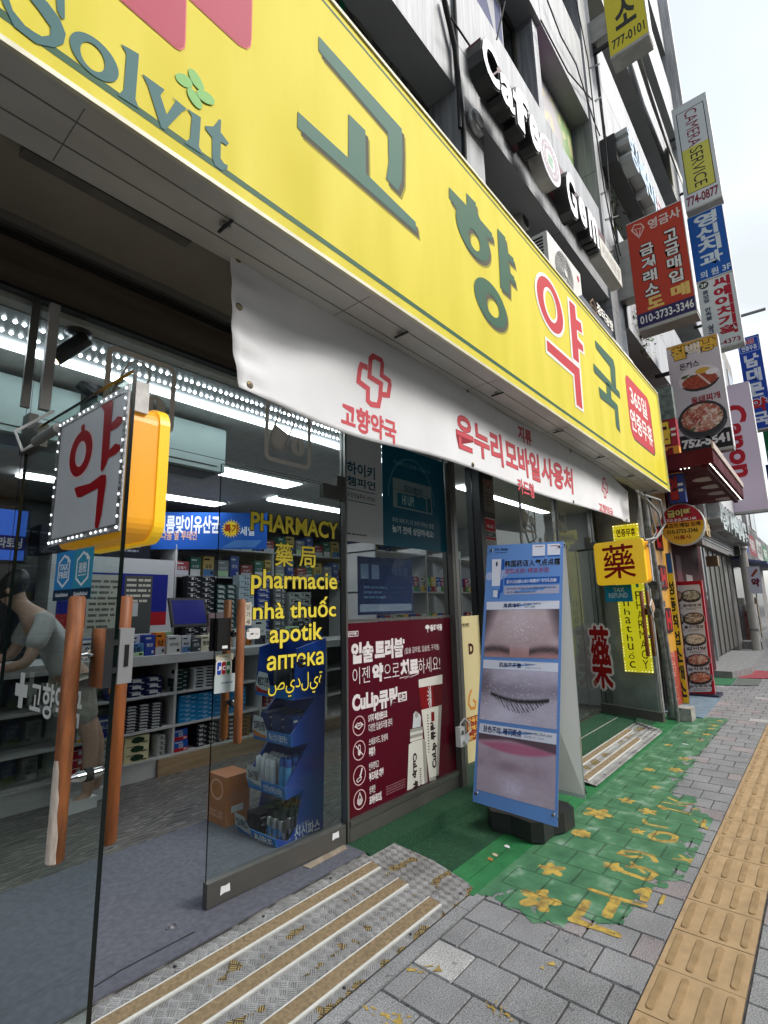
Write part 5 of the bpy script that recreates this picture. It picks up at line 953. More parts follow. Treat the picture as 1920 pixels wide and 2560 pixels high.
for s_, e_ in (('온누리', ((70, 150), (100, 78), (295, 250), (285, 312))), ('모바일', ((314, 260), (325, 192), (478, 330), (470, 385))), ('사용처', ((490, 345), (510, 278), (628, 400), (618, 440))), ('지류', ((378, 150), (390, 125), (437, 170), (430, 212))), ('카드형', ((370, 410), (380, 375), (450, 430), (443, 465)))):
    bp_.otext(g, s_, bp_.ext(*[E5(*a) for a in e_]), pr, po, .018, 1, .022)
g.build('lettering', cb)
g = MB()
for a, b in ((.006, .62), (.012, .06), (.33, .96), (.33, .05), (.66, .96), (.66, .05), (.985, .9), (.985, .06), (.006, .97)):
    p = bpos(a, b); g.lathe(p-YV*.003, [(.016, 0), (.016, -.002), (.009, -.003)], mat('brass_eyelet', (120, 105, 70), .4, .8), 14, YV); g.lathe(p-YV*.0065, [(.008, 0), (.0078, -.0004)], black, 12, YV)
g.build('eyelet', cb)
g = MB(); p = bpos(0, 1); g.tube([p, p+Vector((-.1, .03, .06)), p+Vector((-.5, .06, .12)), p+Vector((-1.4, .05, .115))], .006, white, 6); p = bpos(.999, .97); g.tube([p, p+Vector((.12, .02, .12))], .004, dark, 6)
for a in (.33, .66): p = bpos(a, 1); g.tube([p-ZV*.01, p+Vector((0, .0, .05))], .003, dark, 5)
g.build('cord', cb)
# conduit under the soffit by the sign
g = MB(); g.tube([Vector((-2, 1.86, 3.028)), Vector((.4, 1.86, 3.026)), Vector((1.1, 1.85, 3.02)), Vector((2.6, 1.86, 3.026))], .010, mat('conduit_grey', (.2, .19, .17), .6), 6); g.box((.35, 1.83, 2.985), (.95, 1.88, 3.02), mat('conduit_box', (.12, .115, .10), .5, var=.3)); tag(g.build('cable_conduit', loc=(0, 1.86, 3.0)), 'thin grey conduit running under the soffit above the left door', 'conduit')
# ---------------------------------------------------------------- signs fixed to the open doors
def led_rows(mb, pan, r, step=.035, ins=.0, m=None, lay=4):
    u0, v0, u1, v1 = r; L_ = []
    n = max(2, int((u1-u0)/step)); L_ += [(u0+(u1-u0)*i/n, v) for v in (v0, v1) for i in range(n+1) if i % 5 < 4]
    n = max(2, int((v1-v0)/step)); L_ += [(u, v0+(v1-v0)*i/n) for u in (u0, u1) for i in range(n+1) if i % 5 < 4]
    for a, b in L_: p = pan.P((a, b), lay); mb.lathe(p, [(.0046, 0), (.004, .002), (.002, .0035)], m or emis('sign_led', (240, 244, 250), 1.0), 6, pan.n)
ds = thing('door_sign', 'pharmacy sign on the open left door, white panel with red letter and yellow box', 'sign', tuple(QL(.6, 0, 1.55)))
ws_ = W(0, 960, 480); pd = Panel(QL(0, .0070, 0), dv, ZV)
r_ = pd.ext(ws_(490, 800), ws_(1110, 10), ws_(1140, 300), ws_(480, 1400)); r_ = (r_[0], pd.uv(ws_(1045, 1270))[1], .864, pd.uv(ws_(1140, 0))[1])
g = MB(); pd.rect(g, r_, mat('sign_white', (.52, .53, .55), .5, var=.08, scale=6), 0, .004); g.build('white_panel', ds)
pd.O = pd.O+pd.n*.0042; w, h = r_[2]-r_[0], r_[3]-r_[1]; g = MB(); silv = mat('foil_tape', (150, 150, 148), .35, .7, var=.4, scale=50, bump=.5, bscale=90)
for q in ((r_[0], r_[1], r_[2], r_[1]+.022), (r_[0], r_[3]-.02, r_[2], r_[3]), (r_[0], r_[1]+.0222, r_[0]+.018, r_[3]-.0202), (r_[2]-.02, r_[1]+.0222, r_[2], r_[3]-.0202)): pd.rect(g, q, silv, 1, .002)
g.build('foil_edging', ds)
g = MB(); led_rows(g, pd, (r_[0]+.010, r_[1]+.011, r_[2]-.011, r_[3]-.010), .03, lay=5); g.build('led_border', ds)
rc = ink(150, 14, 24, .35); rcw = ink(215, 190, 190, .4); g = MB()
K1 = lambda *l: [pd.uv(ws_(*p)) for p in l]
for mm_, gr_, ly in ((rcw, .008, 1), (rc, 0., 2)):
    o_, i_ = pd.ext(ws_(600, 690), ws_(740, 395), ws_(808, 470), ws_(650, 810)), pd.ext(ws_(652, 640), ws_(730, 485), ws_(748, 560), ws_(690, 714))
    pd.ring(g, (o_[0]-gr_, o_[1]-gr_, o_[2]+gr_, o_[3]+gr_), (i_[0]+gr_, i_[1]+gr_, i_[2]-gr_, i_[3]-gr_), mm_, ly)
    for P in (K1((705, 370), (720, 345), (738, 355), (735, 400), (705, 410)), K1((872, 185), (930, 130), (975, 132), (980, 160), (965, 345), (1020, 280), (1055, 285), (1060, 330), (1020, 375), (955, 410), (945, 575), (1000, 515), (1040, 525), (1045, 565), (1000, 610), (940, 640), (920, 700), (885, 760), (872, 740), (905, 240)), K1((645, 905), (670, 890), (780, 860), (880, 785), (920, 785), (920, 850), (880, 1130), (850, 1250), (830, 1270), (822, 1220), (850, 900), (700, 980), (670, 980))):
        c = (sum(a for a, _ in P)/len(P), sum(b for _, b in P)/len(P)); k = 1+gr_*3.2; pd.poly(g, [(c[0]+(a-c[0])*k, c[1]+(b-c[1])*k) for a, b in P], mm_, ly)
g.build('lettering', ds)
ybox = mat('yellow_light_box', (.80, .36, .03), .35, var=.06, emit=.12, ecol=(250, 170, 20)); ybox2 = mat('yellow_box_front', (.86, .53, .03), .3, emit=.15, ecol=(250, 200, 20))
def boxsign(par, Qf, a0, a1, z0, z1, side, th, rad=.06, nm='light_box'):
    c = Qf(0, 0, 0); dd = (Qf(1, 0, 0)-c); nn = (Qf(0, 1, 0)-c)*side; pp_ = Panel(c+nn*.008, dd if side > 0 else -dd, ZV); s_ = 1 if side > 0 else -1
    rr_ = (a0, z0, a1, z1) if side > 0 else (-a1, z0, -a0, z1)
    for (o_, t_, m_, g_) in ((0, th*.72, ybox, 0), (th*.72+.0005, th*.28, ybox2, .006)):
        b_ = MB(); q = Panel(c+nn*(.008+o_), pp_.u, ZV); q.rrect(b_, (rr_[0]-g_, rr_[1]-g_, rr_[2]+g_, rr_[3]+g_), rad, m_, 0, t_); b_.build(nm, par, bev=.006)
    return Panel(c+nn*(.008+th+.001), pp_.u, ZV), rr_
ft_, fr_ = boxsign(ds, QL, r_[0]+.02, .852, r_[1]-.015, r_[3]-.04, -1, .115)
g = MB(); barL(g, .80, .862, -.05, -.0085, r_[3]-.075, r_[3]+.02, mat('white_adapter', (.6, .58, .54), .5, var=.3, scale=20)); g.build('power_adapter', ds, bev=.006)
g = MB(); ft_.text(g, '藥', (fr_[0]+.07, fr_[1]+.1, fr_[2]-.07, fr_[3]-.1), rc, 1, .03, res=2); g.build('lettering', ds)
# conduit arm and cable from the pivot to the sign
g = MB(); za_ = r_[3]-.02; g.cyl(QL(r_[0]-.20, .02, za_-.005), QL(r_[0]+.01, .02, za_+.0), .017, mat('grey_conduit', (.2, .2, .19), .5), n=12); a_ = QL(r_[0]-.2, .02, za_-.01); g.tube([a_, a_+Vector((-.03, .03, -.03)), a_+Vector((-.05, .07, .05)), Vector((.64, FY-.05, 2.27))], .006, white, 6); tag(g.build('cable_pipe', loc=tuple(a_)), 'grey conduit pipe and thin white cable feeding the sign on the left door', 'conduit')
# tax free stickers
def flat(name, label, cat, pan, loc, grp=None): o = thing(name, label, cat, loc, grp); return o
def sticker(name, label, pan, rect, col, draw, rad=.006, cat='sticker', grp=None, th=.0006):
    c = pan.P(((rect[0]+rect[2])/2, rect[1])); g_ = MB(); pan.rrect(g_, rect, rad, col, 0, th); p2 = Panel(pan.O+pan.n*th, pan.u, pan.v); draw(g_, p2, rect); return tag(g_.build(name, loc=tuple(c)), label, cat, grp)
tx = W(0, 1380, 480); t1 = Panel(QL(0, .0066, 0), dv, ZV); wk = ink(222, 228, 232); nv = ink(18, 44, 66)
def taxdraw(txt, small):
    def f(g_, p, r):
        w, h = r[2]-r[0], r[3]-r[1]; p.rect(g_, (r[0], r[1], r[2], r[1]+h*.22), nv, 1); p.text(g_, 'GlobalRefund', (r[0]+w*.15, r[1]+h*.08, r[2]-w*.15, r[1]+h*.15), wk, 2, .02)
        P = lambda a, b: (r[0]+w*a, r[1]+h*b); p.stroke(g_, [P(.80, .78), P(.80, .42), P(.5, .28), P(.2, .42), P(.2, .78), P(.5, .92), P(.72, .83)], w*.055, wk, 1); p.poly(g_, [P(.66, .92), P(.86, .78), P(.68, .76)], wk, 1)
        if small: p.text(g_, txt, (r[0]+w*.3, r[1]+h*.52, r[2]-w*.3, r[1]+h*.72), wk, 1, .03); p.lines(g_, (r[0]+w*.3, r[1]+h*.45, r[2]-w*.3, r[1]+h*.5), 1, wk, 1)
        else:
            for k, s_ in enumerate(txt.split()): p.text(g_, s_, (r[0]+w*.27, r[1]+h*(.62-.16*k), r[2]-w*.27, r[1]+h*(.74-.16*k)), wk, 1, .035)
    return f
ra = t1.ext(tx(468, 300), tx(560, 0), tx(640, 200), tx(540, 420)); rb = t1.ext(tx(615, 300), tx(720, -5), tx(798, 200), tx(690, 395)); sw = (rb[2]-ra[0])/2
sticker('tax_free_sticker', 'blue tax free sticker in English under the white door sign', t1, (ra[0], ra[1], ra[0]+sw-.001, ra[3]), ink(44, 130, 190), taxdraw('TAX FREE', 0)); sticker('tax_free_sticker', 'teal blue tax free sticker with Chinese characters beside the English one', t1, (ra[0]+sw+.001, ra[1], rb[2], ra[3]), ink(50, 140, 170), taxdraw('退税', 1))
# stickers on the right leaf
pQ = Panel(QR(.868, .0066, 0), pR.u, ZV); VS = W(280, 1600, 400); VA = W(280, 1240, 400)
def jcb(g_, p, r):
    w, h = r[2]-r[0], r[3]-r[1]
    for k, (c, s_) in enumerate((((30, 70, 160), 'J'), ((150, 24, 40), 'C'), ((40, 110, 50), 'B'))): q = (r[0]+w*(.08+.29*k), r[1]+h*.1, r[0]+w*(.34+.29*k), r[3]-h*.1); p.rrect(g_, q, w*.08, ink(*c), 1); p.text(g_, s_, (q[0]+w*.05, r[1]+h*.38, q[2]-w*.04, r[1]+h*.62), wk, 2, .05)
sticker('card_sticker', 'card sticker with blue red and green bars on the right door', pQ, pQ.ext(VS(1075, 300), VS(1160, 210), VS(1240, 280), VS(1160, 370)), ink(215, 215, 212), jcb, .012)
sticker('card_sticker', 'pale card sticker with dark blue italic lettering under the coloured bar sticker', pQ, pQ.ext(VS(1060, 470), VS(1160, 355), VS(1276, 440), VS(1160, 545)), ink(178, 190, 192), lambda g_, p, r: p.text(g_, 'VISA', (r[0]+.035, r[1]+.05, r[2]-.012, r[3]-.045), ink(26, 44, 110), 1, .04), .004)
sticker('card_sticker', 'small cream card sticker above the coloured bar sticker', pQ, pQ.ext(VS(1078, 180), VS(1160, 145), VS(1258, 170), VS(1160, 210)), ink(190, 186, 168), lambda g_, p, r: p.text(g_, '한국결제', (r[0]+.02, r[1]+.015, r[2]-.03, r[3]-.01), ink(60, 50, 40), 1, .02), .003)
sticker('card_sticker', 'white rounded payment sticker beside the door handle', pQ, pQ.ext(VA(1395, 1430), VA(1460, 1370), VA(1535, 1430), VA(1470, 1482)), ink(216, 216, 214), lambda g_, p, r: (p.text(g_, 'Pay', (r[0]+.055, r[1]+.022, r[2]-.012, r[3]-.028), ink(20, 20, 22), 1, .02), p.ell(g_, (r[0]+.02, r[1]+.03, r[0]+.044, r[3]-.034), ink(20, 20, 22), 1, 16), p.ell(g_, (r[0]+.033, r[3]-.034, r[0]+.042, r[3]-.024), ink(20, 20, 22), 1, 10)), .014)
def pullst(g_, p, r):
    for k, s_ in enumerate('당기세요'): p.text(g_, s_, (r[0]+.013, r[3]-.04-.038*k, r[2]-.011, r[3]-.015-.038*k), ink(50, 40, 34), 1, .01)
sticker('pull_sticker', 'narrow vertical pull sticker right of the wooden handle', pQ, pQ.ext(VA(1370, 1200), VA(1400, 1100), VA(1447, 1200), VA(1400, 1340)), ink(196, 190, 176), pullst, .002)
for px_, lab in (((285, 490), 'torn white label at the free end of the bottom rail'), ((1240, 30), 'torn white label near the pivot end of the bottom rail')):
    p = Panel(QR(.868, .0202, 0), pR.u, ZV); c = p.uv(W(480, 2080, 480)(*px_)); g = MB(); p.poly(g, [(c[0]-.025, c[1]-.02), (c[0]-.004, c[1]-.015), (c[0]+.027, c[1]-.017), (c[0]+.024, c[1]+.018), (c[0]+.004, c[1]+.014), (c[0]-.022, c[1]+.017)], white, 1, .0005); tag(g.build('torn_label', loc=tuple(p.P(c))), lab, 'label')
# farther door sign and the tax refund sign
VF = W(1440, 1260, 480); ds3 = thing('door_sign', 'yellow square sign with a red medicine character on the farther open door', 'sign', tuple(Q3(.5, 0, 1.68)))
p3s = Panel(Q3(0, .125, 0), d3, ZV); q = p3s.ext(VF(165, 480), VF(360, 320), VF(588, 480), VF(400, 690))
f3, r3 = boxsign(ds3, Q3, q[0], q[2], q[1], q[3], 1, .115, .05); g = MB(); e3 = p3s.ext(VF(222, 400), VF(350, 352), VF(518, 600), VF(370, 640)); f3.text(g, '藥', e3, ink(150, 10, 14, .35), 1, .012, res=3); g.build('lettering', ds3)
g = MB(); bar3(g, q[0]+.01, q[2], -.03, -.008, q[1]+.02, q[3]-.02, mat('sign_white', (1, 1, 1))); g.build('white_panel', ds3)
g = MB(); g.cyl(Q3(q[0]-.33, .03, q[3]-.05), Q3(q[0]+.02, .03, q[3]-.05), .014, dark, n=10); g.build('arm', ds3)
t3 = Panel(Q3(0, .0067, 0), d3, ZV); qt = t3.ext(VF(252, 760), VF(360, 700), VF(484, 760), VF(360, 845))
sticker('tax_refund_sign', 'teal tax refund sign under the yellow square door sign', t3, qt, ink(20, 124, 156), lambda g_, p, r: (p.text(g_, 'TAX', (r[0]+.12, r[3]-.085, r[0]+.27, r[3]-.035), ink(170, 200, 205), 1, .03), p.text(g_, 'REFUND', (r[0]+.05, r[3]-.155, r[2]-.06, r[3]-.10), ink(170, 200, 205), 1, .03)), .004, 'sign')
# yellow LED boards on the return wall by the farther door
xb_ = 7.325; lp = cross_panel(xb_-.02); yb_ = mat('lit_yellow_board', (226, 206, 30), .4, emit=.28, ecol=(232, 214, 30))
def ledboard(label, r, draw):
    o_ = thing('led_board', label, 'sign', (xb_, -r[0], r[1])); g_ = MB(); lp.rect(g_, r, yb_, 0, .012); g_.build('board', o_); p = cross_panel(xb_-.033); g_ = MB(); draw(g_, p, r); g_.build('lettering', o_); g_ = MB(); led_rows(g_, p, (r[0]+.012, r[1]+.012, r[2]-.012, r[3]-.012), .036, lay=2); g_.build('led_border', o_)
V10 = W(1380, 1280, 340, 1343)
rt = lp.ext(V10(603, 200), V10(620, 135), V10(860, 190), V10(840, 268)); ledboard('small yellow LED board with brown Korean lettering above the square door sign', (rt[0], rt[1]-.04, rt[2], rt[3]), lambda g_, p, r: p.text(g_, '연중무휴', (r[0]+.045, r[1]+.09, r[2]-.045, r[3]-.06), ink(110, 46, 20), 1, .03))
rl = (-2.12, lp.uv(V10(990, 1590))[1], lp.uv(V10(930, 900))[0], rt[1]-.06)
def longb(g_, p, r):
    w = r[2]-r[0]; p.text(g_, '약', (r[0]+w*.5, r[3]-.32, r[0]+w*.9, r[3]-.06), ink(150, 24, 24), 1, .04); p.text(g_, '국', (r[0]+w*.35, r[3]-.56, r[0]+w*.85, r[3]-.36), ink(24, 130, 110), 1, .04); z = r[3]-.62; k_ = (z-r[1]-.03)/8
    for k, s_ in enumerate('PHARMACY'): p.text(g_, s_, (r[0]+w*.66, z-k_*(k+.85), r[0]+w*.86, z-k_*k), ink(30, 30, 20), 1, .0)
    k_ = (z-.1-r[1]-.03)/8
    for k, s_ in enumerate('nhathuốc'): p.text(g_, s_, (r[0]+w*.2, z-.1-k_*(k+.8), r[0]+w*.4, z-.1-k_*(k+.05)), ink(30, 30, 20), 1, .0)
ledboard('tall yellow LED board with vertical pharmacy lettering behind the farther door', rl, longb)
# ---------------------------------------------------------------- posters on the window
pw = street_panel(FY-.0015); 
def poster(name, label, r, col, draw, th=.0012, cat='poster', y=None):
    p = street_panel((FY-.0015) if y is None else y); o_ = thing(name, label, cat, ((r[0]+r[2])/2, p.O.y, r[1])); g_ = MB(); p.rect(g_, r, col, 0, th); g_.build('sheet', o_); p2 = street_panel(p.O.y-th); g_ = MB(); draw(g_, p2, r); g_.build('printing', o_); return o_, p2
VG = W(840, 1080, 400); tl = ink(20, 70, 84); X = lambda p, *e: p.ext(*[VG(*a) for a in e])
def grey_d(g_, p, r):
    p.text(g_, '하이키', X(p, (115, 400), (130, 300), (400, 430), (392, 495)), tl, 1, .03); p.text(g_, '챔피언', X(p, (115, 540), (130, 455), (405, 560), (395, 608)), tl, 1, .03)
    u0, u1 = p.uv(VG(115, 600))[0], p.uv(VG(405, 640))[0]
    for c in ((260, 612), (260, 730)): z = p.uv(VG(*c))[1]; p.rect(g_, (u0, z-.003, u1, z+.003), tl, 1)
    p.text(g_, '키성장솔루션 HT042', X(p, (120, 650), (130, 618), (405, 700), (395, 730)), ink(24, 40, 48), 1, .01); p.lines(g_, (2.38, 1.93, 2.58, 1.95), 1, ink(60, 64, 66), 1)
poster('poster', 'grey poster with tall teal Korean lettering high on the window', (2.369, 1.89, 2.745, 2.66), ink(176, 180, 180), grey_d)
teal = ink(6, 82, 102, .35)
def teal_d(g_, p, r):
    p.text(g_, '지금보다 더 성장할 수 있습니다', X(p, (595, 320), (600, 285), (972, 410), (960, 440)), ink(120, 160, 165), 1, .0)
    c = p.uv(VG(790, 640)); 
    for rr_, cc in ((.37, (14, 78, 104)), (.35, (6, 62, 86))): pass
    arc = [(c[0]+.29*math.cos(R(a)), c[1]-.06+.33*math.sin(R(a))) for a in range(0, 181, 9)]; p.stroke(g_, arc, .008, ink(96, 140, 150), 1)
    b_ = [p.uv(VG(*q)) for q in ((592, 775), (1000, 862), (980, 572), (585, 468))]; p.poly(g_, b_, ink(120, 136, 136), 2)
    L_ = lambda s, t: tuple(b_[0][k]*(1-s)*(1-t)+b_[1][k]*s*(1-t)+b_[2][k]*s*t+b_[3][k]*(1-s)*t for k in (0, 1))
    p.poly(g_, [L_(.1, .06), L_(.84, .06), L_(.84, .52), L_(.1, .52)], ink(12, 92, 108), 3); p.poly(g_, [L_(.87, .06), L_(.97, .06), L_(.97, .56), L_(.87, .56)], ink(20, 80, 96), 3); p.text(g_, '하이키챔피언', (L_(.28, .7)[0], L_(.28, .7)[1]-.04, L_(.75, .7)[0], L_(.75, .7)[1]+.03), tl, 3, .02); p.text(g_, 'HI UP!', (L_(.22, .2)[0], L_(.3, .2)[1]-.01, L_(.5, .2)[0], L_(.5, .2)[1]+.06), ink(150, 180, 180), 4, .03)
    p.poly(g_, [L_(0, .62), L_(1, .6), L_(1, .62), L_(0, .64)], ink(60, 90, 90), 3)
    p.text(g_, '우리 아이 키, 더 크게 키우는 방법', X(p, (583, 910), (590, 880), (1010, 985), (1000, 1008)), ink(170, 188, 188), 1, .01); p.text(g_, '늦기 전에 상담하세요!', X(p, (585, 1010), (600, 965), (1012, 1060), (1005, 1100)), ink(200, 212, 212), 1, .03)
poster('poster', 'dark teal poster with a slanted product box and white lettering beside the grey one', (2.749, 1.89, 3.552, 2.66), teal, teal_d)
VH = W(840, 1500, 400); Y = lambda p, *e: p.ext(*[VH(*a) for a in e]); mar = ink(74, 8, 25, .35); wp = ink(212, 206, 206)
def mar_d(g_, p, r):
    T_ = lambda s, e, m=wp, b=.02, l=1: p.text(g_, s, Y(p, *e), m, l, b)
    q = Y(p, (103, 350), (150, 328), (228, 340), (160, 378)); p.stroke(g_, [(q[0], q[1]), (q[2], q[1]), (q[2], q[3]), (q[0], q[3])], .004, wp, 1, True); T_('일반의약품', ((118, 350), (140, 335), (212, 345), (160, 368)), b=.03)
    T_('동화약품', ((978, 295), (1000, 258), (1098, 270), (1090, 312)), b=.05); p.ell(g_, Y(p, (925, 285), (950, 257), (970, 280), (950, 305)), wp, 1, 16); c = p.uv(VH(950, 308)); p.rect(g_, (c[0]-.004, c[1]-.02, c[0]+.004, c[1]+.01), wp, 1)
    T_('입술', ((165, 540), (200, 455), (380, 560), (240, 645)), b=.06); T_('트러블', ((408, 530), (430, 425), (690, 500), (600, 590)), b=.06); T_('1', ((693, 430), (700, 408), (706, 430), (700, 450))); T_('(입술 갈라짐, 입술염, 구각염)', ((712, 530), (760, 490), (1068, 490), (1000, 530)), b=.0)
    T_('이젠', ((170, 790), (210, 700), (352, 780), (260, 870)), b=-.008); T_('약', ((382, 730), (420, 670), (482, 760), (455, 835)), b=.06); T_('으로', ((495, 730), (560, 660), (655, 720), (600, 800)), b=-.008); T_('치료', ((672, 690), (760, 620), (850, 700), (780, 778)), b=.06); T_('하세요!', ((855, 690), (900, 600), (1078, 650), (1000, 745)), b=-.008)
    p.stroke(g_, [p.uv(VH(*a)) for a in ((660, 812), (750, 785), (712, 815), (800, 780), (765, 805), (855, 762))], .006, wp, 1)
    T_('CuLip', ((172, 1075), (200, 990), (438, 1060), (400, 1140)), b=.05); T_('큐립', ((450, 1030), (520, 930), (632, 1000), (560, 1100)), b=.05); q = Y(p, (643, 1000), (690, 955), (733, 1000), (690, 1050)); p.rect(g_, q, wp, 1); T_('연고', ((655, 1000), (690, 968), (722, 1000), (690, 1040)), ink(64, 8, 22), .03, 2)
    for k, (cy_, a_, b_) in enumerate(((1305, '5가지 복합성분으로', '다양한 입술트러블 관리'), (1560, '스테로이드, 항생제', '무첨가'), (1820, '반투명하고', '부드러운 제형'), (2070, '상쾌한', '프레쉬로즈향'))):
        cx_ = 237+k*3; e = Y(p, (cx_-62, cy_), (cx_, cy_-100), (cx_+62, cy_), (cx_, cy_+98)); p.stroke(g_, p.ell_pts(e, 28), .006, ink(205, 170, 170), 1, True); cc = ((e[0]+e[2])/2, (e[1]+e[3])/2); h = (e[3]-e[1])/2
        if k == 0: p.stroke(g_, [(cc[0]-h*.65, cc[1]), (cc[0]-h*.25, cc[1]+h*.3), (cc[0], cc[1]+h*.2), (cc[0]+h*.25, cc[1]+h*.3), (cc[0]+h*.65, cc[1]), (cc[0], cc[1]-h*.35)], .006, wp, 1, True); p.stroke(g_, [(cc[0]-h*.5, cc[1]), (cc[0]+h*.5, cc[1]+.003)], .005, wp, 1)
        if k == 1: p.rrect(g_, (cc[0]-h*.17, cc[1]-h*.5, cc[0]+h*.17, cc[1]-.0), h*.16, wp, 1); p.stroke(g_, p.rrect_pts((cc[0]-h*.17, cc[1]-h*.5, cc[0]+h*.17, cc[1]+h*.55), h*.16), .005, wp, 1, True); p.stroke(g_, [(cc[0]-h*.6, cc[1]+h*.6), (cc[0]+h*.6, cc[1]-h*.6)], .006, wp, 2)
        if k == 2: p.stroke(g_, [(cc[0]+h*.45, cc[1]+h*.7), (cc[0]+h*.2, cc[1]+h*.05), (cc[0]+h*.02, cc[1]-h*.1)], .012, wp, 1); p.stroke(g_, [(cc[0]-h*.5, cc[1]-h*.45), (cc[0]-h*.2, cc[1]-h*.25), (cc[0]+h*.3, cc[1]-h*.2), (cc[0]+h*.2, cc[1]-h*.5), (cc[0]-h*.3, cc[1]-h*.65)], .005, wp, 1, True)
        if k == 3: p.stroke(g_, [(cc[0], cc[1]+h*.7)]+[(cc[0]+h*.4*math.sin(R(a)), cc[1]-h*.15-h*.4*math.cos(R(a))) for a in range(110, -111, -20)], .006, wp, 1, True); [p.ell(g_, (cc[0]+h*.17*math.cos(t_)-.008, cc[1]-h*.18+h*.17*math.sin(t_)-.008, cc[0]+h*.17*math.cos(t_)+.008, cc[1]-h*.18+h*.17*math.sin(t_)+.008), wp, 1, 10) for t_ in np.arange(5)*1.257]
        u = e[2]+.035; p.text(g_, a_, (u, cc[1]+.005, u+len(a_)*.0185, cc[1]+.05), wp, 1, .01 if k else .04); p.text(g_, b_, (u, cc[1]-.055, u+len(b_)*.0195, cc[1]-.008), wp, 1, .05 if k else .01)
    p.lines(g_, (2.72, .26, 2.92, .32), 4, ink(130, 90, 96), 1)
    iv = ink(206, 204, 194); iv2 = ink(150, 148, 140); rd2 = ink(120, 10, 18)
    # standing tubes printed on the poster
    Q_ = lambda *l: [p.uv(VH(*a)) for a in l]
    p.poly(g_, Q_((885, 1140), (1095, 1085), (1060, 1850), (970, 1880)), iv, 1); p.poly(g_, Q_((1062, 1093), (1095, 1085), (1060, 1850), (1035, 1858)), iv2, 2); p.poly(g_, Q_((860, 905), (1098, 872), (1093, 1088), (885, 1140)), rd2, 1); p.poly(g_, Q_((1000, 885), (1098, 872), (1093, 1088), (1020, 1107)), ink(84, 8, 14), 2); p.poly(g_, Q_((855, 825), (1102, 772), (1102, 868), (858, 908)), iv, 2); p.poly(g_, Q_((970, 1845), (1062, 1815), (1060, 1850), (972, 1880)), iv2, 2)
    for k in range(8): a = R(100+k*23); c = p.uv(VH(975, 1005)); p.stroke(g_, [(c[0]+.012, c[1]), (c[0]+.012+.05*math.cos(a), c[1]+.085*math.sin(a))], .008, wp, 3)
    p.text(g_, 'CuLip 큐립', Y(p, (985, 1500), (1000, 1270), (1040, 1500), (1010, 1740)), ink(40, 24, 26), 3, .05, rot=90); p.rect(g_, Y(p, (985, 1200), (1000, 1160), (1017, 1200), (1000, 1258)), rd2, 3)
    p.lines(g_, Y(p, (945, 1300), (950, 1180), (962, 1400), (965, 1590)), 14, ink(60, 50, 50), 3)
    p.poly(g_, Q_((752, 1500), (790, 1470), (900, 1440), (928, 1470), (945, 1890), (735, 1975)), iv, 4); p.poly(g_, Q_((890, 1443), (928, 1470), (945, 1890), (912, 1903)), iv2, 5)
    for k in range(4): p.stroke(g_, Q_((765, 1455-k*32), (895, 1418-k*30)), .022, iv if k % 2 == 0 else iv2, 5)
    p.poly(g_, Q_((790, 1330), (800, 1180), (822, 1152), (862, 1180), (878, 1215), (875, 1310)), ink(190, 194, 196), 5); p.ell(g_, Y(p, (812, 1190), (828, 1160), (850, 1200), (832, 1222)), iv2, 6, 16)
    p.text(g_, 'CuLip 큐', Y(p, (788, 1800), (800, 1595), (840, 1800), (830, 1960)), ink(40, 24, 26), 6, .05, rot=-90); p.lines(g_, Y(p, (862, 1800), (866, 1740), (885, 1850), (880, 1920)), 9, ink(60, 50, 50), 6)
poster('poster', 'maroon lip ointment poster with two white tubes low on the window', (2.369, .224, 3.555, 1.362), mar, mar_d)
def p3d(g_, p, r):
    p.text(g_, '유한양행', Y(p, (1288, 262), (1300, 245), (1378, 255), (1370, 280)), ink(50, 44, 30), 1, .03); p.text(g_, 'D', Y(p, (1378, 505), (1390, 458), (1422, 500), (1400, 555)), ink(60, 12, 20), 1, .06); p.stroke(g_, [p.uv(VH(*a)) for a in ((1405, 930), (1380, 1000), (1375, 1080), (1400, 1125), (1440, 1120), (1448, 1060), (1420, 1035))], .022, ink(190, 124, 50), 1)
    for k in range(3): z = p.uv(VH(1400, 1250+k*85))[1]; p.rect(g_, (3.73, z-.03, 4.0, z+.03), ink(130, 40, 24), 1); p.text(g_, ['근육경련', '혈액개로', '눈꺼풀'][k], (3.745, z-.02, 3.985, z+.02), ink(220, 180, 90), 2, .03)
poster('poster', 'narrow cream poster with a golden curl and brown labels by the black post', (3.70, .224, 4.015, 1.37), ink(196, 184, 140), p3d)
def sec(g_, p, r): w, h = r[2]-r[0], r[3]-r[1]; p.rect(g_, (r[0]+.008, r[1]+h*.42, r[2]-.008, r[3]-.008), ink(176, 26, 44), 1); p.text(g_, '에스원', (r[0]+.05, r[1]+h*.56, r[2]-.05, r[1]+h*.7), wp, 2, .03); p.text(g_, 'SECOM', (r[0]+.014, r[1]+h*.17, r[2]-.014, r[1]+h*.38), ink(24, 50, 60), 1, .06); p.rect(g_, (r[0]+.008, r[1]+.008, r[2]-.008, r[1]+h*.14), ink(176, 26, 44), 1)
poster('security_sticker', 'red and white security sticker on the brown column', (4.112, 2.04, 4.325, 2.25), ink(205, 205, 202), sec, y=FY-.0515, cat='sticker')
poster('paper_notice', 'faded paper notice with a red mark on the brown column above the security sticker', (4.112, 2.31, 4.325, 2.62), ink(120, 112, 104), lambda g_, p, r: (p.text(g_, '♡', (r[0]+.04, r[3]-.09, r[2]-.04, r[3]-.01), ink(140, 50, 56), 1, .02), p.lines(g_, (r[0]+.05, r[1]+.05, r[2]-.05, r[3]-.12), 4, ink(80, 76, 74), 1)), y=FY-.0515)
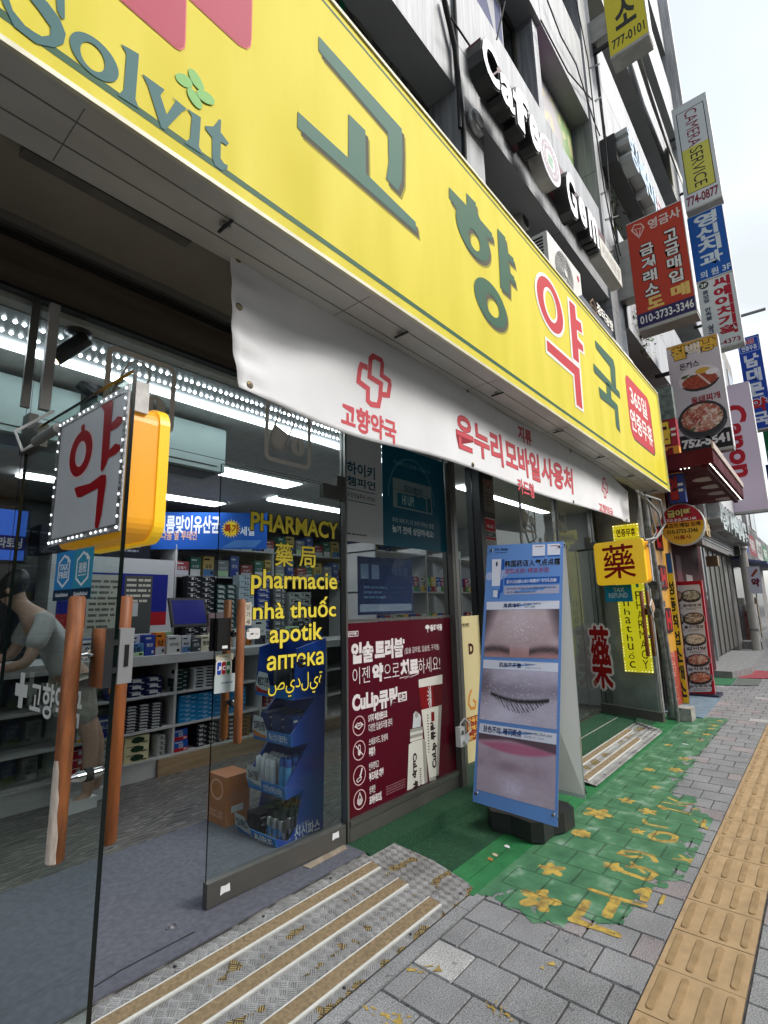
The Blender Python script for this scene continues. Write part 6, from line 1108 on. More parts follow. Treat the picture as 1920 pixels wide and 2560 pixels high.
poster('arched_sticker', 'black arched sticker with a white outline on the glass left of the standing banner', (4.37, 1.62, 4.66, 2.0), ink(20, 22, 24), lambda g_, p, r: (p.stroke(g_, [(r[0]+.012, r[1]+.01), (r[0]+.012, r[3]-.1)]+[(r[0]+.145-.133*math.cos(R(a)), r[3]-.1+.085*math.sin(R(a))) for a in range(0, 181, 20)]+[(r[2]-.012, r[1]+.01)], .012, wp, 1, True), p.ell(g_, (r[0]+.09, r[3]-.14, r[0]+.19, r[3]-.04), wp, 1, 20)), cat='sticker')
poster('window_notice', 'translucent blue notices with white lettering stuck inside the big window', (2.50, 1.41, 3.10, 1.80), mat('dim_blue_film', (18, 30, 62), .3), lambda g_, p, r: (p.text(g_, '케토톱', (r[0]+.36, r[1]+.27, r[2]-.05, r[1]+.33), ink(70, 84, 110), 1, .02), p.rect(g_, (r[0]+.03, r[1]+.24, r[0]+.11, r[1]+.34), ink(80, 96, 120), 1), p.rect(g_, (r[0]+.14, r[1]+.24, r[0]+.22, r[1]+.34), ink(80, 96, 120), 1), p.rect(g_, (r[0]+.02, r[1]+.02, r[2]-.02, r[1]+.07), ink(96, 108, 126), 1), p.lines(g_, (r[0]+.06, r[1]+.1, r[2]-.3, r[1]+.2), 3, ink(60, 80, 110), 1)), y=FY+.022)
# white plug and socket hanging beside the cream poster
sk_ = thing('power_strip', 'white power socket hanging on its cable beside the cream poster', 'power socket', (3.66, FY-.07, .62)); c = pY((1152, 1835), FY-.07); VK = W(960, 1740, 480)
g = MB(); a = pY(VK(660, 350), FY-.07); g.obox(a, XV*.03, YV*.022, ZV*.07, white); g.build('socket_body', sk_, bev=.012); g = MB(); b_ = pY(VK(705, 375), FY-.09); g.obox(b_, (XV*.7+ZV*.5).normalized()*.035, YV*.02, (ZV*.7-XV*.5).normalized()*.02, white); g.cyl(a-YV*.0225+ZV*.03, a-YV*.0235+ZV*.03, .018, mat('socket_grey', (90, 92, 94), .5), n=16); g.build('plug', sk_, bev=.008)
g = MB(); g.tube([b_+ZV*.02, pY(VK(750, 290), FY-.09), pY(VK(735, 225), FY-.085), pY(VK(695, 192), FY-.08), pY(VK(660, 240), FY-.07), a+ZV*.06], .006, white, 8); g.build('cable', sk_)
# ---------------------------------------------------------------- standing double banner
xp = [(1181.4, 2003.3), (1394, 2068.4), (1408.9, 1353), (1218.9, 1364)]; BL, BR = pZ(xp[0], .18), pZ(xp[1], .18); TL, TR = pZ(xp[3], 1.93), pZ(xp[2], 1.93)
nb_ = (BR-BL).cross(TL-BL).normalized(); qb = Quad(xp, [BL, BR, TR, TL], nb_)
xb = thing('standing_banner', 'standing skin care banner with a blue border and three close up photographs', 'banner stand', tuple((BL+BR)/2*Vector((1, 1, 0)) if False else ((BL.x+BR.x)/2+.25, (BL.y+BR.y)/2, 0)))
blu = ink(104, 148, 214); g = MB(); n = 12
vs = [qb.P((i/n, j/n), 0) for j in range(n+1) for i in range(n+1)]; g.add(vs, [(j*(n+1)+i, j*(n+1)+i+1, (j+1)*(n+1)+i+1, (j+1)*(n+1)+i) for j in range(n) for i in range(n)], blu); vb = [p-nb_*.003 for p in vs]; g.add(vb, [(j*(n+1)+i, (j+1)*(n+1)+i, (j+1)*(n+1)+i+1, j*(n+1)+i+1) for j in range(n) for i in range(n)], white); g.build('front_sheet', xb)
VX = W(1180, 1340, 250, 1382); U = lambda *a: qb.uv(VX(*a)); Ex = lambda *e: qb.ext(*[VX(*a) for a in e]); g = MB(); dk = ink(28, 40, 76); wb = ink(226, 230, 244); bd = ink(38, 92, 178)
VX2 = W(960, 1740, 480)
def bq(a, b, c, d, m, l): qb.poly(g, [qb.uv(p) for p in (a, b, c, d)], m, l)
qb.text(g, 'Dr.deep', Ex((318, 200), (340, 175), (486, 195), (470, 215)), dk, 1, .03); qb.lines(g, Ex((318, 240), (340, 232), (484, 238), (470, 247)), 1, dk, 1)
for (x0, x1, y0, y1) in ((822, 1000, 122, 300), (1033, 1216, 112, 290)): bq(VX(x0, y1), VX(x1-2, y1-4), VX(x1, y0), VX(x0, y0+4), wb, 1); bq(VX(x0, y1+25), VX(x1-2, y1+20), VX(x1-2, y1), VX(x0, y1+4), bd, 1); qb.lines(g, Ex((x0+40, y0+30), (x0+60, y0+20), (x1-20, y0+35), (x1-60, y0+45)), 1, ink(150, 60, 70), 2)
qb.otext(g, '韩国药店人气点点霜', Ex((445, 400), (500, 365), (1215, 400), (1100, 445)), ink(14, 16, 34), wb, .015, 1, .05); qb.otext(g, '温和点涂! 精准消退!', Ex((445, 520), (480, 485), (1065, 520), (900, 555)), ink(132, 62, 124), wb, .015, 1, .03)
bq(VX(437, 725), VX(1205, 730), VX(1212, 624), VX(437, 624), bd, 1); qb.text(g, '肌の凸凹感と古い角質が、81%も改善!', Ex((468, 680), (500, 655), (1168, 680), (1100, 708)), wb, 2, .035)
bq(VX(432, 868), VX(1200, 884), VX(1206, 752), VX(434, 745), ink(176, 178, 206), 1); qb.text(g, 'Bumpy texture anddead skin cells.', Ex((470, 785), (500, 765), (1168, 790), (1100, 810)), ink(74, 84, 120), 2, .01); qb.text(g, '81% improvement.', Ex((470, 845), (500, 825), (872, 848), (850, 865)), ink(74, 84, 120), 2, .01)
qb.ell(g, Ex((190, 580), (240, 530), (285, 580), (240, 650)), ink(170, 186, 226), 1, 24); bq(VX(380, 660), VX(500, 560), VX(600, 520), VX(400, 500), ink(160, 176, 220), 1)
bq(VX(376, 850), VX(412, 825), VX(440, 345), VX(400, 340), bd, 1); bq(VX(270, 735), VX(378, 735), VX(400, 338), VX(272, 340), wb, 2); bq(VX(276, 790), VX(368, 785), VX(378, 735), VX(270, 735), blu, 2); bq(VX(284, 893), VX(340, 903), VX(350, 800), VX(288, 800), wb, 2); bq(VX(345, 920), VX(372, 918), VX(385, 790), VX(350, 800), bd, 1); c = U(338, 410); qb.ell(g, (c[0]-.012, c[1]-.012, c[0]+.012, c[1]+.012), dk, 3, 12)
for (P4, s1, e1, s2, e2, s3, e3) in (((VX(196, 1075), VX(1205, 1118), VX(1206, 996), VX(200, 962)), '角质堆积', ((428, 1030), (470, 1000), (660, 1040), (600, 1065)), 'Keratin buildup', ((708, 1020), (720, 1003), (945, 1025), (900, 1040)), '角質の蓄積', ((708, 1060), (720, 1048), (862, 1068), (850, 1082))),
    ((VX(150, 1898), VX(1186, 2032), VX(1190, 1903), VX(154, 1780)), '肌肤不平整', ((370, 1880), (400, 1840), (672, 1890), (640, 1930)), 'Bumpy', ((724, 1890), (735, 1872), (834, 1895), (820, 1915)), '凸凹(デコボコ)', ((722, 1945), (740, 1925), (942, 1955), (930, 1975))),
    ((VX2(818, 350), VX2(1488, 495), VX2(1490, 405), VX2(828, 272)), '肤色不均, 暗沉斑点', None, 'Uneven skin, Dark spot', None, '肌の色ムラ, くすみ', None)):
    bq(*P4, wb, 2)
    f = lambda e: Ex(*e)
    if e1 is None: e1, e2, e3 = [qb.ext(*[VX2(*a) for a in e]) for e in (((858, 330), (900, 300), (1185, 375), (1100, 398)), ((1212, 380), (1225, 368), (1450, 420), (1440, 438)), ((1212, 415), (1225, 402), (1380, 435), (1370, 452)))]
    else: e1, e2, e3 = f(e1), f(e2), f(e3)
    qb.text(g, s1, e1, ink(30, 46, 98), 3, .045); qb.text(g, s2, e2, ink(90, 96, 120), 3, .01); qb.text(g, s3, e3, ink(90, 96, 120), 3, .0)
g.build('printing', xb)
def skinbase(U_, V_, a=(.80, .73, .75), b=(.69, .59, .61), seed=1):
    t = vnoise(U_, V_, 5, 6, seed)*.6+vnoise(U_, V_, 17, 19, seed+1)*.25+vnoise(U_, V_, 50, 52, seed+2)*.15; return (np.array(a)*t[..., None]+np.array(b)*(1-t[..., None])), t
def lerp(c, d, m): m = np.clip(m, 0, 1)[..., None]; return c*(1-m)+np.array(d)*m
def forehead(U_, V_):
    c, t = skinbase(U_, V_); hl = np.exp(-((U_-.5)/.22)**2-((V_-.85)/.4)**2); c = lerp(c, (.86, .80, .84), hl*.55)
    edge = np.clip((np.abs(U_-.5)-(.30+.22*(1-V_)))/.16, 0, 1)*np.clip((V_-.18)/.3, 0, 1); c = lerp(c, (.30, .25, .29), edge*.95)
    bumps = (vnoise(U_, V_, 62, 46, 9) > .74)*np.exp(-((U_-.5)/.2)**2-((V_-.55)/.35)**2); c = lerp(c, (.95, .90, .92), bumps*.75); c = lerp(c, (.66, .40, .38), np.exp(-((V_-.05)/.16)**2)*.5)
    for x0, x1, s in ((-.05, .36, 1), (.62, 1.05, -1)):
        m = (U_ > x0)*(U_ < x1); mid = .115+.05*np.sin((U_-x0)/(x1-x0)*3.1)-(.02*s*(U_-.5)); w = np.exp(-((V_-mid)/.07)**2)*m; st_ = .5+.5*vnoise(U_+V_*.8*s, V_, 90, 8, 12); c = lerp(c, (.16, .13, .15), w*st_*.95)
    return c
def eye(U_, V_):
    c, t = skinbase(U_, V_, (.82, .80, .89), (.70, .66, .74), 20); c = lerp(c, (.44, .40, .46), np.exp(-((V_-.62)/.16)**2)*.55); c = lerp(c, (.34, .29, .33), np.exp(-((U_-.02)/.12)**2-((V_-.75)/.3)**2)*.6)
    line = .52-.28*np.clip((U_-.15)/.75, 0, 1)**.8*(1.15-np.clip((U_-.15)/.75, 0, 1)); w = (U_ > .13)*(U_ < .90); c = lerp(c, (.07, .06, .08), np.exp(-((V_-line)/.034)**2)*w)
    lash = (np.sin((U_-(line-V_)*.5)*150)+.6*np.sin((U_-(line-V_)*.3)*97) > .35)*(V_ < line)*(V_ > line-.22*np.sin(np.clip((U_-.13)/.77, 0, 1)*3.1))*w; c = lerp(c, (.08, .07, .09), lash*.8); c = lerp(c, (.86, .86, .94), np.exp(-((U_-.3)/.2)**2-((V_-.12)/.2)**2)*.6); c = lerp(c, (.93, .92, .95), (vnoise(U_, V_, 60, 50, 31) > .86)*.5); return c
def lips(U_, V_):
    c, t = skinbase(U_, V_, (.76, .71, .77), (.65, .58, .65), 40); li = .80+.07*np.sin(U_*3.1)-.0; m = np.clip((V_-(.70+.12*(2*U_-1)**2))/.05, 0, 1); c = lerp(c, (.72, .38, .52), m*np.clip((li+.1-V_)/.1, 0, 1)*.9)
    up = np.clip((V_-(.93-.22*np.abs(U_-.42)**1.3))/.04, 0, 1); c = lerp(c, (.34, .24, .29), up*.9); c = lerp(c, (.86, .82, .93), np.exp(-((U_-.48)/.17)**2-((V_-.16)/.17)**2)*.75*(.5+.8*vnoise(U_, V_, 60, 50, 44))); c = lerp(c, (.48, .38, .44), np.exp(-((V_-.5)/.1)**2-((U_-.45)/.3)**2)*.45); return c
for nm, P4, fn in (('printed_forehead', (VX(160, 1740), VX(1190, 1845), VX(1204, 1120), VX(195, 1080)), forehead), ('printed_closed_eye', (VX2(822, 238), VX2(1490, 372), VX(1186, 2034), VX(150, 1902)), eye), ('printed_lips', (VX2(800, 815), VX2(1478, 1010), VX2(1488, 497), VX2(818, 352)), lips)):
    P4 = [qb.uv(p) for p in P4]; pan_ = Quad([(0, 0), (1, 0), (1, 1), (0, 1)], [qb.P(p, 1) for p in P4], nb_); picture(nm, xb, pan_, (0, 0, 1, 1), 150, 110, fn, PIC, 1)
# back sheet, poles, hooks and the weighted base
bf = pZ((1466, 2005), .03); bBL, bBR = Vector((3.82, 2.06, .2)), Vector((3.84, 1.52, .2)); ap_l, ap_r = TL+Vector((.035, 0, -.01)), TR+Vector((.03, 0, -.01))
g = MB(); cr1 = ink(228, 228, 224); b1 = pZ((1464, 1998), .15); b0 = b1+Vector((.03, .58, 0)); qk = [b0, b1, ap_r, ap_l]; g.face(qk, cr1); nk = (b1-b0).cross(ap_l-b0).normalized(); g.face([p-nk*.002 for p in qk[::-1]], cr1)
L2 = lambda s, t: b0*(1-s)*(1-t)+b1*s*(1-t)+ap_r*s*t+ap_l*(1-s)*t
g.face([L2(0, 0)+nk*.001, L2(1, 0)+nk*.001, L2(1, .12)+nk*.001, L2(0, .12)+nk*.001], ink(170, 186, 180)); g.face([L2(0, .12)+nk*.001, L2(1, .12)+nk*.001, L2(1, .22)+nk*.001, L2(0, .22)+nk*.001], ink(210, 196, 160)); g.build('back_sheet', xb, label='cream back sheet of the standing banner')
g = MB(); top = (TL+TR)/2+Vector((.015, 0, .0)); bs = Vector((3.42, 1.72, .12))
for a, b_ in ((TL, BR), (TR, BL), (ap_l, b1), (ap_r, b0)): g.tube([a+Vector((.012, 0, -.02)), (a+b_)/2+Vector((.14, 0, 0)), b_+Vector((.022, 0, .03))], .006, black, 6)
g.build('cross_poles', xb); g = MB()
for p in ((.045, .03), (.955, .03), (.06, .975), (.95, .975)): c = qb.P(p, 1); g.lathe(c, [(.012, 0), (.012, .002), (.007, .003)], chrome, 12, nb_); g.cyl(c, c+nb_*.02-ZV*.006, .004, black, n=8)
g.build('hook', xb)
bw = mat('black_water_base', (.018, .018, .02), .5, bump=.1, bscale=200); g = MB(); pts = []
for a, b_ in ((3.16, 1.55), (3.22, 1.47), (3.40, 1.47), (3.50, 1.42), (3.66, 1.40), (3.74, 1.48), (3.74, 1.60), (3.70, 1.72), (3.74, 1.86), (3.70, 1.98), (3.55, 2.02), (3.42, 1.96), (3.26, 1.98), (3.18, 1.90), (3.20, 1.74)): pts.append((a, b_, .013))
pts = [(3.44+(a-3.45)*.80, 1.70+(b_-1.70)*.80, z) for a, b_, z in pts]; g.prism(pts, (0, 0, .115), bw); o = g.build('weighted_base', xb, bev=.035, seg=3)
g = MB(); g.cyl((3.45, 1.72, .129), (3.45, 1.72, .155), .035, black, n=16); g.build('filler_cap', xb)
# ================================================================ upper storeys of the pharmacy building
UY = 1.75
def panel_metal(name, col, rough=.38, metal=.55):
    m = bpy.data.materials.new(name); m.use_nodes = True; t = m.node_tree; b = t.nodes['Principled BSDF']; N = t.nodes.new; K = t.links.new; b.inputs['Metallic'].default_value = metal
    tc = N('ShaderNodeTexCoord'); mp = N('ShaderNodeMapping'); mp.inputs['Scale'].default_value = (9, 9, .35); K(tc.outputs['Object'], mp.inputs[0]); n = N('ShaderNodeTexNoise'); n.inputs['Scale'].default_value = 3.; n.inputs['Detail'].default_value = 6; K(mp.outputs[0], n.inputs['Vector'])
    r = N('ShaderNodeValToRGB'); e = r.color_ramp.elements; e[0].position = .3; e[0].color = tuple(c*.58 for c in col)+(1,); e[1].position = .66; e[1].color = tuple(min(1, c*1.12) for c in col)+(1,); K(n.outputs['Fac'], r.inputs[0]); K(r.outputs[0], b.inputs['Base Color'])
    mr = N('ShaderNodeMapRange'); mr.inputs['To Min'].default_value = rough*.75; mr.inputs['To Max'].default_value = rough*1.4; K(n.outputs['Fac'], mr.inputs[0]); K(mr.outputs[0], b.inputs['Roughness']); MATS[name] = m; return m
pm = panel_metal('silver_panel', (.26, .27, .283), .45, .2); pm2 = mat('grey_reveal', (.28, .29, .295), .6, .1, var=.12, scale=1.5); pmw = panel_metal('pale_panel', (.34, .35, .36), .45, .15); seam = mat('panel_seam', (.05, .05, .055), .7); wfr = mat('bronze_window_frame', (.09, .085, .075), .4, .4); inner = mat('dark_interior', (.02, .021, .022), .8)
def spandrel(par, x0, x1, z0, z1, y=UY, dep=.30, m=pm, step=2.0, under=pm2):
    g = MB(); x = x0
    while x < x1-.01:
        e = min(x+step, x1); g.box((x+.004, y, z0), (e-.004, y+dep, z1), m, mm={'-z': under, '+z': under}); x = e
    g.box((x0, y+.004, z0+.004), (x1, y+dep-.004, z1-.004), seam)
    zm = z0+(z1-z0)*.5; g.box((x0, y-.0012, zm-.004), (x1, y-.0004, zm+.004), seam); return g.build('spandrel_panel', par)
def pier(par, x0, x1, z0, z1, y=UY-.03, dep=.5, m=pm, gaps=1.48):
    g = MB(); z = z0
    while z < z1-.01:
        e = min(z+gaps, z1); g.box((x0, y, z+.004), (x1, y+dep, e-.004), m); z = e
    g.box((x0+.004, y+.004, z0), (x1-.004, y+dep-.004, z1), seam); return g.build('pier', par)
def wind(par, x0, x1, z0, z1, y=UY+.27, n=2, open_=False):
    g = MB(); w = (x1-x0)/n
    for a, b in (((x0, y, z0), (x1, y+.06, z0+.05)), ((x0, y, z1-.05), (x1, y+.06, z1))): g.box(a, b, wfr)
    for i in range(n+1): xx = x0+w*i; g.box((max(x0, xx-.03), y-.002, z0+.05), (min(x1, xx+.03), y+.06, z1-.05), wfr)
    o = g.build('window', par); g = MB(); g.box((x0+.01, y+.03, z0+.02), (x1-.01, y+.036, z1-.02), GLU); g.build('pane', o); return o
ZT = 19.6
levels = [(5.635, 7.06), (8.60, 10.05), (11.58, 13.05), (14.55, 16.05), (17.5, 19.6)]
for (a, b) in levels: spandrel(bld, -2.6, 3.10, a, b, step=1.9); spandrel(bld, 3.46, 7.05, a, b, step=1.86)
spandrel(bld, -2.6, 3.10, 3.10, 4.24); spandrel(bld, 3.46, 7.05, 3.10, 4.20)
pier(bld, 3.10, 3.46, 3.1, ZT); pier(bld, 7.05, 7.42, 3.3, ZT, gaps=1.1); pier(bld, 7.44, 7.88, 3.3, ZT, y=UY+.02, gaps=1.1, m=pmw)
bands = [4.24]+[x for l in levels for x in l]
for k in range(5):
    z0 = 4.22 if k == 0 else levels[k-1][1]; z1 = levels[k][0]
    wind(bld, -2.6, 3.10, z0, z1, n=4)
    if k == 0: wind(bld, 3.46, 7.05, z0, z1, y=UY+.42, n=3)
    else:
        wind(bld, 3.46, 5.16, z0, z1, n=1); pier(bld, 5.17, 5.32, z0, z1, y=UY+.06, dep=.25); wind(bld, 5.33, 7.05, z0, z1, n=1)
g = MB(); g.box((-2.6, UY+.62, 3.1), (7.88, UY+6, ZT), inner); g.build('inner_wall', bld)
g = MB(); g.box((-2.7, UY-.05, ZT), (7.9, UY+6, ZT+.25), pmw); g.build('parapet', bld)
up = street_panel(UY+.265)
wp_ = thing('window_poster', 'white window poster with big blue letters above the cafe sign', 'poster', (4.3, UY+.26, 7.1)); g = MB(); up.rect(g, (3.55, 7.08, 4.75, 8.55), ink(150, 152, 158), 0, .002); up.O = up.O+up.n*.002; nvb = ink(46, 56, 96); up.text(g, 'S', (3.6, 7.5, 4.1, 8.5), nvb, 1, .06); up.text(g, 'N', (4.18, 7.3, 4.68, 8.35), nvb, 1, .06); up.lines(g, (3.6, 7.12, 4.1, 7.3), 2, nvb, 1); g.build('sheet', wp_)
mu = thing('window_mural', 'purple and green printed film on the right window above the cafe sign', 'window film', (6.1, UY+.26, 7.1)); pm_ = street_panel(UY+.26)
def mural(U_, V_):
    n1 = vnoise(U_, V_, 4, 6, 3); n2 = vnoise(U_, V_, 14, 12, 5); c = np.ones(U_.shape+(3,))*np.array((.62, .60, .62)); c = lerp(c, (.60, .22, .56), np.clip((.36-U_-.1*n1)*9, 0, 1)); c = lerp(c, (.42, .56, .30), np.clip((U_-.52-.25*n1)*7, 0, 1)); c = lerp(c, (.74, .70, .52), (n2 > .7)*(U_ > .34)*.8); return lerp(c, (.80, .70, .82), (n2 > .66)*(U_ < .34)*.8)
picture('printed_film', mu, pm_, (5.38, 7.1, 6.98, 8.55), 50, 50, mural, PIC, 0)
g = MB(); pm_.text(g, '커피', (5.5, 7.75, 5.85, 8.1), ink(225, 210, 228), 2, .02); pm_.text(g, 'Dessert', (5.45, 7.3, 5.95, 7.5), ink(225, 210, 228), 2, .02); g.build('lettering', mu)
wl_ = thing('window_lettering', 'pale Korean letters stuck on the dark window just above the yellow sign', 'lettering', (2.4, UY+.26, 4.5)); g = MB(); WL = W(720, 0, 480); pw_ = street_panel(UY+.262); cl = ink(128, 126, 118)
for s_, e in (('크', ((550, 140), (560, 120), (740, 350), (735, 410))), ('레', ((800, 450), (805, 425), (968, 650), (965, 700))), ('트', ((1015, 720), (1020, 690), (1168, 890), (1165, 945)))):
    q = pw_.ext(*[WL(*a) for a in e]); pw_.text(g, s_, (q[0], min(q[1], q[3]-.3), q[2], q[3]), cl, 1, .03)
pw_.pxpoly(g, WL([(445, 0), (490, 20), (492, 115), (447, 70)]), ink(30, 130, 90), 1); g.build('letters', wl_)
# fire alarm on the pier
c = pY(W(1100, 0, 400)(355, 1290), UY-.031); fa = thing('fire_alarm', 'round grey alarm bell in a recess on the pier below the cafe sign', 'alarm', tuple(c)); g = MB(); g.lathe(c, [(.11, 0), (.11, -.03), (.095, -.045), (.06, -.05)], mat('alarm_grey', (.36, .36, .35), .4, .5), 24, YV); g.build('bell', fa); g = MB(); g.lathe(c-YV*.051, [(.055, 0), (.05, -.012), (.012, -.018)], mat('alarm_pale', (.5, .5, .48), .4), 20, YV); g.build('dome', fa); g = MB(); g.box((c.x-.14, UY-.0318, c.z-.17), (c.x+.16, UY-.0306, c.z+.17), black); g.build('back_plate', fa)
# ---------------------------------------------------------------- cafe sign: maroon beam with white channel letters
cs = thing('cafe_sign', 'maroon beam carrying white rounded channel letters and a round emblem on the metal front', 'sign', (5.2, 1.6, 5.93)); mb_ = mat('maroon_beam', (.085, .018, .022), .4, .2, var=.2)
BZ0, BZ1 = 5.945, 6.17; g = MB(); g.box((3.27, 1.585, BZ0), (6.47, UY-.002, BZ1), mb_); g.box((4.02, 1.60, BZ0-.1), (4.2, UY-.003, BZ0-.001), mb_); g.box((5.9, 1.60, BZ0-.08), (6.08, UY-.003, BZ0-.001), mb_); g.build('beam', cs, bev=.006)
LY, LD = 1.44, .135; wl = mat('white_acrylic', (.80, .80, .80), .35, emit=.08, ecol=(255, 255, 255)); bs_ = mat('black_letter_side', (.014, .014, .014), .45, var=.4, scale=8)
lpn = street_panel(LY); F1 = W(1100, 0, 400); F2 = W(1200, 300, 480)
def channel(ch, e, bold=.035, par=cs):
    q = lpn.ext(*e); b = MB(); p0 = street_panel(LY+LD); p0.text(b, ch, q, bs_, 0, bold+.02, depth=LD-.012, side=bs_); p1 = street_panel(LY+.0118); p1.text(b, ch, q, wl, 0, bold, depth=.012, side=bs_); b.build('channel_letter', par)
for ch, e in (('C', F1([(450, 520), (470, 372), (615, 920), (600, 915)])), ('a', F1([(640, 850), (665, 792), (770, 1165), (765, 1175)])), ('f', F1([(772, 955), (835, 945), (895, 1050), (858, 1335)])), ('e', F1([(935, 1270), (965, 1222), (1020, 1410), (1020, 1560)])),
              ('G', F2([(748, 520), (775, 470), (825, 650), (830, 835)])), ('e', F2([(858, 730), (873, 680), (915, 830), (915, 920)])), ('m', F2([(936, 800), (940, 782), (1020, 1010), (1016, 1080)]))): channel(ch, e)
q = lpn.ext(*F2([(535, 190), (575, 98), (722, 545), (694, 598)])); em = MB(); p0 = street_panel(LY+.02+LD); p0.ell(em, q, mat('cream_side', (.42, .41, .37), .5, var=.2), 0, 40, LD-.012); em.build('emblem_body', cs)
em = MB(); p1 = street_panel(LY+.029); p1.ell(em, q, mat('emblem_face', (.66, .64, .66), .4), 0, 40, .006); p1 = street_panel(LY+.0225); cc = ((q[0]+q[2])/2, (q[1]+q[3])/2); hw, hh = (q[2]-q[0])/2, (q[3]-q[1])/2; p1.ring(em, (cc[0]-hw*.82, cc[1]-hh*.82, cc[0]+hw*.82, cc[1]+hh*.82), (cc[0]-hw*.46, cc[1]-hh*.46, cc[0]+hw*.46, cc[1]+hh*.46), ink(172, 162, 170), 1); p1.ell(em, (cc[0]-hw*.4, cc[1]-hh*.4, cc[0]+hw*.4, cc[1]+hh*.4), ink(222, 222, 218), 1); p1.text(em, 'g', (cc[0]-hw*.2, cc[1]-hh*.25, cc[0]+hw*.2, cc[1]+hh*.2), ink(150, 180, 160), 2, .08)
for k, ch in enumerate('COFFEE·GEM·COFFEE·GEM·'):
    a = R(90-k*360/22); p = (cc[0]+hw*.64*math.cos(a), cc[1]+hh*.64*math.sin(a)); p1.text(em, ch, (p[0]-hw*.05, p[1]-hh*.07, p[0]+hw*.05, p[1]+hh*.07), ink(225, 220, 225), 2, .02)
em.build('emblem_face', cs)
q = lpn.ext(*F2([(1035, 1060), (1040, 1012), (1208, 1240), (1205, 1352)])); em = MB(); em.box((q[0], LY, q[3]-.26), (q[2], LY+.14, q[3]), mat('small_box', (.50, .49, .44), .5, var=.15)); em.build('name_box', cs, bev=.006); em = MB(); street_panel(LY-.001).text(em, '커피전문점', (q[0]+.08, q[3]-.2, q[2]-.08, q[3]-.06), ink(150, 146, 140), 0, .02); em.build('lettering', cs)
# cables and stays on the metal front
def cable(name, label, pts, r, m=rubber, cat='cable', n=6):
    g_ = MB()
    for P in pts: g_.tube([Vector(p) for p in P], r, m, n)
    return tag(g_.build(name, loc=tuple(pts[0][0])), label, cat)
cy1 = UY-.036
def fpx(l, y=cy1): return [tuple(pY(p, y)) for p in l]
cable('cable_bundle', 'bundle of dark cables running down the pier beside the first upper window', [fpx([(1108, 0), (1135, 118), (1145, 210), (1157, 330), (1160, 420)]), fpx([(1113, 0), (1139, 115), (1149, 215), (1161, 330), (1164, 425)], cy1-.02), fpx([(1136, 0), (1142, 120), (1150, 320)], cy1-.01)], .016)
cable('stay_cable', 'thin stay cable slanting across the metal panels to the cafe sign', [fpx([(1128, 45), (1175, 115)], 1.62), fpx([(1262, 5), (1242, 98)], 1.5)], .008)
cable('thin_cable', 'thin black cables drooping over the two grey piers', [fpx([(1368, 0), (1402, 90), (1440, 160), (1484, 300), (1500, 340)], 1.69), fpx([(1440, 0), (1470, 150), (1490, 330), (1510, 470), (1548, 660)], 1.66), fpx([(1352, 50), (1420, 180), (1480, 250)], 1.7), fpx([(1500, 260), (1512, 320), (1519, 420), (1530, 560), (1552, 640)], 1.62)], .009)
for zz in ((1498, 330), (1520, 455), (1540, 545)): pass
cable('wall_bracket', 'thin metal straps across the narrow grey pier', [fpx([(1473, 171), (1498, 160)], 1.72), fpx([(1487, 253), (1502, 243)], 1.72), fpx([(1502, 486), (1522, 476)], 1.72), fpx([(1513, 550), (1545, 540)], 1.72), fpx([(1520, 633), (1542, 622)], 1.72)], .014, dark, 'bracket')
# ---------------------------------------------------------------- air conditioners and the small brown sign on the yellow sign
def ac_unit(label, x0, x1, y0, y1, z0, z1, grp):
    a = thing('outdoor_unit', label, 'air conditioner', ((x0+x1)/2, (y0+y1)/2, z0), grp); body = mat('ac_cream', (.60, .59, .56), .5, var=.1, scale=4)
    g = MB(); g.box((x0, y0, z0), (x1, y1, z1), body); g.build('casing', a, bev=.012); cx, cz, r_ = x0+(x1-x0)*.44, (z0+z1)/2, min((x1-x0)*.40, (z1-z0)*.42); c = Vector((cx, y0-.001, cz))
    g = MB(); g.lathe(c, [(r_, 0), (r_*.99, -.002)], mat('fan_recess', (.03, .03, .032), .7), 36, YV); g.build('fan_recess', a); g = MB()
    for k in range(36): t_ = 2*math.pi*k/36; g.cyl(c+Vector((r_*.16*math.cos(t_), -.006, r_*.16*math.sin(t_))), c+Vector((r_*1.02*math.cos(t_+.25), -.006, r_*1.02*math.sin(t_+.25))), .0022, mat('wire_grey', (.5, .5, .48), .4, .5), n=5, caps=False)
    for rr_ in np.linspace(.22, 1.02, 9): g.tube([c+Vector((r_*rr_*math.cos(t_), -.008, r_*rr_*math.sin(t_))) for t_ in np.linspace(0, 2*math.pi, 33)], .002, MATS['wire_grey'], 4, False)
    g.build('fan_guard', a); g = MB(); g.lathe(c-YV*.009, [(r_*.17, 0), (r_*.15, -.008)], body, 20, YV); g.build('fan_hub', a)
    g = MB()
    for k in range(7): zz = z0+(z1-z0)*(.5+.065*k); g.box((x0-.004, y0+.04, zz), (x0-.0005, y1-.04, zz+.018), dark)
    g.build('side_grille', a); g = MB(); g.lathe(Vector((x1-.08, y0-.001, z1-.1)), [(.035, 0), (.034, -.001)], ink(170, 60, 70), 20, YV); g.build('badge', a)
    g = MB(); g.box((x0+.05, y0+.03, z0-.06), (x0+.1, y1, z0-.001), dark); g.box((x1-.1, y0+.03, z0-.06), (x1-.05, y1, z0-.001), dark); g.build('foot', a)
G8 = W(1200, 300, 480); tl_, br_ = pY(G8(585, 965), 1.52), pY(G8(825, 1255), 1.52)
ac_unit('cream outdoor unit with round fan guard on the yellow sign under the cafe beam', tl_.x-.03, br_.x+.12, 1.52, 1.86, Z1+.07, tl_.z-.0, 'outdoor units above the yellow sign')
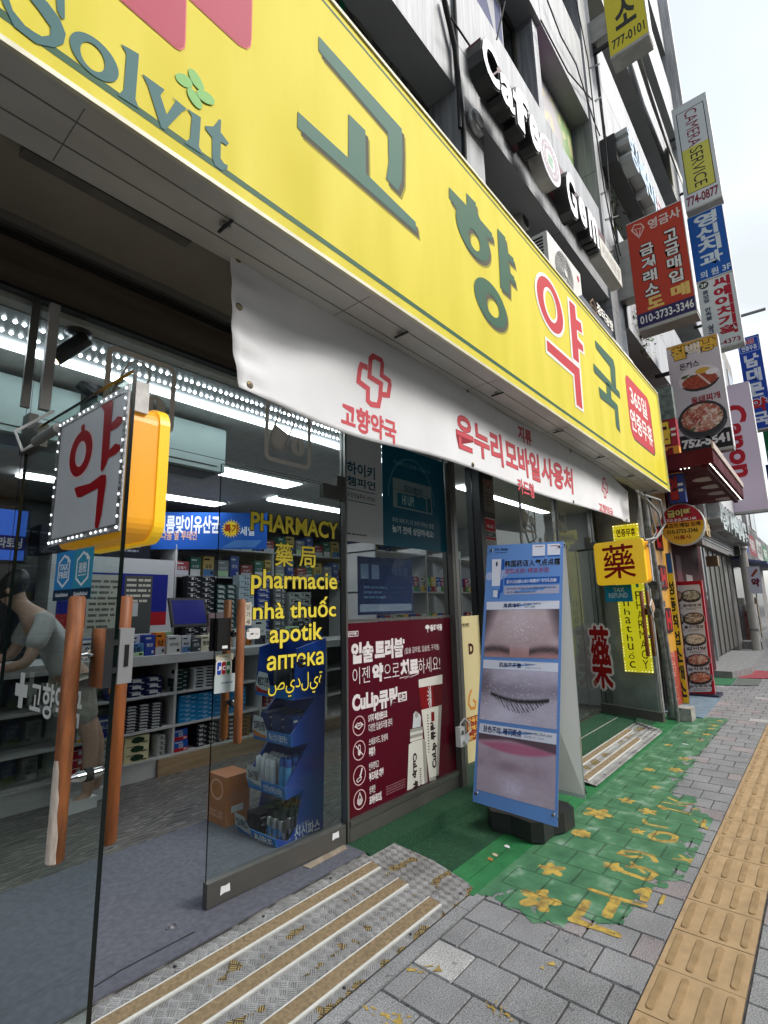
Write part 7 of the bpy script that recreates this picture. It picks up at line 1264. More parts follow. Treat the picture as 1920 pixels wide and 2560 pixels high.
q1, q2 = pY((1528, 838), 1.52), pY((1578, 900), 1.52); ac_unit('cream outdoor unit half hidden behind the small dark sign', q1.x, q2.x+.1, 1.52, 1.86, Z1+.07, q1.z, 'outdoor units above the yellow sign')
bsn = thing('workshop_sign', 'small dark box sign with white Korean letters standing on the yellow sign', 'sign', (5.8, 1.5, Z1)); a_, b_ = pY((1455, 737), 1.48), pY((1533, 850), 1.48); g = MB(); g.box((a_.x, 1.482, Z1+.01), (b_.x, 1.80, a_.z), mat('grey_green_box', (.30, .35, .36), .5, var=.1), mm={'-y': mat('dark_slate_face', (.05, .054, .066), .4)}); g.build('cabinet', bsn, bev=.006)
g = MB(); sp_ = street_panel(1.4805); D4e = W(1320, 640, 360, 914); sp_.text(g, '장터공방', sp_.ext(*D4e([(440, 345), (450, 310), (540, 450), (535, 475)])), wht, 1, .03); ee = sp_.ext(*D4e([(395, 310), (405, 265), (438, 335), (420, 370)])); sp_.stroke(g, [((ee[0]+ee[2])/2, ee[3]), (ee[2], (ee[1]+ee[3])/2), ((ee[0]+ee[2])/2, ee[1]), (ee[0], (ee[1]+ee[3])/2)], .02, ink(110, 84, 60), 1, True); sp_.stroke(g, [(ee[0], (ee[1]+ee[3])/2), (ee[2], (ee[1]+ee[3])/2)], .015, ink(110, 84, 60), 1); g.build('lettering', bsn)
g = MB(); c = pY(G8(395, 870), 1.95); g.cyl(c, c+YV*.25, .10, mat('vent_cream', (.5, .49, .45), .5), n=20); g.cyl(c-YV*.002, c-YV*.004, .075, dark, n=20); g.cyl(c-ZV*.2-YV*0+YV*.1, c-ZV*.02+YV*.1, .05, MATS['vent_cream'], n=12); tag(g.build('vent_pipe', loc=tuple(c)), 'stubby cream vent pipe in the dark recess above the yellow sign', 'vent')
# ================================================================ the next building along the street
b2 = thing('neighbour_building', 'taller grey building with deep open bays and white sloping bands beyond the pharmacy', 'building', (13, UY, 0)); B0, B1 = 7.9, 18.2
lv2 = [(5.55, 7.25), (9.0, 11.1), (12.75, 14.9), (16.5, 18.7), (20.3, 22.6)]
for k, (a, b) in enumerate(lv2): spandrel(b2, B0, B1, a, b, y=UY-.02, dep=1.1, m=pmw, step=1.75)
spandrel(b2, B0, B1, 3.25, 3.9, y=UY+.1, dep=.6, m=mat('brown_fascia', (.16, .12, .09), .6, var=.3), under=MATS['brown_fascia'])
for x in (8.0, 12.9, 17.7): pier(b2, x, x+.5, 3.9, 22.6, y=UY+.35, dep=.6, m=pm2)
for k in range(5):
    z0 = 3.9 if k == 0 else lv2[k-1][1]; wind(b2, B0+.01, B1-.01, z0, lv2[k][0], y=UY+1.1, n=8)
g = MB(); g.box((B0, UY+1.4, 3.2), (B1, UY+7, 22.8), inner); g.build('inner_wall', b2); g = MB(); g.box((B1-.3, UY-.3, 3.3), (B1+.02, UY+7, 23.2), pmw); g.build('end_wall', b2)
g = MB()
for z in (12.0, 9.2): 
    P = [(10.6, 1.45, z+.9), (10.9, 1.42, z+.4), (12.2, 1.4, z+.05), (14.2, 1.42, z+.25), (15.2, 1.5, z+1.2)]
    if z > 10: g.add([Vector(p) for p in P]+[Vector(p)+Vector((0, .22, 1.3)) for p in P], [(i, i+1, 6+i, 5+i) for i in range(4)], mat('grey_tarpaulin', (.42, .41, .38), .8, var=.4, scale=2, stretch=(1, 1, 6)))
tag(g.build('tarpaulin', loc=(12, 1.5, 12)), 'sagging grey tarpaulin hung across an upper bay of the neighbour building', 'tarpaulin').modifiers.new('t', 'SOLIDIFY').thickness = .01
# plants in the open bay
leafm = mat('leaf_green', (.10, .17, .035), .6, var=.4, scale=9); leafd = mat('leaf_dark', (.05, .10, .02), .6)
def shrub(label, c, r_, n, seed):
    t_ = thing('balcony_plant', label, 'plant', tuple(c)); rd = random.Random(seed); g = MB(); tips = []
    for k in range(14): d = Vector((rd.uniform(-1, 1)*r_[0], rd.uniform(-.6, .4)*r_[1], rd.uniform(.1, 1)*r_[2])); g.tube([c, c+d*.5+ZV*.05, c+d], .008, mat('twig', (.12, .08, .05), .8), 5); tips += [c+d*f_ for f_ in (.4, .6, .8, 1.)]
    g.build('stem', t_); g = MB()
    for k in range(n):
        p = rd.choice(tips)+Vector((rd.gauss(0, .11), rd.gauss(0, .08), rd.gauss(0, .12))); a = Vector((rd.uniform(-1, 1), rd.uniform(-1, 1), rd.uniform(-1, .6))).normalized(); b_ = a.orthogonal().normalized(); l_ = rd.uniform(.05, .10); g.face([p, p+a*l_*.5+b_*l_*.25, p+a*l_, p+a*l_*.5-b_*l_*.25], leafm if rd.random() < .7 else leafd)
    g.build('foliage', t_)
shrub('leafy green shrub spilling from the open bay beside the cafe letters', Vector((8.7, 2.05, 7.3)), (.45, .5, 1.35), 700, 3); shrub('smaller green shrub low in the bay behind the red gold sign', Vector((8.6, 1.75, 5.6)), (.4, .3, 1.0), 380, 8)
# blue and pink letter sign on the neighbour
ns = thing('letter_sign', 'black channel sign with pale blue and pink Korean letters under the white band', 'sign', (11, 1.4, 7.6)); G3 = W(1420, 300, 400); p_ = street_panel(1.32)
A_ = p_.uv(G3(640, 230)); zt, zb = A_[1]+.30, A_[1]-.22; g = MB(); g.box((A_[0]-.06, 1.50, zb), (A_[0]+3.7, UY-.025, zt-.05), black); g.build('back_box', ns); x = A_[0]
for k, ch in enumerate('행복미용학원'):
    b = MB(); pp = street_panel(1.50); c_ = mat('pale_blue_letter', (.42, .56, .74), .4) if k < 3 else mat('pink_letter', (.66, .40, .44), .4); pp.text(b, ch, (x, zb+.02, x+.5, zt), mat('letter_side_grey', (.38, .40, .39), .5), 0, .04, .17, MATS['letter_side_grey']); pp = street_panel(1.328); pp.text(b, ch, (x, zb+.02, x+.5, zt), c_, 0, .03); b.build('channel_letter', ns); x += .57
# ================================================================ projecting signs
framem = mat('sign_frame', (.34, .34, .31), .45, .5, var=.2); edgew = mat('sign_edge_white', (.62, .62, .60), .4)
def proj(name, label, X, ya, yb, z0, z1, th, face, draw, arms=(.2, .75), wall=UY, cat='sign', trim=framem):
    s_ = thing(name, label, cat, (X+th/2, ya, z0)); g = MB(); g.box((X, yb, z0), (X+th, ya, z1), trim, mm={'-x': face, '+x': face}); g.box((X-.001, yb-.004, z0-.05), (X+th+.001, ya+.004, z0-.001), framem); g.box((X-.004, yb-.012, z0), (X+th+.004, yb-.0005, z1+.01), edgew); g.box((X-.006, yb, z1+.0005), (X+th+.006, ya, z1+.012), edgew); g.build('cabinet', s_)
    p = cross_panel(X-.001); p.O = Vector((X-.001, 0, 0)); g = MB(); r_ = (-ya, z0, -yb, z1); draw(g, p, r_); g.build('face_print', s_)
    if arms:
        g = MB()
        for t_ in arms:
            z = z0+(z1-z0)*t_; g.box((X+th*.3, ya+.001, z-.03), (X+th*.3+.05, wall+.05, z+.03), dark)
        g.build('bracket_arm', s_)
    return s_
def frac(r, a, b, c, d): w, h = r[2]-r[0], r[3]-r[1]; return (r[0]+w*a, r[1]+h*b, r[0]+w*c, r[1]+h*d)
def pos(bl, tl, br, y=1.56):
    a = pY(bl, y); return a.x, y, pX(br, a.x).y, a.z, pX(tl, a.x).z
# yellow 777-0101
X_, ya, yb, z0, z1 = pos((1526, 143), (1500, -60), (1622, 86), 1.5); ky = ink(52, 54, 50)
proj('projecting_sign', 'yellow vertical sign ending in black digits 777-0101 at the top of the street view', X_, ya, yb, z0, z0+3.4, .3, ink(214, 200, 62), lambda g_, p, r: [p.text(g_, ch, (r[0]+.14, r[1]+.42+.62*k, r[2]-.14, r[1]+.90+.62*k), ky, 1, .03) for k, ch in enumerate('소개업직')]+[p.text(g_, '777-0101', (r[0]+.05, r[1]+.10, r[2]-.04, r[1]+.27), ky, 1, .02)], (.12, .6))
g = MB(); g.box((X_+.05, ya+.002, z0+.55), (X_+.25, UY+.02, z0+1.0), framem); tag(g.build('sign_mount', loc=(X_+.1, ya+.1, z0+.5), bev=.01), 'grey steel box holding the yellow vertical sign to the pier', 'bracket')
# camera sign
X_, ya, yb, z0, z1 = pos((1715, 528), (1681.6, 276), (1806, 497), 1.62); mr_ = ink(120, 40, 60); kk = ink(40, 40, 44)
def camd(g_, p, r):
    p.rect(g_, frac(r, .12, .14, .90, .56), ink(186, 182, 84), 1); p.stroke(g_, [frac(r, .12, .14, 0, 0)[:2], frac(r, .90, .14, 0, 0)[:2], frac(r, .90, .93, 0, 0)[:2], frac(r, .12, .93, 0, 0)[:2]], .02, kk, 1, True); p.text(g_, 'CAMERA', frac(r, .34, .56, .70, .92), mr_, 2, .0, rot=-90); p.text(g_, 'SERVICE', frac(r, .34, .17, .70, .54), kk, 2, .0, rot=-90); p.text(g_, '774-0877', frac(r, .06, .03, .94, .11), mr_, 2, .03)
proj('projecting_sign', 'pale grey camera service sign with sideways lettering against the sky', X_, ya, yb, z0, z1, .35, ink(186, 192, 194), camd)
# red gold sign
X_, ya, yb, z0, z1 = pos((1596.7, 822), (1569.4, 562.7), (1741.8, 777), 1.56); H1 = W(1520, 500, 400); rdm = ink(176, 62, 44); wt = ink(214, 214, 208); kd = ink(36, 22, 20)
def redd(g_, p, r):
    e = lambda *q: p.ext(*[H1(*a) for a in q]); w, h = r[2]-r[0], r[3]-r[1]; p.rect(g_, (r[0], r[1], r[2], r[1]+h*.125), ink(48, 44, 84), 1)
    p.text(g_, '010-3733-3346', frac(r, .05, .03, .97, .10), wt, 2, .02); p.text(g_, '영금사', e((425, 255), (480, 130), (770, 180), (450, 300)) if False else frac(r, .40, .865, .96, .955), ink(205, 190, 180), 2, .03)
    for k, ch in enumerate('고금매입'): p.otext(g_, ch, frac(r, .64, .78-.127*k-.10, .86, .78-.127*k), wt, kd, .05, 2, .03)
    for k, ch in enumerate('금거래소'): p.otext(g_, ch, frac(r, .20, .745-.127*k-.10, .43, .745-.127*k), wt, kd, .05, 2, .03)
    p.text(g_, '매', frac(r, .65, .165, .93, .265), ink(216, 184, 104), 2, .05); p.text(g_, '도', frac(r, .22, .145, .48, .235), ink(216, 184, 104), 2, .05)
    d = [frac(r, a, b, 0, 0)[:2] for a, b in ((.09, .93), (.15, .97), (.27, .955), (.32, .91), (.21, .83))]; p.stroke(g_, d, .014, ink(225, 190, 180), 2, True); m_ = frac(r, .21, .83, 0, 0)[:2]
    for q in ((.16, .925), (.25, .915)): p.stroke(g_, [frac(r, q[0], q[1], 0, 0)[:2], m_], .010, ink(225, 190, 180), 2)
    p.stroke(g_, [d[0], d[3]], .010, ink(225, 190, 180), 2)
proj('projecting_sign', 'red gold dealer sign with a diamond outline and white Korean columns', X_, ya, yb, z0, z1, .28, rdm, redd, (.35, .7))
g = MB(); g.box((X_+.02, ya+.002, z0+.55), (X_+.26, UY+.02, z0+1.5), framem); tag(g.build('sign_mount', loc=(X_+.1, ya+.1, z0+.5), bev=.01), 'grey steel box holding the red gold sign to the wall', 'bracket')
# blue dental + white planning sign
bl_ = (1739+ (1767-1739)*1.0, 873); X_, ya, yb, zm, z1 = pos((1739.4, 708.6), (1720, 547), (1831, 677), 1.6); zb_ = pX((1857.5, 852), X_).z
def dent(g_, p, r):
    for k, ch in enumerate('영신치과'): p.text(g_, ch, frac(r, .22, .80-.20*k-.01, .80, .97-.20*k), ink(200, 210, 214), 1, .04)
    p.text(g_, '의 원 3F', frac(r, .16, .03, .98, .13), ink(200, 210, 214), 1, .02)
proj('projecting_sign', 'blue dental clinic sign with white vertical Korean letters above the white sign', X_, ya, yb, zm+.004, z1, .3, ink(28, 84, 160), dent, (.3, .8))
def plan(g_, p, r):
    for k, ch in enumerate('씨에이치기획'): p.text(g_, ch, frac(r, .46, .96-.138*k-.12, .88, .96-.138*k), ink(160, 30, 48), 1, .05)
    p.ell(g_, frac(r, .07, .88, .34, .985), ink(30, 50, 44), 1, 20); p.text(g_, '3F', frac(r, .12, .905, .29, .955), wt, 2, .03)
    for k, ch in enumerate('홍보용 판촉물 실크스크린'): ch != ' ' and p.text(g_, ch, frac(r, .14, .85-.063*k-.055, .30, .85-.063*k), ink(50, 56, 84), 1, .03)
    p.text(g_, '752-4373', frac(r, .06, .02, .93, .085), ink(130, 40, 54), 1, .02)
proj('projecting_sign', 'white planning office sign with red vertical Korean letters under the blue dental sign', X_, ya, yb, zb_, zm, .3, ink(196, 200, 198), plan, (.4,))
# food sign with two dishes
X_, ya, yb, z0, z1 = pos((1700, 1137), (1662, 873), (1833.5, 1115.6), 1.56); 
def foodd(g_, p, r):
    q = lambda a, b: frac(r, a, b, 0, 0)[:2]; p.poly(g_, [q(0, 1), q(.02, .985), q(.99, .885), q(1, 1)], ink(206, 166, 70), 1)
    for k, ch in enumerate('칠백냥'): p.otext(g_, ch, frac(r, .10+.29*k, .865+.005*k, .36+.29*k, .975), ink(222, 184, 74) if k != 1 else ink(226, 220, 200), ink(64, 54, 30), .05, 2, .04)
    p.text(g_, '돈까스', frac(r, .22, .755, .60, .815), ink(40, 36, 40), 2, .02); p.text(g_, '동태찌개', frac(r, .36, .425, .90, .485), ink(150, 40, 50), 4, .03); p.rect(g_, (r[0], r[1], r[2], r[1]+(r[3]-r[1])*.16), ink(38, 38, 40), 1); p.text(g_, '752-5541', frac(r, .08, .045, .95, .115), ink(226, 226, 224), 2, .05)
fs_ = proj('projecting_sign', 'white restaurant sign with a pork cutlet plate and a stew pot above black digits', X_, ya, yb, z0, z1, .2, ink(200, 200, 204), foodd, (.62, .78))
def dish(kind, seed):
    def f(U_, V_):
        x, y = (U_-.5)*2, (V_-.5)*2; rr_ = np.hypot(x, y); c = np.ones(U_.shape+(3,))*np.array((.78, .78, .80)); n1 = vnoise(U_, V_, 9, 9, seed); n2 = vnoise(U_, V_, 26, 24, seed+1)
        if kind == 'plate': c = lerp(c, (.86, .86, .87), (rr_ < 1)*1.); c = lerp(c, (.12, .11, .12), ((rr_ < .97)*(y < -.35+.1*x))*1.); meat = ((x/.85)**2+((y+.18)/.55)**2 < 1)*1.; m2 = np.array((.62, .30, .18))*n2[..., None]*1.2+np.array((.50, .17, .11))*(1-n2[..., None]); c = c*(1-meat[..., None])+m2*meat[..., None]; c = lerp(c, (.88, .84, .80), (np.abs(x-.15-(-y)*.5) < .05)*meat); c = lerp(c, (.80, .66, .22), ((x-.2)**2/.12+(y-.55)**2/.05 < 1)*1.); c = lerp(c, (.93, .93, .93), ((x-.62)**2/.09+(y-.32)**2/.05 < 1)*1.); c = lerp(c, (.20, .34, .14), ((x+.55)**2/.1+(y-.35)**2/.02 < 1)*(n2 > .45)*1.); return c
        c = lerp(c, (.10, .10, .11), (rr_ < 1)*1.); inn = ((x/.84)**2+((y-.12)/.72)**2 < 1)*1.; cols_ = {'stew': ((.62, .20, .12), (.86, .78, .68)), 'kalbi': ((.78, .70, .58), (.90, .86, .78)), 'bulgogi': ((.34, .18, .14), (.86, .82, .74)), 'green': ((.40, .42, .30), (.82, .78, .74)), 'red': ((.70, .26, .14), (.86, .62, .44)), 'grey': ((.36, .36, .38), (.62, .60, .60))}[kind]
        m2 = np.array(cols_[0])*(1-n1[..., None])+np.array(cols_[1])*n1[..., None]; c = c*(1-inn[..., None])+m2*inn[..., None]; c = lerp(c, (.92, .90, .86), (n2 > .70)*inn*.7); c = lerp(c, (.16, .30, .10), (vnoise(U_, V_, 18, 16, seed+4) > .80)*inn*.7); return lerp(c, (.5, .5, .52), np.exp(-((rr_-.93)/.03)**2)*(y < -.2)*.5)
    return f
def dish_on(nm, par, p, r, kind, seed, n=46, lay=3):                 # an elliptical printed picture
    us = np.linspace(0, 1, n); U_, V_ = np.meshgrid(us, us); c = np.clip(dish(kind, seed)(U_, V_), 0, 1); ins = np.hypot((U_-.5)*2, (V_-.5)*2) <= 1.0; org = _org[par]
    pts = [tuple(p.P((r[0]+(r[2]-r[0])*a, r[1]+(r[3]-r[1])*b), lay)-org) for a, b in zip(U_.ravel(), V_.ravel())]; fs = [(j*n+i, j*n+i+1, (j+1)*n+i+1, (j+1)*n+i) for j in range(n-1) for i in range(n-1) if ins[j, i] or ins[j+1, i+1] or ins[j+1, i] or ins[j, i+1]]
    me = bpy.data.meshes.new(nm); me.from_pydata(pts, [], fs); c = np.where(c <= .04045, c/12.92, ((c+.055)/1.055)**2.4).reshape(-1, 3); me.attributes.new('paint', 'FLOAT_COLOR', 'POINT').data.foreach_set('color', np.concatenate([c, np.ones((len(c), 1))], 1).ravel().astype(np.float32)); me.materials.append(PIC); o = bpy.data.objects.new(nm, me); COL.objects.link(o); o.parent = par; _org[o] = org
pf_ = cross_panel(X_-.001); rf = (-ya, z0, -yb, z1); dish_on('printed_dish', fs_, pf_, frac(rf, .16, .525, .97, .76), 'plate', 3, 70, 1); dish_on('printed_dish', fs_, pf_, frac(rf, .04, .10, .98, .44), 'stew', 9, 70, 2)
g = MB(); 
for zz in (.70, .80): z = z0+(z1-z0)*zz; g.box((X_+.1, ya+.06, z-.05), (X_+.13, 2.6, z-.02), alu)
tag(g.build('sign_rack', loc=(X_+.1, 1.9, z0+1)), 'steel ladder arms holding the restaurant sign to the wall', 'bracket')
# camera brand sign, long and white
X_, ya, yb, z0, z1 = pos((1829.8, 1281.5), (1810, 968), (1920, 1262), 1.6)
proj('projecting_sign', 'long pale lilac sign with big red sideways lettering behind the restaurant sign', X_, ya, yb, z0, z1, .35, ink(208, 192, 208), lambda g_, p, r: p.text(g_, 'Canon', frac(r, .18, .27, .78, .83), ink(170, 28, 44), 1, .04, rot=-90), (.5,))
# blue pharmacy sign farther off
X_ = 21.0; a_, b_, c_ = pX((1895.6, 835), X_), pX((1842, 850), X_), pX((1920, 1066), X_)
def nam(g_, p, r):
    for k, ch in enumerate('남대문'): p.text(g_, ch, frac(r, .22, .80-.16*k-.13, .82, .80-.16*k), ink(206, 212, 222), 1, .05)
    for k, ch in enumerate('약국'): p.otext(g_, ch, frac(r, .22, .315-.15*k-.13, .85, .315-.15*k), ink(176, 28, 36) if k == 0 else ink(206, 212, 222), ink(206, 212, 222), .05 if k == 0 else .0, 1, .04)
    p.stroke(g_, p.rrect_pts(frac(r, .06, .835, .95, .985), .06), .02, ink(150, 170, 215), 1, True); p.otext(g_, '365', frac(r, .25, .92, .75, .975), ink(190, 50, 60), ink(210, 210, 220), .04, 1, .03); p.text(g_, '연중무휴', frac(r, .15, .85, .85, .905), ink(206, 212, 222), 2, .03)
proj('projecting_sign', 'blue pharmacy sign with a white vertical name and one red character far down the street', X_, b_.y, a_.y, pX((1895, 1072), X_).z, a_.z, .35, ink(26, 66, 160), nam, None)
X_ = 23.0; a_, b_ = pX((1906, 1076), X_), pX((1920, 1200), X_); proj('projecting_sign', 'green sign fragment at the right edge below the blue pharmacy sign', X_, a_.y, a_.y-.7, b_.z-.3, a_.z, .3, ink(24, 100, 54), lambda g_, p, r: p.text(g_, '치과', frac(r, .1, .3, .9, .8), ink(190, 205, 190), 1, .03, rot=-90), None)
a_, b_ = pX((1909, 1150), X_), pX((1920, 1262), X_); proj('projecting_sign', 'dark blue sign fragment at the right edge under the green one', X_+.5, a_.y, a_.y-.7, b_.z-.2, a_.z-.1, .3, ink(44, 54, 130), lambda g_, p, r: p.text(g_, '소아', frac(r, .1, .3, .9, .8), ink(190, 195, 215), 1, .03, rot=-90), None)
g = MB(); a_, b_ = pX((1853, 790), 17.0), pX((1914, 772), 17.0); g.tube([a_+YV*.6-ZV*.05, a_, b_], .045, mat('lamp_arm_grey', (.2, .2, .21), .5), 8); tag(g.build('lamp_arm', loc=tuple(a_)), 'grey metal arm sticking out against the sky beside the white sign', 'lamp arm')
# round gold tooth sign
X_ = 8.35; pr_ = cross_panel(X_); q = pr_.ext((1649, 1310), (1705, 1258), (1762, 1310), (1707, 1364)); rs = thing('round_sign', 'round red and yellow gold buyer sign with dense Korean lettering', 'sign', (X_+.1, -(q[0]+q[2])/2, q[1])); pr_.O = Vector((X_+.12, 0, 0)); g = MB(); pr_.ell(g, q, mat('round_edge', (.5, .5, .46), .4, .3), 0, 48, .119); g.build('drum', rs); pr_.O = Vector((X_, 0, 0)); g = MB(); cc = ((q[0]+q[2])/2, (q[1]+q[3])/2); ra_ = (q[2]-q[0])/2*.96; rv = (q[3]-q[1])/2*.96
arc = lambda a0, a1: [(cc[0]+ra_*math.cos(R(a)), cc[1]+rv*math.sin(R(a))) for a in np.linspace(a0, a1, 30)]
pr_.poly(g, arc(7, 173), ink(176, 40, 54), 1); pr_.poly(g, arc(173, 367), ink(226, 178, 60), 1); T = lambda s, a, b, c, d, m, bo=.03: pr_.text(g, s, (cc[0]+ra_*a, cc[1]+rv*b, cc[0]+ra_*c, cc[1]+rv*d), m, 3, bo)
pr_.poly(g, [(cc[0]-ra_*.98, cc[1]-rv*.16), (cc[0]+ra_*.98, cc[1]-rv*.16), (cc[0]+ra_*.995, cc[1]+rv*.1), (cc[0]-ra_*.995, cc[1]+rv*.1)], ink(214, 150, 40), 2)
pr_.otext(g, '금이빨', (cc[0]-ra_*.6, cc[1]+rv*.40, cc[0]+ra_*.5, cc[1]+rv*.74), ink(226, 214, 130), ink(90, 20, 30), .05, 3, .05); T('고금.순금.18K.14K', -.72, .17, .72, .32, wht, .02); T('최고가 매입 도매', -.84, -.13, .84, .07, ink(60, 30, 20), .04); T('010-3733-3346', -.72, -.43, .70, -.23, ink(40, 32, 24), .03); T('아름사', -.42, -.74, .36, -.54, ink(150, 40, 30), .03); g.build('face_print', rs)
g = MB(); g.cyl((X_+.06, -q[0]-.001, cc[1]), (X_+.06, UY+.2, cc[1]), .02, dark, n=8); g.build('bracket_arm', rs)
# ================================================================ along the pavement beyond the pharmacy
# drain pipes, valves and cables on the corner
pip = mat('weathered_pipe', (.24, .235, .225), .55, .35, var=.45, scale=14); pipd = mat('dark_pipe', (.08, .08, .082), .6, .2, var=.3)
dpx, dpy = 7.50, 1.66; dpn = thing('drain_pipe', 'weathered grey drain pipe with joints and a valve at the pharmacy corner', 'pipe', (dpx, dpy, 0)); g = MB(); g.cyl((dpx, dpy, 0), (dpx-.12, dpy, 1.25), .052, pip, n=16); g.cyl((dpx-.12, dpy, 1.251), (dpx-.2, dpy, 2.9), .042, pip, n=14); g.build('pipe', dpn); g = MB()
for z, r_ in ((.02, .07), (.78, .064), (1.2, .07), (1.32, .075), (1.48, .062), (1.62, .075), (1.80, .07), (1.92, .06)): xx = dpx-.12*min(z/1.25, 1)-.08*max(0, (z-1.25)/1.65); g.cyl((xx, dpy, z), (xx, dpy, z+.05), r_, pip, n=16)
g.box((dpx-.22, dpy-.08, 1.38), (dpx-.08, dpy+.07, 1.46), pipd); g.box((dpx-.24, dpy-.09, 1.66), (dpx-.06, dpy+.06, 1.7), pipd); g.build('joint', dpn, bev=.004); g = MB(); g.tube([(dpx-.24, dpy-.1, .02), (dpx-.25, dpy-.1, .5), (dpx-.30, dpy-.09, 1.0), (dpx-.33, dpy-.09, 1.6), (dpx-.34, dpy-.06, 2.4)], .022, pip, 8); g.build('side_pipe', dpn)
g = MB(); c = pY((1632, 1517), 1.56); g.obox(c, (XV*.6+ZV*.4).normalized()*.055, YV*.006, (ZV*.6-XV*.4).normalized()*.055, mat('amber_tag', (.42, .27, .16), .5)); g.obox(c+YV*.007, (XV*.6+ZV*.4).normalized()*.07, YV*.004, (ZV*.6-XV*.4).normalized()*.07, white); tag(g.build('hanging_tag', loc=tuple(c)), 'small diamond shaped tag by the farther door handle', 'tag')
for k in range(1):
    P = [[tuple(pY(p, y)) for p in l] for l, y in (([(1590, 1225), (1622, 1260), (1640, 1330), (1620, 1365)], 1.50), ([(1600, 1230), (1645, 1280), (1655, 1330), (1628, 1358)], 1.48), ([(1612, 1238), (1650, 1250), (1662, 1310), (1640, 1345), (1612, 1350)], 1.46))]
cable('loose_cable', 'looping grey cables hanging between the yellow sign and the drain pipe', P, .014, mat('cable_grey', (.25, .25, .24), .5))
cable('black_cables', 'tangle of black cables running up the corner behind the farther door', [[(7.36+.05*k, 1.70-.01*k, .2), (7.38+.05*k, 1.69, 1.4), (7.30+.06*k, 1.66, 2.3), (7.42+.05*k, 1.64, 2.86)] for k in range(4)], .014)
g = MB(); c0 = pZ((1700, 1790), .0); bs2 = [(7.42, 1.44), (7.66, 1.44), (7.67, 1.60), (7.43, 1.61)]; g.prism([(a, b, .003) for a, b in bs2], (0, 0, .15), mat('concrete_block', (.36, .34, .31), .9, var=.3, scale=20, bump=.4)); tag(g.build('concrete_block', bev=.012, loc=(7.55, 1.52, 0)), 'small rough concrete block at the foot of the drain pipe', 'block')
bm_ = mat('blue_grey_mat', (.16, .24, .30), .9, var=.2, scale=12); g = MB(); g.prism([(7.70, 1.37, .003), (9.35, 1.40, .003), (9.45, 1.95, .003), (7.9, 1.95, .003)], (0, 0, .012), bm_); tag(g.build('floor_mat'), 'pale blue grey floor mat on the pavement beyond the concrete block', 'mat')
# gold dealer panels
go = thing('gold_shop_front', 'orange and red gold dealer shop front panel with dark red letter plates', 'shop front', (8.3, UY, 0)); orm = mat('orange_vinyl', (.60, .30, .03), .4, var=.15, bump=.4, bscale=5)
g = MB(); g.box((7.95, UY+.0, .75), (9.05, UY+.04, 3.2), orm); g.build('orange_panel', go); g = MB(); g.box((7.95, UY+.002, .02), (9.05, UY+.042, .749), mat('red_vinyl', (.36, .05, .03), .4)); g.build('red_panel', go); gp_ = street_panel(UY-.002); g = MB()
for z, ch in ((2.18, 'ㅁ'), (1.62, 'H'), (1.02, 'H')): gp_.rrect(g, (8.02, z, 8.42, z+.34), .05, ink(50, 10, 12), 1, .02); street_panel(UY-.024).text(g, ch, (8.10, z+.06, 8.34, z+.28), ink(170, 26, 30), 1, .06)
for k, ch in enumerate('금금KK'): gp_.otext(g, ch, (8.02, .60-.155*k, 8.36, .73-.155*k), ink(176, 40, 30), ink(205, 170, 150), .05, 1, .03)
g.build('lettering', go)
# small three-part sign above it
sg = thing('gold_sign', 'narrow red orange and blue sign with big Korean letters beside the yellow sign end', 'sign', (8.2, 1.5, 3.1)); X_ = 8.1; lpq = cross_panel(X_); A4 = lpq.ext((1655, 1150), (1680, 1045), (1700, 1200), (1690, 1262)); y0_, y1_ = -A4[2], -A4[0]; zt_, zb_ = pX((1660, 1050), X_).z, pX((1695, 1255), X_).z; yl_, yr_ = pX((1668, 1200), X_).y, pX((1708, 1200), X_).y; h = (zt_-zb_)/3
for k, (c, ch, m_) in enumerate((((150, 36, 50), '금', (220, 180, 60)), ((210, 140, 50), '매', (130, 20, 30)), ((50, 64, 130), '입', (160, 40, 40)))):
    g = MB(); g.box((X_, yr_, zt_-h*(k+1)), (X_+.14, yl_, zt_-h*k-.004), ink(*c)); g.build('panel', sg); g = MB(); pq = cross_panel(X_-.001); pq.otext(g, ch, (-yl_+.01, zt_-h*(k+.86), -yl_+(yl_-yr_)*.55, zt_-h*(k+.14)), ink(*m_), ink(60, 30, 30), .05, 1, .06); pq.lines(g, (-yl_+(yl_-yr_)*.62, zt_-h*(k+.7), -yr_-.01, zt_-h*(k+.3)), 2, ink(215, 205, 190), 1); g.build('lettering', sg)
g = MB(); g.box((X_, yr_, zt_+.002), (X_+.14, yl_, zt_+.5), mat('green_print', (.10, .13, .11), .5, var=.6, scale=14)); g.build('top_panel', sg)
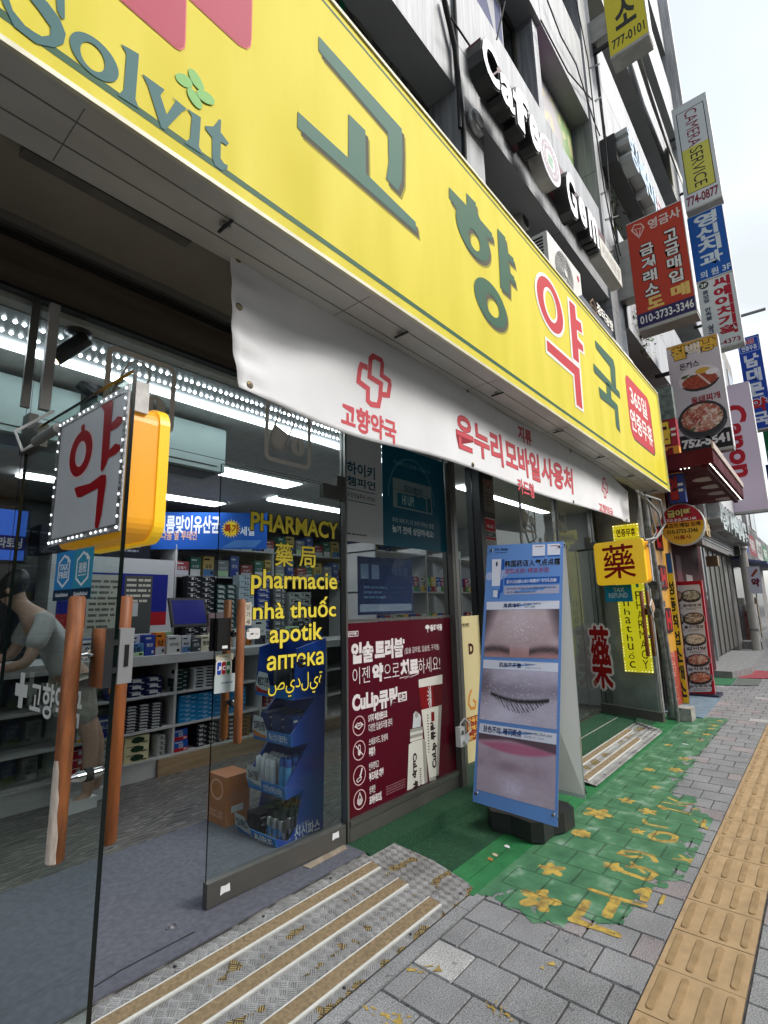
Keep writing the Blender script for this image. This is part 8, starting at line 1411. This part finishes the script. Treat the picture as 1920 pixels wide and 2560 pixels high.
# job agency board and menu board
yb2 = thing('job_board', 'tall leaning yellow board with vertical Korean letters and a blue top', 'sign board', (8.6, 1.72, 0)); c4 = [(1694, 1752), (1722, 1746), (1676, 1382), (1658, 1384)]
def board3(px4, X, zb=.03): return [pX(p, X) for p in px4]
pts = board3(c4, 8.6); pts[0].z = pts[1].z = .02; nb3 = -XV; qy = Quad(c4, pts, nb3); g = MB(); g.prism(pts, XV*.04, ink(220, 200, 50), mat('board_edge', (.12, .11, .10), .6)); g.build('board', yb2); g = MB(); qy.rect(g, (0, .86, 1, 1), ink(40, 90, 170), 1)
for k, ch in enumerate('성동직업소개소'): qy.text(g, ch, (.16, .80-.112*k-.085, .86, .80-.112*k), ink(40, 44, 50), 2, .04)
g.build('lettering', yb2)
mn = thing('menu_board', 'white menu board with a red frame and pictures of dishes on the pavement', 'menu board', (9.5, 1.6, 0)); VM = W(1620, 1300, 300); c4 = [(1640, 1738), (1788, 1735), (1754, 1451), (1640, 1457)]; X_ = 9.4; pts = board3(c4, X_); qm = Quad(c4, pts, -XV); g = MB(); g.prism(pts, XV*.06, ink(170, 28, 44), mat('menu_edge', (.5, .1, .12), .5)); g.build('board', mn); g = MB()
e = lambda *q: qm.ext(*[VM(*a) for a in q]); qm.rrect(g, (.03, .02, .955, .965), .03, ink(206, 206, 208), 1)
names = ['동태찌개', '불고기덮밥', '갈비탕', '갈치조림', '순두부찌개']
for k, (cx, cy_, tx_, ty_) in enumerate(((593, 1015, 612, 1125), (630, 1290, 640, 1395), (648, 1570, 672, 1690), (690, 1865, 705, 1995), (715, 2140, 740, 2270))):
    c = qm.uv(VM(tx_, ty_)); qm.text(g, names[k], (c[0]-.19, c[1]-.012, c[0]+.17, c[1]+.014), ink(34, 30, 30), 2, .03); qm.lines(g, (c[0]-.13, c[1]-.04, c[0]+.15, c[1]-.018), 2, ink(110, 110, 112), 2)
    c = qm.uv(VM(390+k*16, ty_-5)); qm.text(g, ['까스', '덮밥', '탕', '국', '라면'][k], (c[0]-.06, c[1]-.012, c[0]+.1, c[1]+.014), ink(34, 30, 30), 2, .03); qm.lines(g, (c[0]-.06, c[1]-.04, c[0]+.14, c[1]-.018), 2, ink(110, 110, 112), 2)
g.build('printing', mn)
for k, (cx, cy_, kd_) in enumerate(((593, 1015, 'green'), (630, 1290, 'bulgogi'), (648, 1570, 'kalbi'), (690, 1865, 'stew'), (715, 2140, 'red'))):
    c = qm.uv(VM(cx, cy_)); dish_on('printed_dish', mn, qm, (c[0]-.215, c[1]-.058, c[0]+.215, c[1]+.058), kd_, 20+k, 30, 2)
    c2 = qm.uv(VM(375+k*18, cy_+10)); dish_on('printed_dish', mn, qm, (c2[0]-.19, c2[1]-.056, c2[0]+.19, c2[1]+.056), ('stew', 'green', 'grey', 'grey', 'grey')[k], 40+k, 26, 2)
g = MB(); g.box((9.35, 1.42, .001), (9.75, 1.95, .045), mat('navy_base', (.02, .025, .05), .5)); g.build('base', mn, bev=.015)
# restaurant front with its maroon canopy
rsn = thing('restaurant_front', 'maroon restaurant shop front with a lit canopy beyond the gold dealer', 'shop front', (10.5, UY, 0)); mrn = mat('maroon_panel', (.075, .006, .012), .75, spec=.15, var=.2, scale=3); mrd = mat('maroon_dark', (.06, .008, .012), .7, spec=.15)
cz = 3.25; cA, cB = pZ((1785, 1157), cz), pZ((1862, 1247), cz); cy0 = cA.y; cx0, cx1 = cA.x, cB.x
g = MB(); g.box((cx0, cy0, cz), (cx1, UY+.3, cz+.22), mrn); g.build('canopy', rsn, bev=.006); g = MB(); g.box((cx0-.002, cy0-.02, cz+.2), (cx1+.02, cy0-.001, cz+.30), mat('tan_edge', (.42, .33, .26), .5)); g.box((cx0+.05, cy0+.09, cz-.06), (cx1-.05, cy0+.15, cz-.001), mrd); g.build('canopy_edge', rsn)
g = MB(); n = 34
for i in range(n): x = cx0+(cx1-cx0)*i/(n-1); g.lathe((x, cy0+.045, cz-.001), [(.010, 0), (.006, -.008)], emis('awning_led', (255, 250, 240), 3.0), 6)
for i in range(3): 
    for o_ in (0, .3): g.lathe((cx0+.04, cy0+.3+o_+.05*i, cz-.001), [(.010, 0), (.006, -.008)], MATS['awning_led'], 6)
g.build('led_row', rsn); g = MB()
for i in range(4): c = pZ(((1763, 1198), (1782, 1216), (1798, 1232), (1815, 1246))[i], cz-.002); g.lathe(c, [(.17, 0), (.16, -.006)], mat('unlit_downlight', (.34, .27, .24), .5), 20)
g.build('downlight', rsn)
zl = pY((1700, 1190), UY).z; g = MB(); g.box((9.1, UY+.05, .1), (12.0, UY+.3, 3.24), mrd); g.build('front_wall', rsn)
g = MB(); g.box((9.2, UY+.0, 2.62), (11.6, UY+.05, 3.15), mrn); g.build('name_board', rsn); g = MB()
for k in range(7): q = street_panel(UY-.05); q.text(g, '칠백냥식당메뉴'[k], (10.2+.33*k, 2.75, 10.48+.33*k, 3.08), mat('gold_letter', (.5, .33, .10), .35, .6), 0, .05, .05)
g.build('channel_letter', rsn)
g = MB(); aw = mat('grey_awning', (.16, .155, .15), .7, var=.2); a0, a1 = 8.9, 11.7; g.prism([(a0, 1.30, 2.28), (a0, 1.30, 2.36), (a0, UY+.1, 2.62), (a0, UY+.1, 2.54)], (a1-a0, 0, 0), aw); g.build('awning', rsn); g = MB(); g.box((11.75, 1.5, 2.1), (11.9, 1.7, 2.3), mat('rusty_box', (.30, .22, .13), .6, var=.4)); g.build('awning_motor', rsn, bev=.01)
rdoor = street_panel(UY+.045); g = MB(); rdoor.rect(g, (9.5, .3, 9.9, 2.2), ink(96, 14, 26), 1); rdoor.rect(g, (10.2, 1.1, 10.75, 1.9), ink(150, 140, 138), 1); rdoor.rect(g, (10.3, 1.2, 10.65, 1.6), ink(70, 50, 44), 2); g.build('window', rsn)
# shutter and glass front behind it
sf = thing('shuttered_shop_front', 'grey shop front with steel shutters and glass doors beyond the menu board', 'shop front', (15, 1.9, 0)); gs = mat('steel_shutter', (.20, .195, .175), .4, .6, var=.25, scale=2, stretch=(3, 1, 1)); g = MB(); g.box((12.0, 2.12, .14), (18.2, 2.25, 2.7), gs); x = 12.8
while x < 18.0: g.box((x, 2.095, .14), (x+.08, 2.119, 2.68), mat('shutter_rib', (.13, .125, .115), .45, .6)); x += .75
g.build('shutter', sf); g = MB(); g.box((12.0, 1.9, 2.70), (18.2, 2.2, 3.25), mat('slat_housing', (.08, .072, .064), .5, var=.2)); 
for k in range(7): g.box((12.0, 1.885, 2.72+.07*k), (18.2, 1.899, 2.76+.07*k), alu)
g.build('shutter_box', sf); g = MB(); g.box((12.1, 2.0, .14), (13.6, 2.03, 2.65), GL); g.build('glass_door', sf); g = MB(); g.box((13.6, 1.98, .14), (13.72, 2.05, 2.68), alu); g.box((12.0, 1.98, .14), (12.1, 2.05, 2.68), alu); g.build('frame', sf)
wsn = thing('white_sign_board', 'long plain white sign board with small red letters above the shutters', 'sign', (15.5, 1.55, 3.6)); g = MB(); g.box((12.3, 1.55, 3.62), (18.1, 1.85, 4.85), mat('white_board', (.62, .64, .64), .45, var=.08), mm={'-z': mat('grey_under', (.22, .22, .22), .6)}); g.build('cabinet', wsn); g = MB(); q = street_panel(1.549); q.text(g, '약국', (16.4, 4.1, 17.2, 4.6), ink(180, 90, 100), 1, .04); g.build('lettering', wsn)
lsn = thing('silver_letter_sign', 'row of glittering silver channel letters over the shutters', 'sign', (15, 1.5, 3.1)); g = MB(); x = 12.9; sl_ = mat('silver_glitter', (.50, .56, .54), .3, .7, var=.5, scale=16)
for ch in '서울카메라수리센터남대문점': street_panel(1.72).text(g, ch, (x, 3.02, x+.38, 3.52), sl_, 0, .08, .24, alu); x += .41
g.build('channel_letter', lsn); g = MB(); g.box((12.6, 1.73, 2.98), (18.1, 1.90, 3.58), alu); g.build('back_box', lsn)
stp = mat('grey_step_stone', (.26, .26, .255), .8, var=.2, scale=14, bump=.2); g = MB(); g.prism([(11.75, 1.52, .003), (12.6, 1.30, .003), (16.6, 1.40, .003), (16.6, 2.1, .003), (11.75, 2.1, .003)], (0, 0, .13), stp); tag(g.build('door_step', bev=.01), 'low grey stone step in front of the shuttered shop', 'step')
g = MB(); rm = mat('red_mat', (.33, .05, .065), .9, var=.15, scale=20); P = [pZ(p) for p in ((1826, 1688), (1845, 1678), (1900, 1678), (1960, 1684), (1960, 1698), (1850, 1697))]; g.prism([p+ZV*.004 for p in P], (0, 0, .012), rm); tag(g.build('red_mat'), 'long dark red mat on the pavement at the stone step', 'mat')
g = MB(); gmm = mat('green_mat', (.03, .17, .07), .9, var=.2, scale=30); P = [pZ(p) for p in ((1782, 1714), (1784, 1690), (1842, 1696), (1828, 1714))]; g.prism([p+ZV*.004 for p in P], (0, 0, .01), gmm); tag(g.build('green_mat'), 'green ribbed mat on the pavement beside the menu board', 'mat')
g = MB(); P = [pZ(p) for p in ((1832, 1714), (1845, 1697), (1905, 1700), (1896, 1716))]; g.prism([p+ZV*.004 for p in P], (0, 0, .01), mat('ribbed_mat', (.13, .15, .13), .9, var=.3, scale=30)); tag(g.build('ribbed_mat'), 'grey ribbed rubber mat right of the green mat', 'mat')
# white down pipe with a hanging flag sign
dp2 = thing('down_pipe', 'tall off-white down pipe standing before the far shops', 'pipe', (19.2, 1.75, 0)); pw2 = mat('white_pipe', (.42, .40, .36), .5, var=.2, scale=4); xx, yy = 18.6, 1.72
g = MB(); g.cyl((xx, yy, 0), (xx, yy, 3.4), .11, pw2, n=18); g.build('pipe', dp2); g = MB()
for z in (.55, 2.9): g.cyl((xx, yy, z), (xx, yy, z+.06), .125, mat('pipe_clamp', (.2, .2, .2), .5, .4), n=18)
g.build('clamp', dp2)
fl = thing('hanging_flag', 'small white hanging flag with a pill and one dark red character by the down pipe', 'flag', (xx-.15, 1.5, 1.9)); X_ = xx-.14; pq = cross_panel(X_); q = pq.ext((1872, 1450), (1880, 1418), (1903, 1450), (1890, 1484)); g = MB(); pq.rect(g, q, mat('flag_cloth', (.60, .60, .70), .7), 0, .01); g.build('cloth', fl); pq.O = Vector((X_-.011, 0, 0)); g = MB(); pq.text(g, '약', frac(q, .22, .28, .8, .56), ink(110, 30, 50), 1, .06); a = frac(q, .2, .62, .85, .95); pq.poly(g, [(a[0], a[1]+.04), (a[0]+.05, a[1]), (a[2], a[3]-.06), (a[2]-.04, a[3])], ink(150, 70, 60), 1); g.build('printing', fl); g = MB(); g.tube([(X_, -q[0], q[3]+.01), (X_, -q[2], q[3]+.01)], .012, alu, 6); g.tube([(X_, -q[0]-.02, q[3]+.01), (X_+.14, yy, q[3]+.05)], .01, alu, 6); g.build('rod', fl)
# far shops closing the street
far = thing('far_building', 'pale far building with grey ledges closing the right edge of the street', 'building', (24, 2, 0)); fw = mat('far_wall', (.20, .19, .18), .8, var=.3, scale=2); g = MB(); g.box((18.3, 2.1, 0), (30, 9, 13), fw); g.build('wall', far); g = MB()
for x in (19.2, 22.2, 25.2): g.box((x, 2.07, .2), (x+2.4, 2.095, 2.5), mat('far_shop_glass', (.06, .065, .07), .15))
g.build('shop_window', far); g = MB()
for z in (4.5, 7.5, 10.5):
    for x in (19.0, 21.8, 24.6, 27.4): g.box((x, 2.07, z), (x+1.8, 2.095, z+1.5), MATS['far_shop_glass'])
g.build('window', far); g = MB(); g.box((18.3, 1.75, 2.75), (30, 2.09, 3.9), mat('far_fascia', (.10, .10, .105), .6, var=.5, scale=1.5)); g.build('fascia', far); g = MB(); q = street_panel(1.749); [q.rect(g, (18.8+2.6*k, 2.95, 20.9+2.6*k, 3.7), ink(*c), 1) for k, c in enumerate(((60, 70, 150), (150, 40, 50), (190, 190, 186), (40, 110, 70)))]; [q.text(g, s_, (19.1+2.6*k, 3.1, 20.6+2.6*k, 3.55), ink(210, 210, 205) if k != 2 else ink(40, 40, 44), 2, .04) for k, s_ in enumerate(('안경', '카메라', '시계', '약국'))]; g.build('sign_panels', far); g = MB(); g.prism([(19.0, 1.2, 2.55), (19.0, 2.09, 2.75), (19.0, 2.09, 2.68), (19.0, 1.2, 2.48)], (4, 0, 0), mat('blue_awning', (.10, .12, .26), .7, var=.3)); g.build('awning', far); g = MB(); g.box((18.9, 1.6, 0), (30, 2.09, .22), stp); g.build('step', far)
ck = [((.16, .06, .05), 'dark red'), ((.5, .5, .5), 'white'), ((.3, .24, .16), 'tan')]
for k in range(3): g = MB(); g.box((19.6+k*.7, 1.75, .221), (19.95+k*.7, 2.02, 1.1+.2*k), mat('goods_%d' % k, ck[k][0], .7, var=.5, scale=9)); tag(g.build('goods_rack', bev=.01), ck[k][1]+' rack of goods outside the far shop', 'goods rack')
# buildings across the road, seen only as reflections in the glass
for k, (x0, x1, h, c) in enumerate(((-16, -4, 13, (.30, .28, .26)), (-3.8, 9, 17, (.24, .25, .26)), (9.2, 22, 12, (.34, .30, .26)), (22.2, 36, 18, (.26, .27, .29)))):
    ob = thing('opposite_building', ['tan', 'grey', 'brown', 'slate'][k]+' building across the road mirrored faintly in the shop glass', 'building', ((x0+x1)/2, -16, 0), 'buildings across the road'); g = MB(); g.box((x0, -26, -.16), (x1, -16, h), mat('opposite_wall_%d' % k, c, .8, var=.2, scale=1)); g.build('wall', ob); g = MB(); z = 4.2
    while z < h-1.5:
        x = x0+.6
        while x < x1-1.5: g.box((x, -15.99, z), (x+1.3, -15.93, z+1.6), MATS['far_shop_glass']); x += 2.0
        z += 3.0
    g.build('window', ob); g = MB(); g.box((x0+.4, -15.99, .2), (x1-.4, -15.9, 2.9), MATS['far_shop_glass']); g.build('shop_window', ob); g = MB(); g.box((x0+.3, -15.99, 2.95), (x1-.3, -15.6, 3.9), mat('opposite_sign_%d' % k, [(.4, .1, .1), (.1, .3, .16), (.5, .45, .2), (.1, .16, .4)][k], .5)); g.build('fascia', ob)
bpy.data.scenes.remove(TXT)
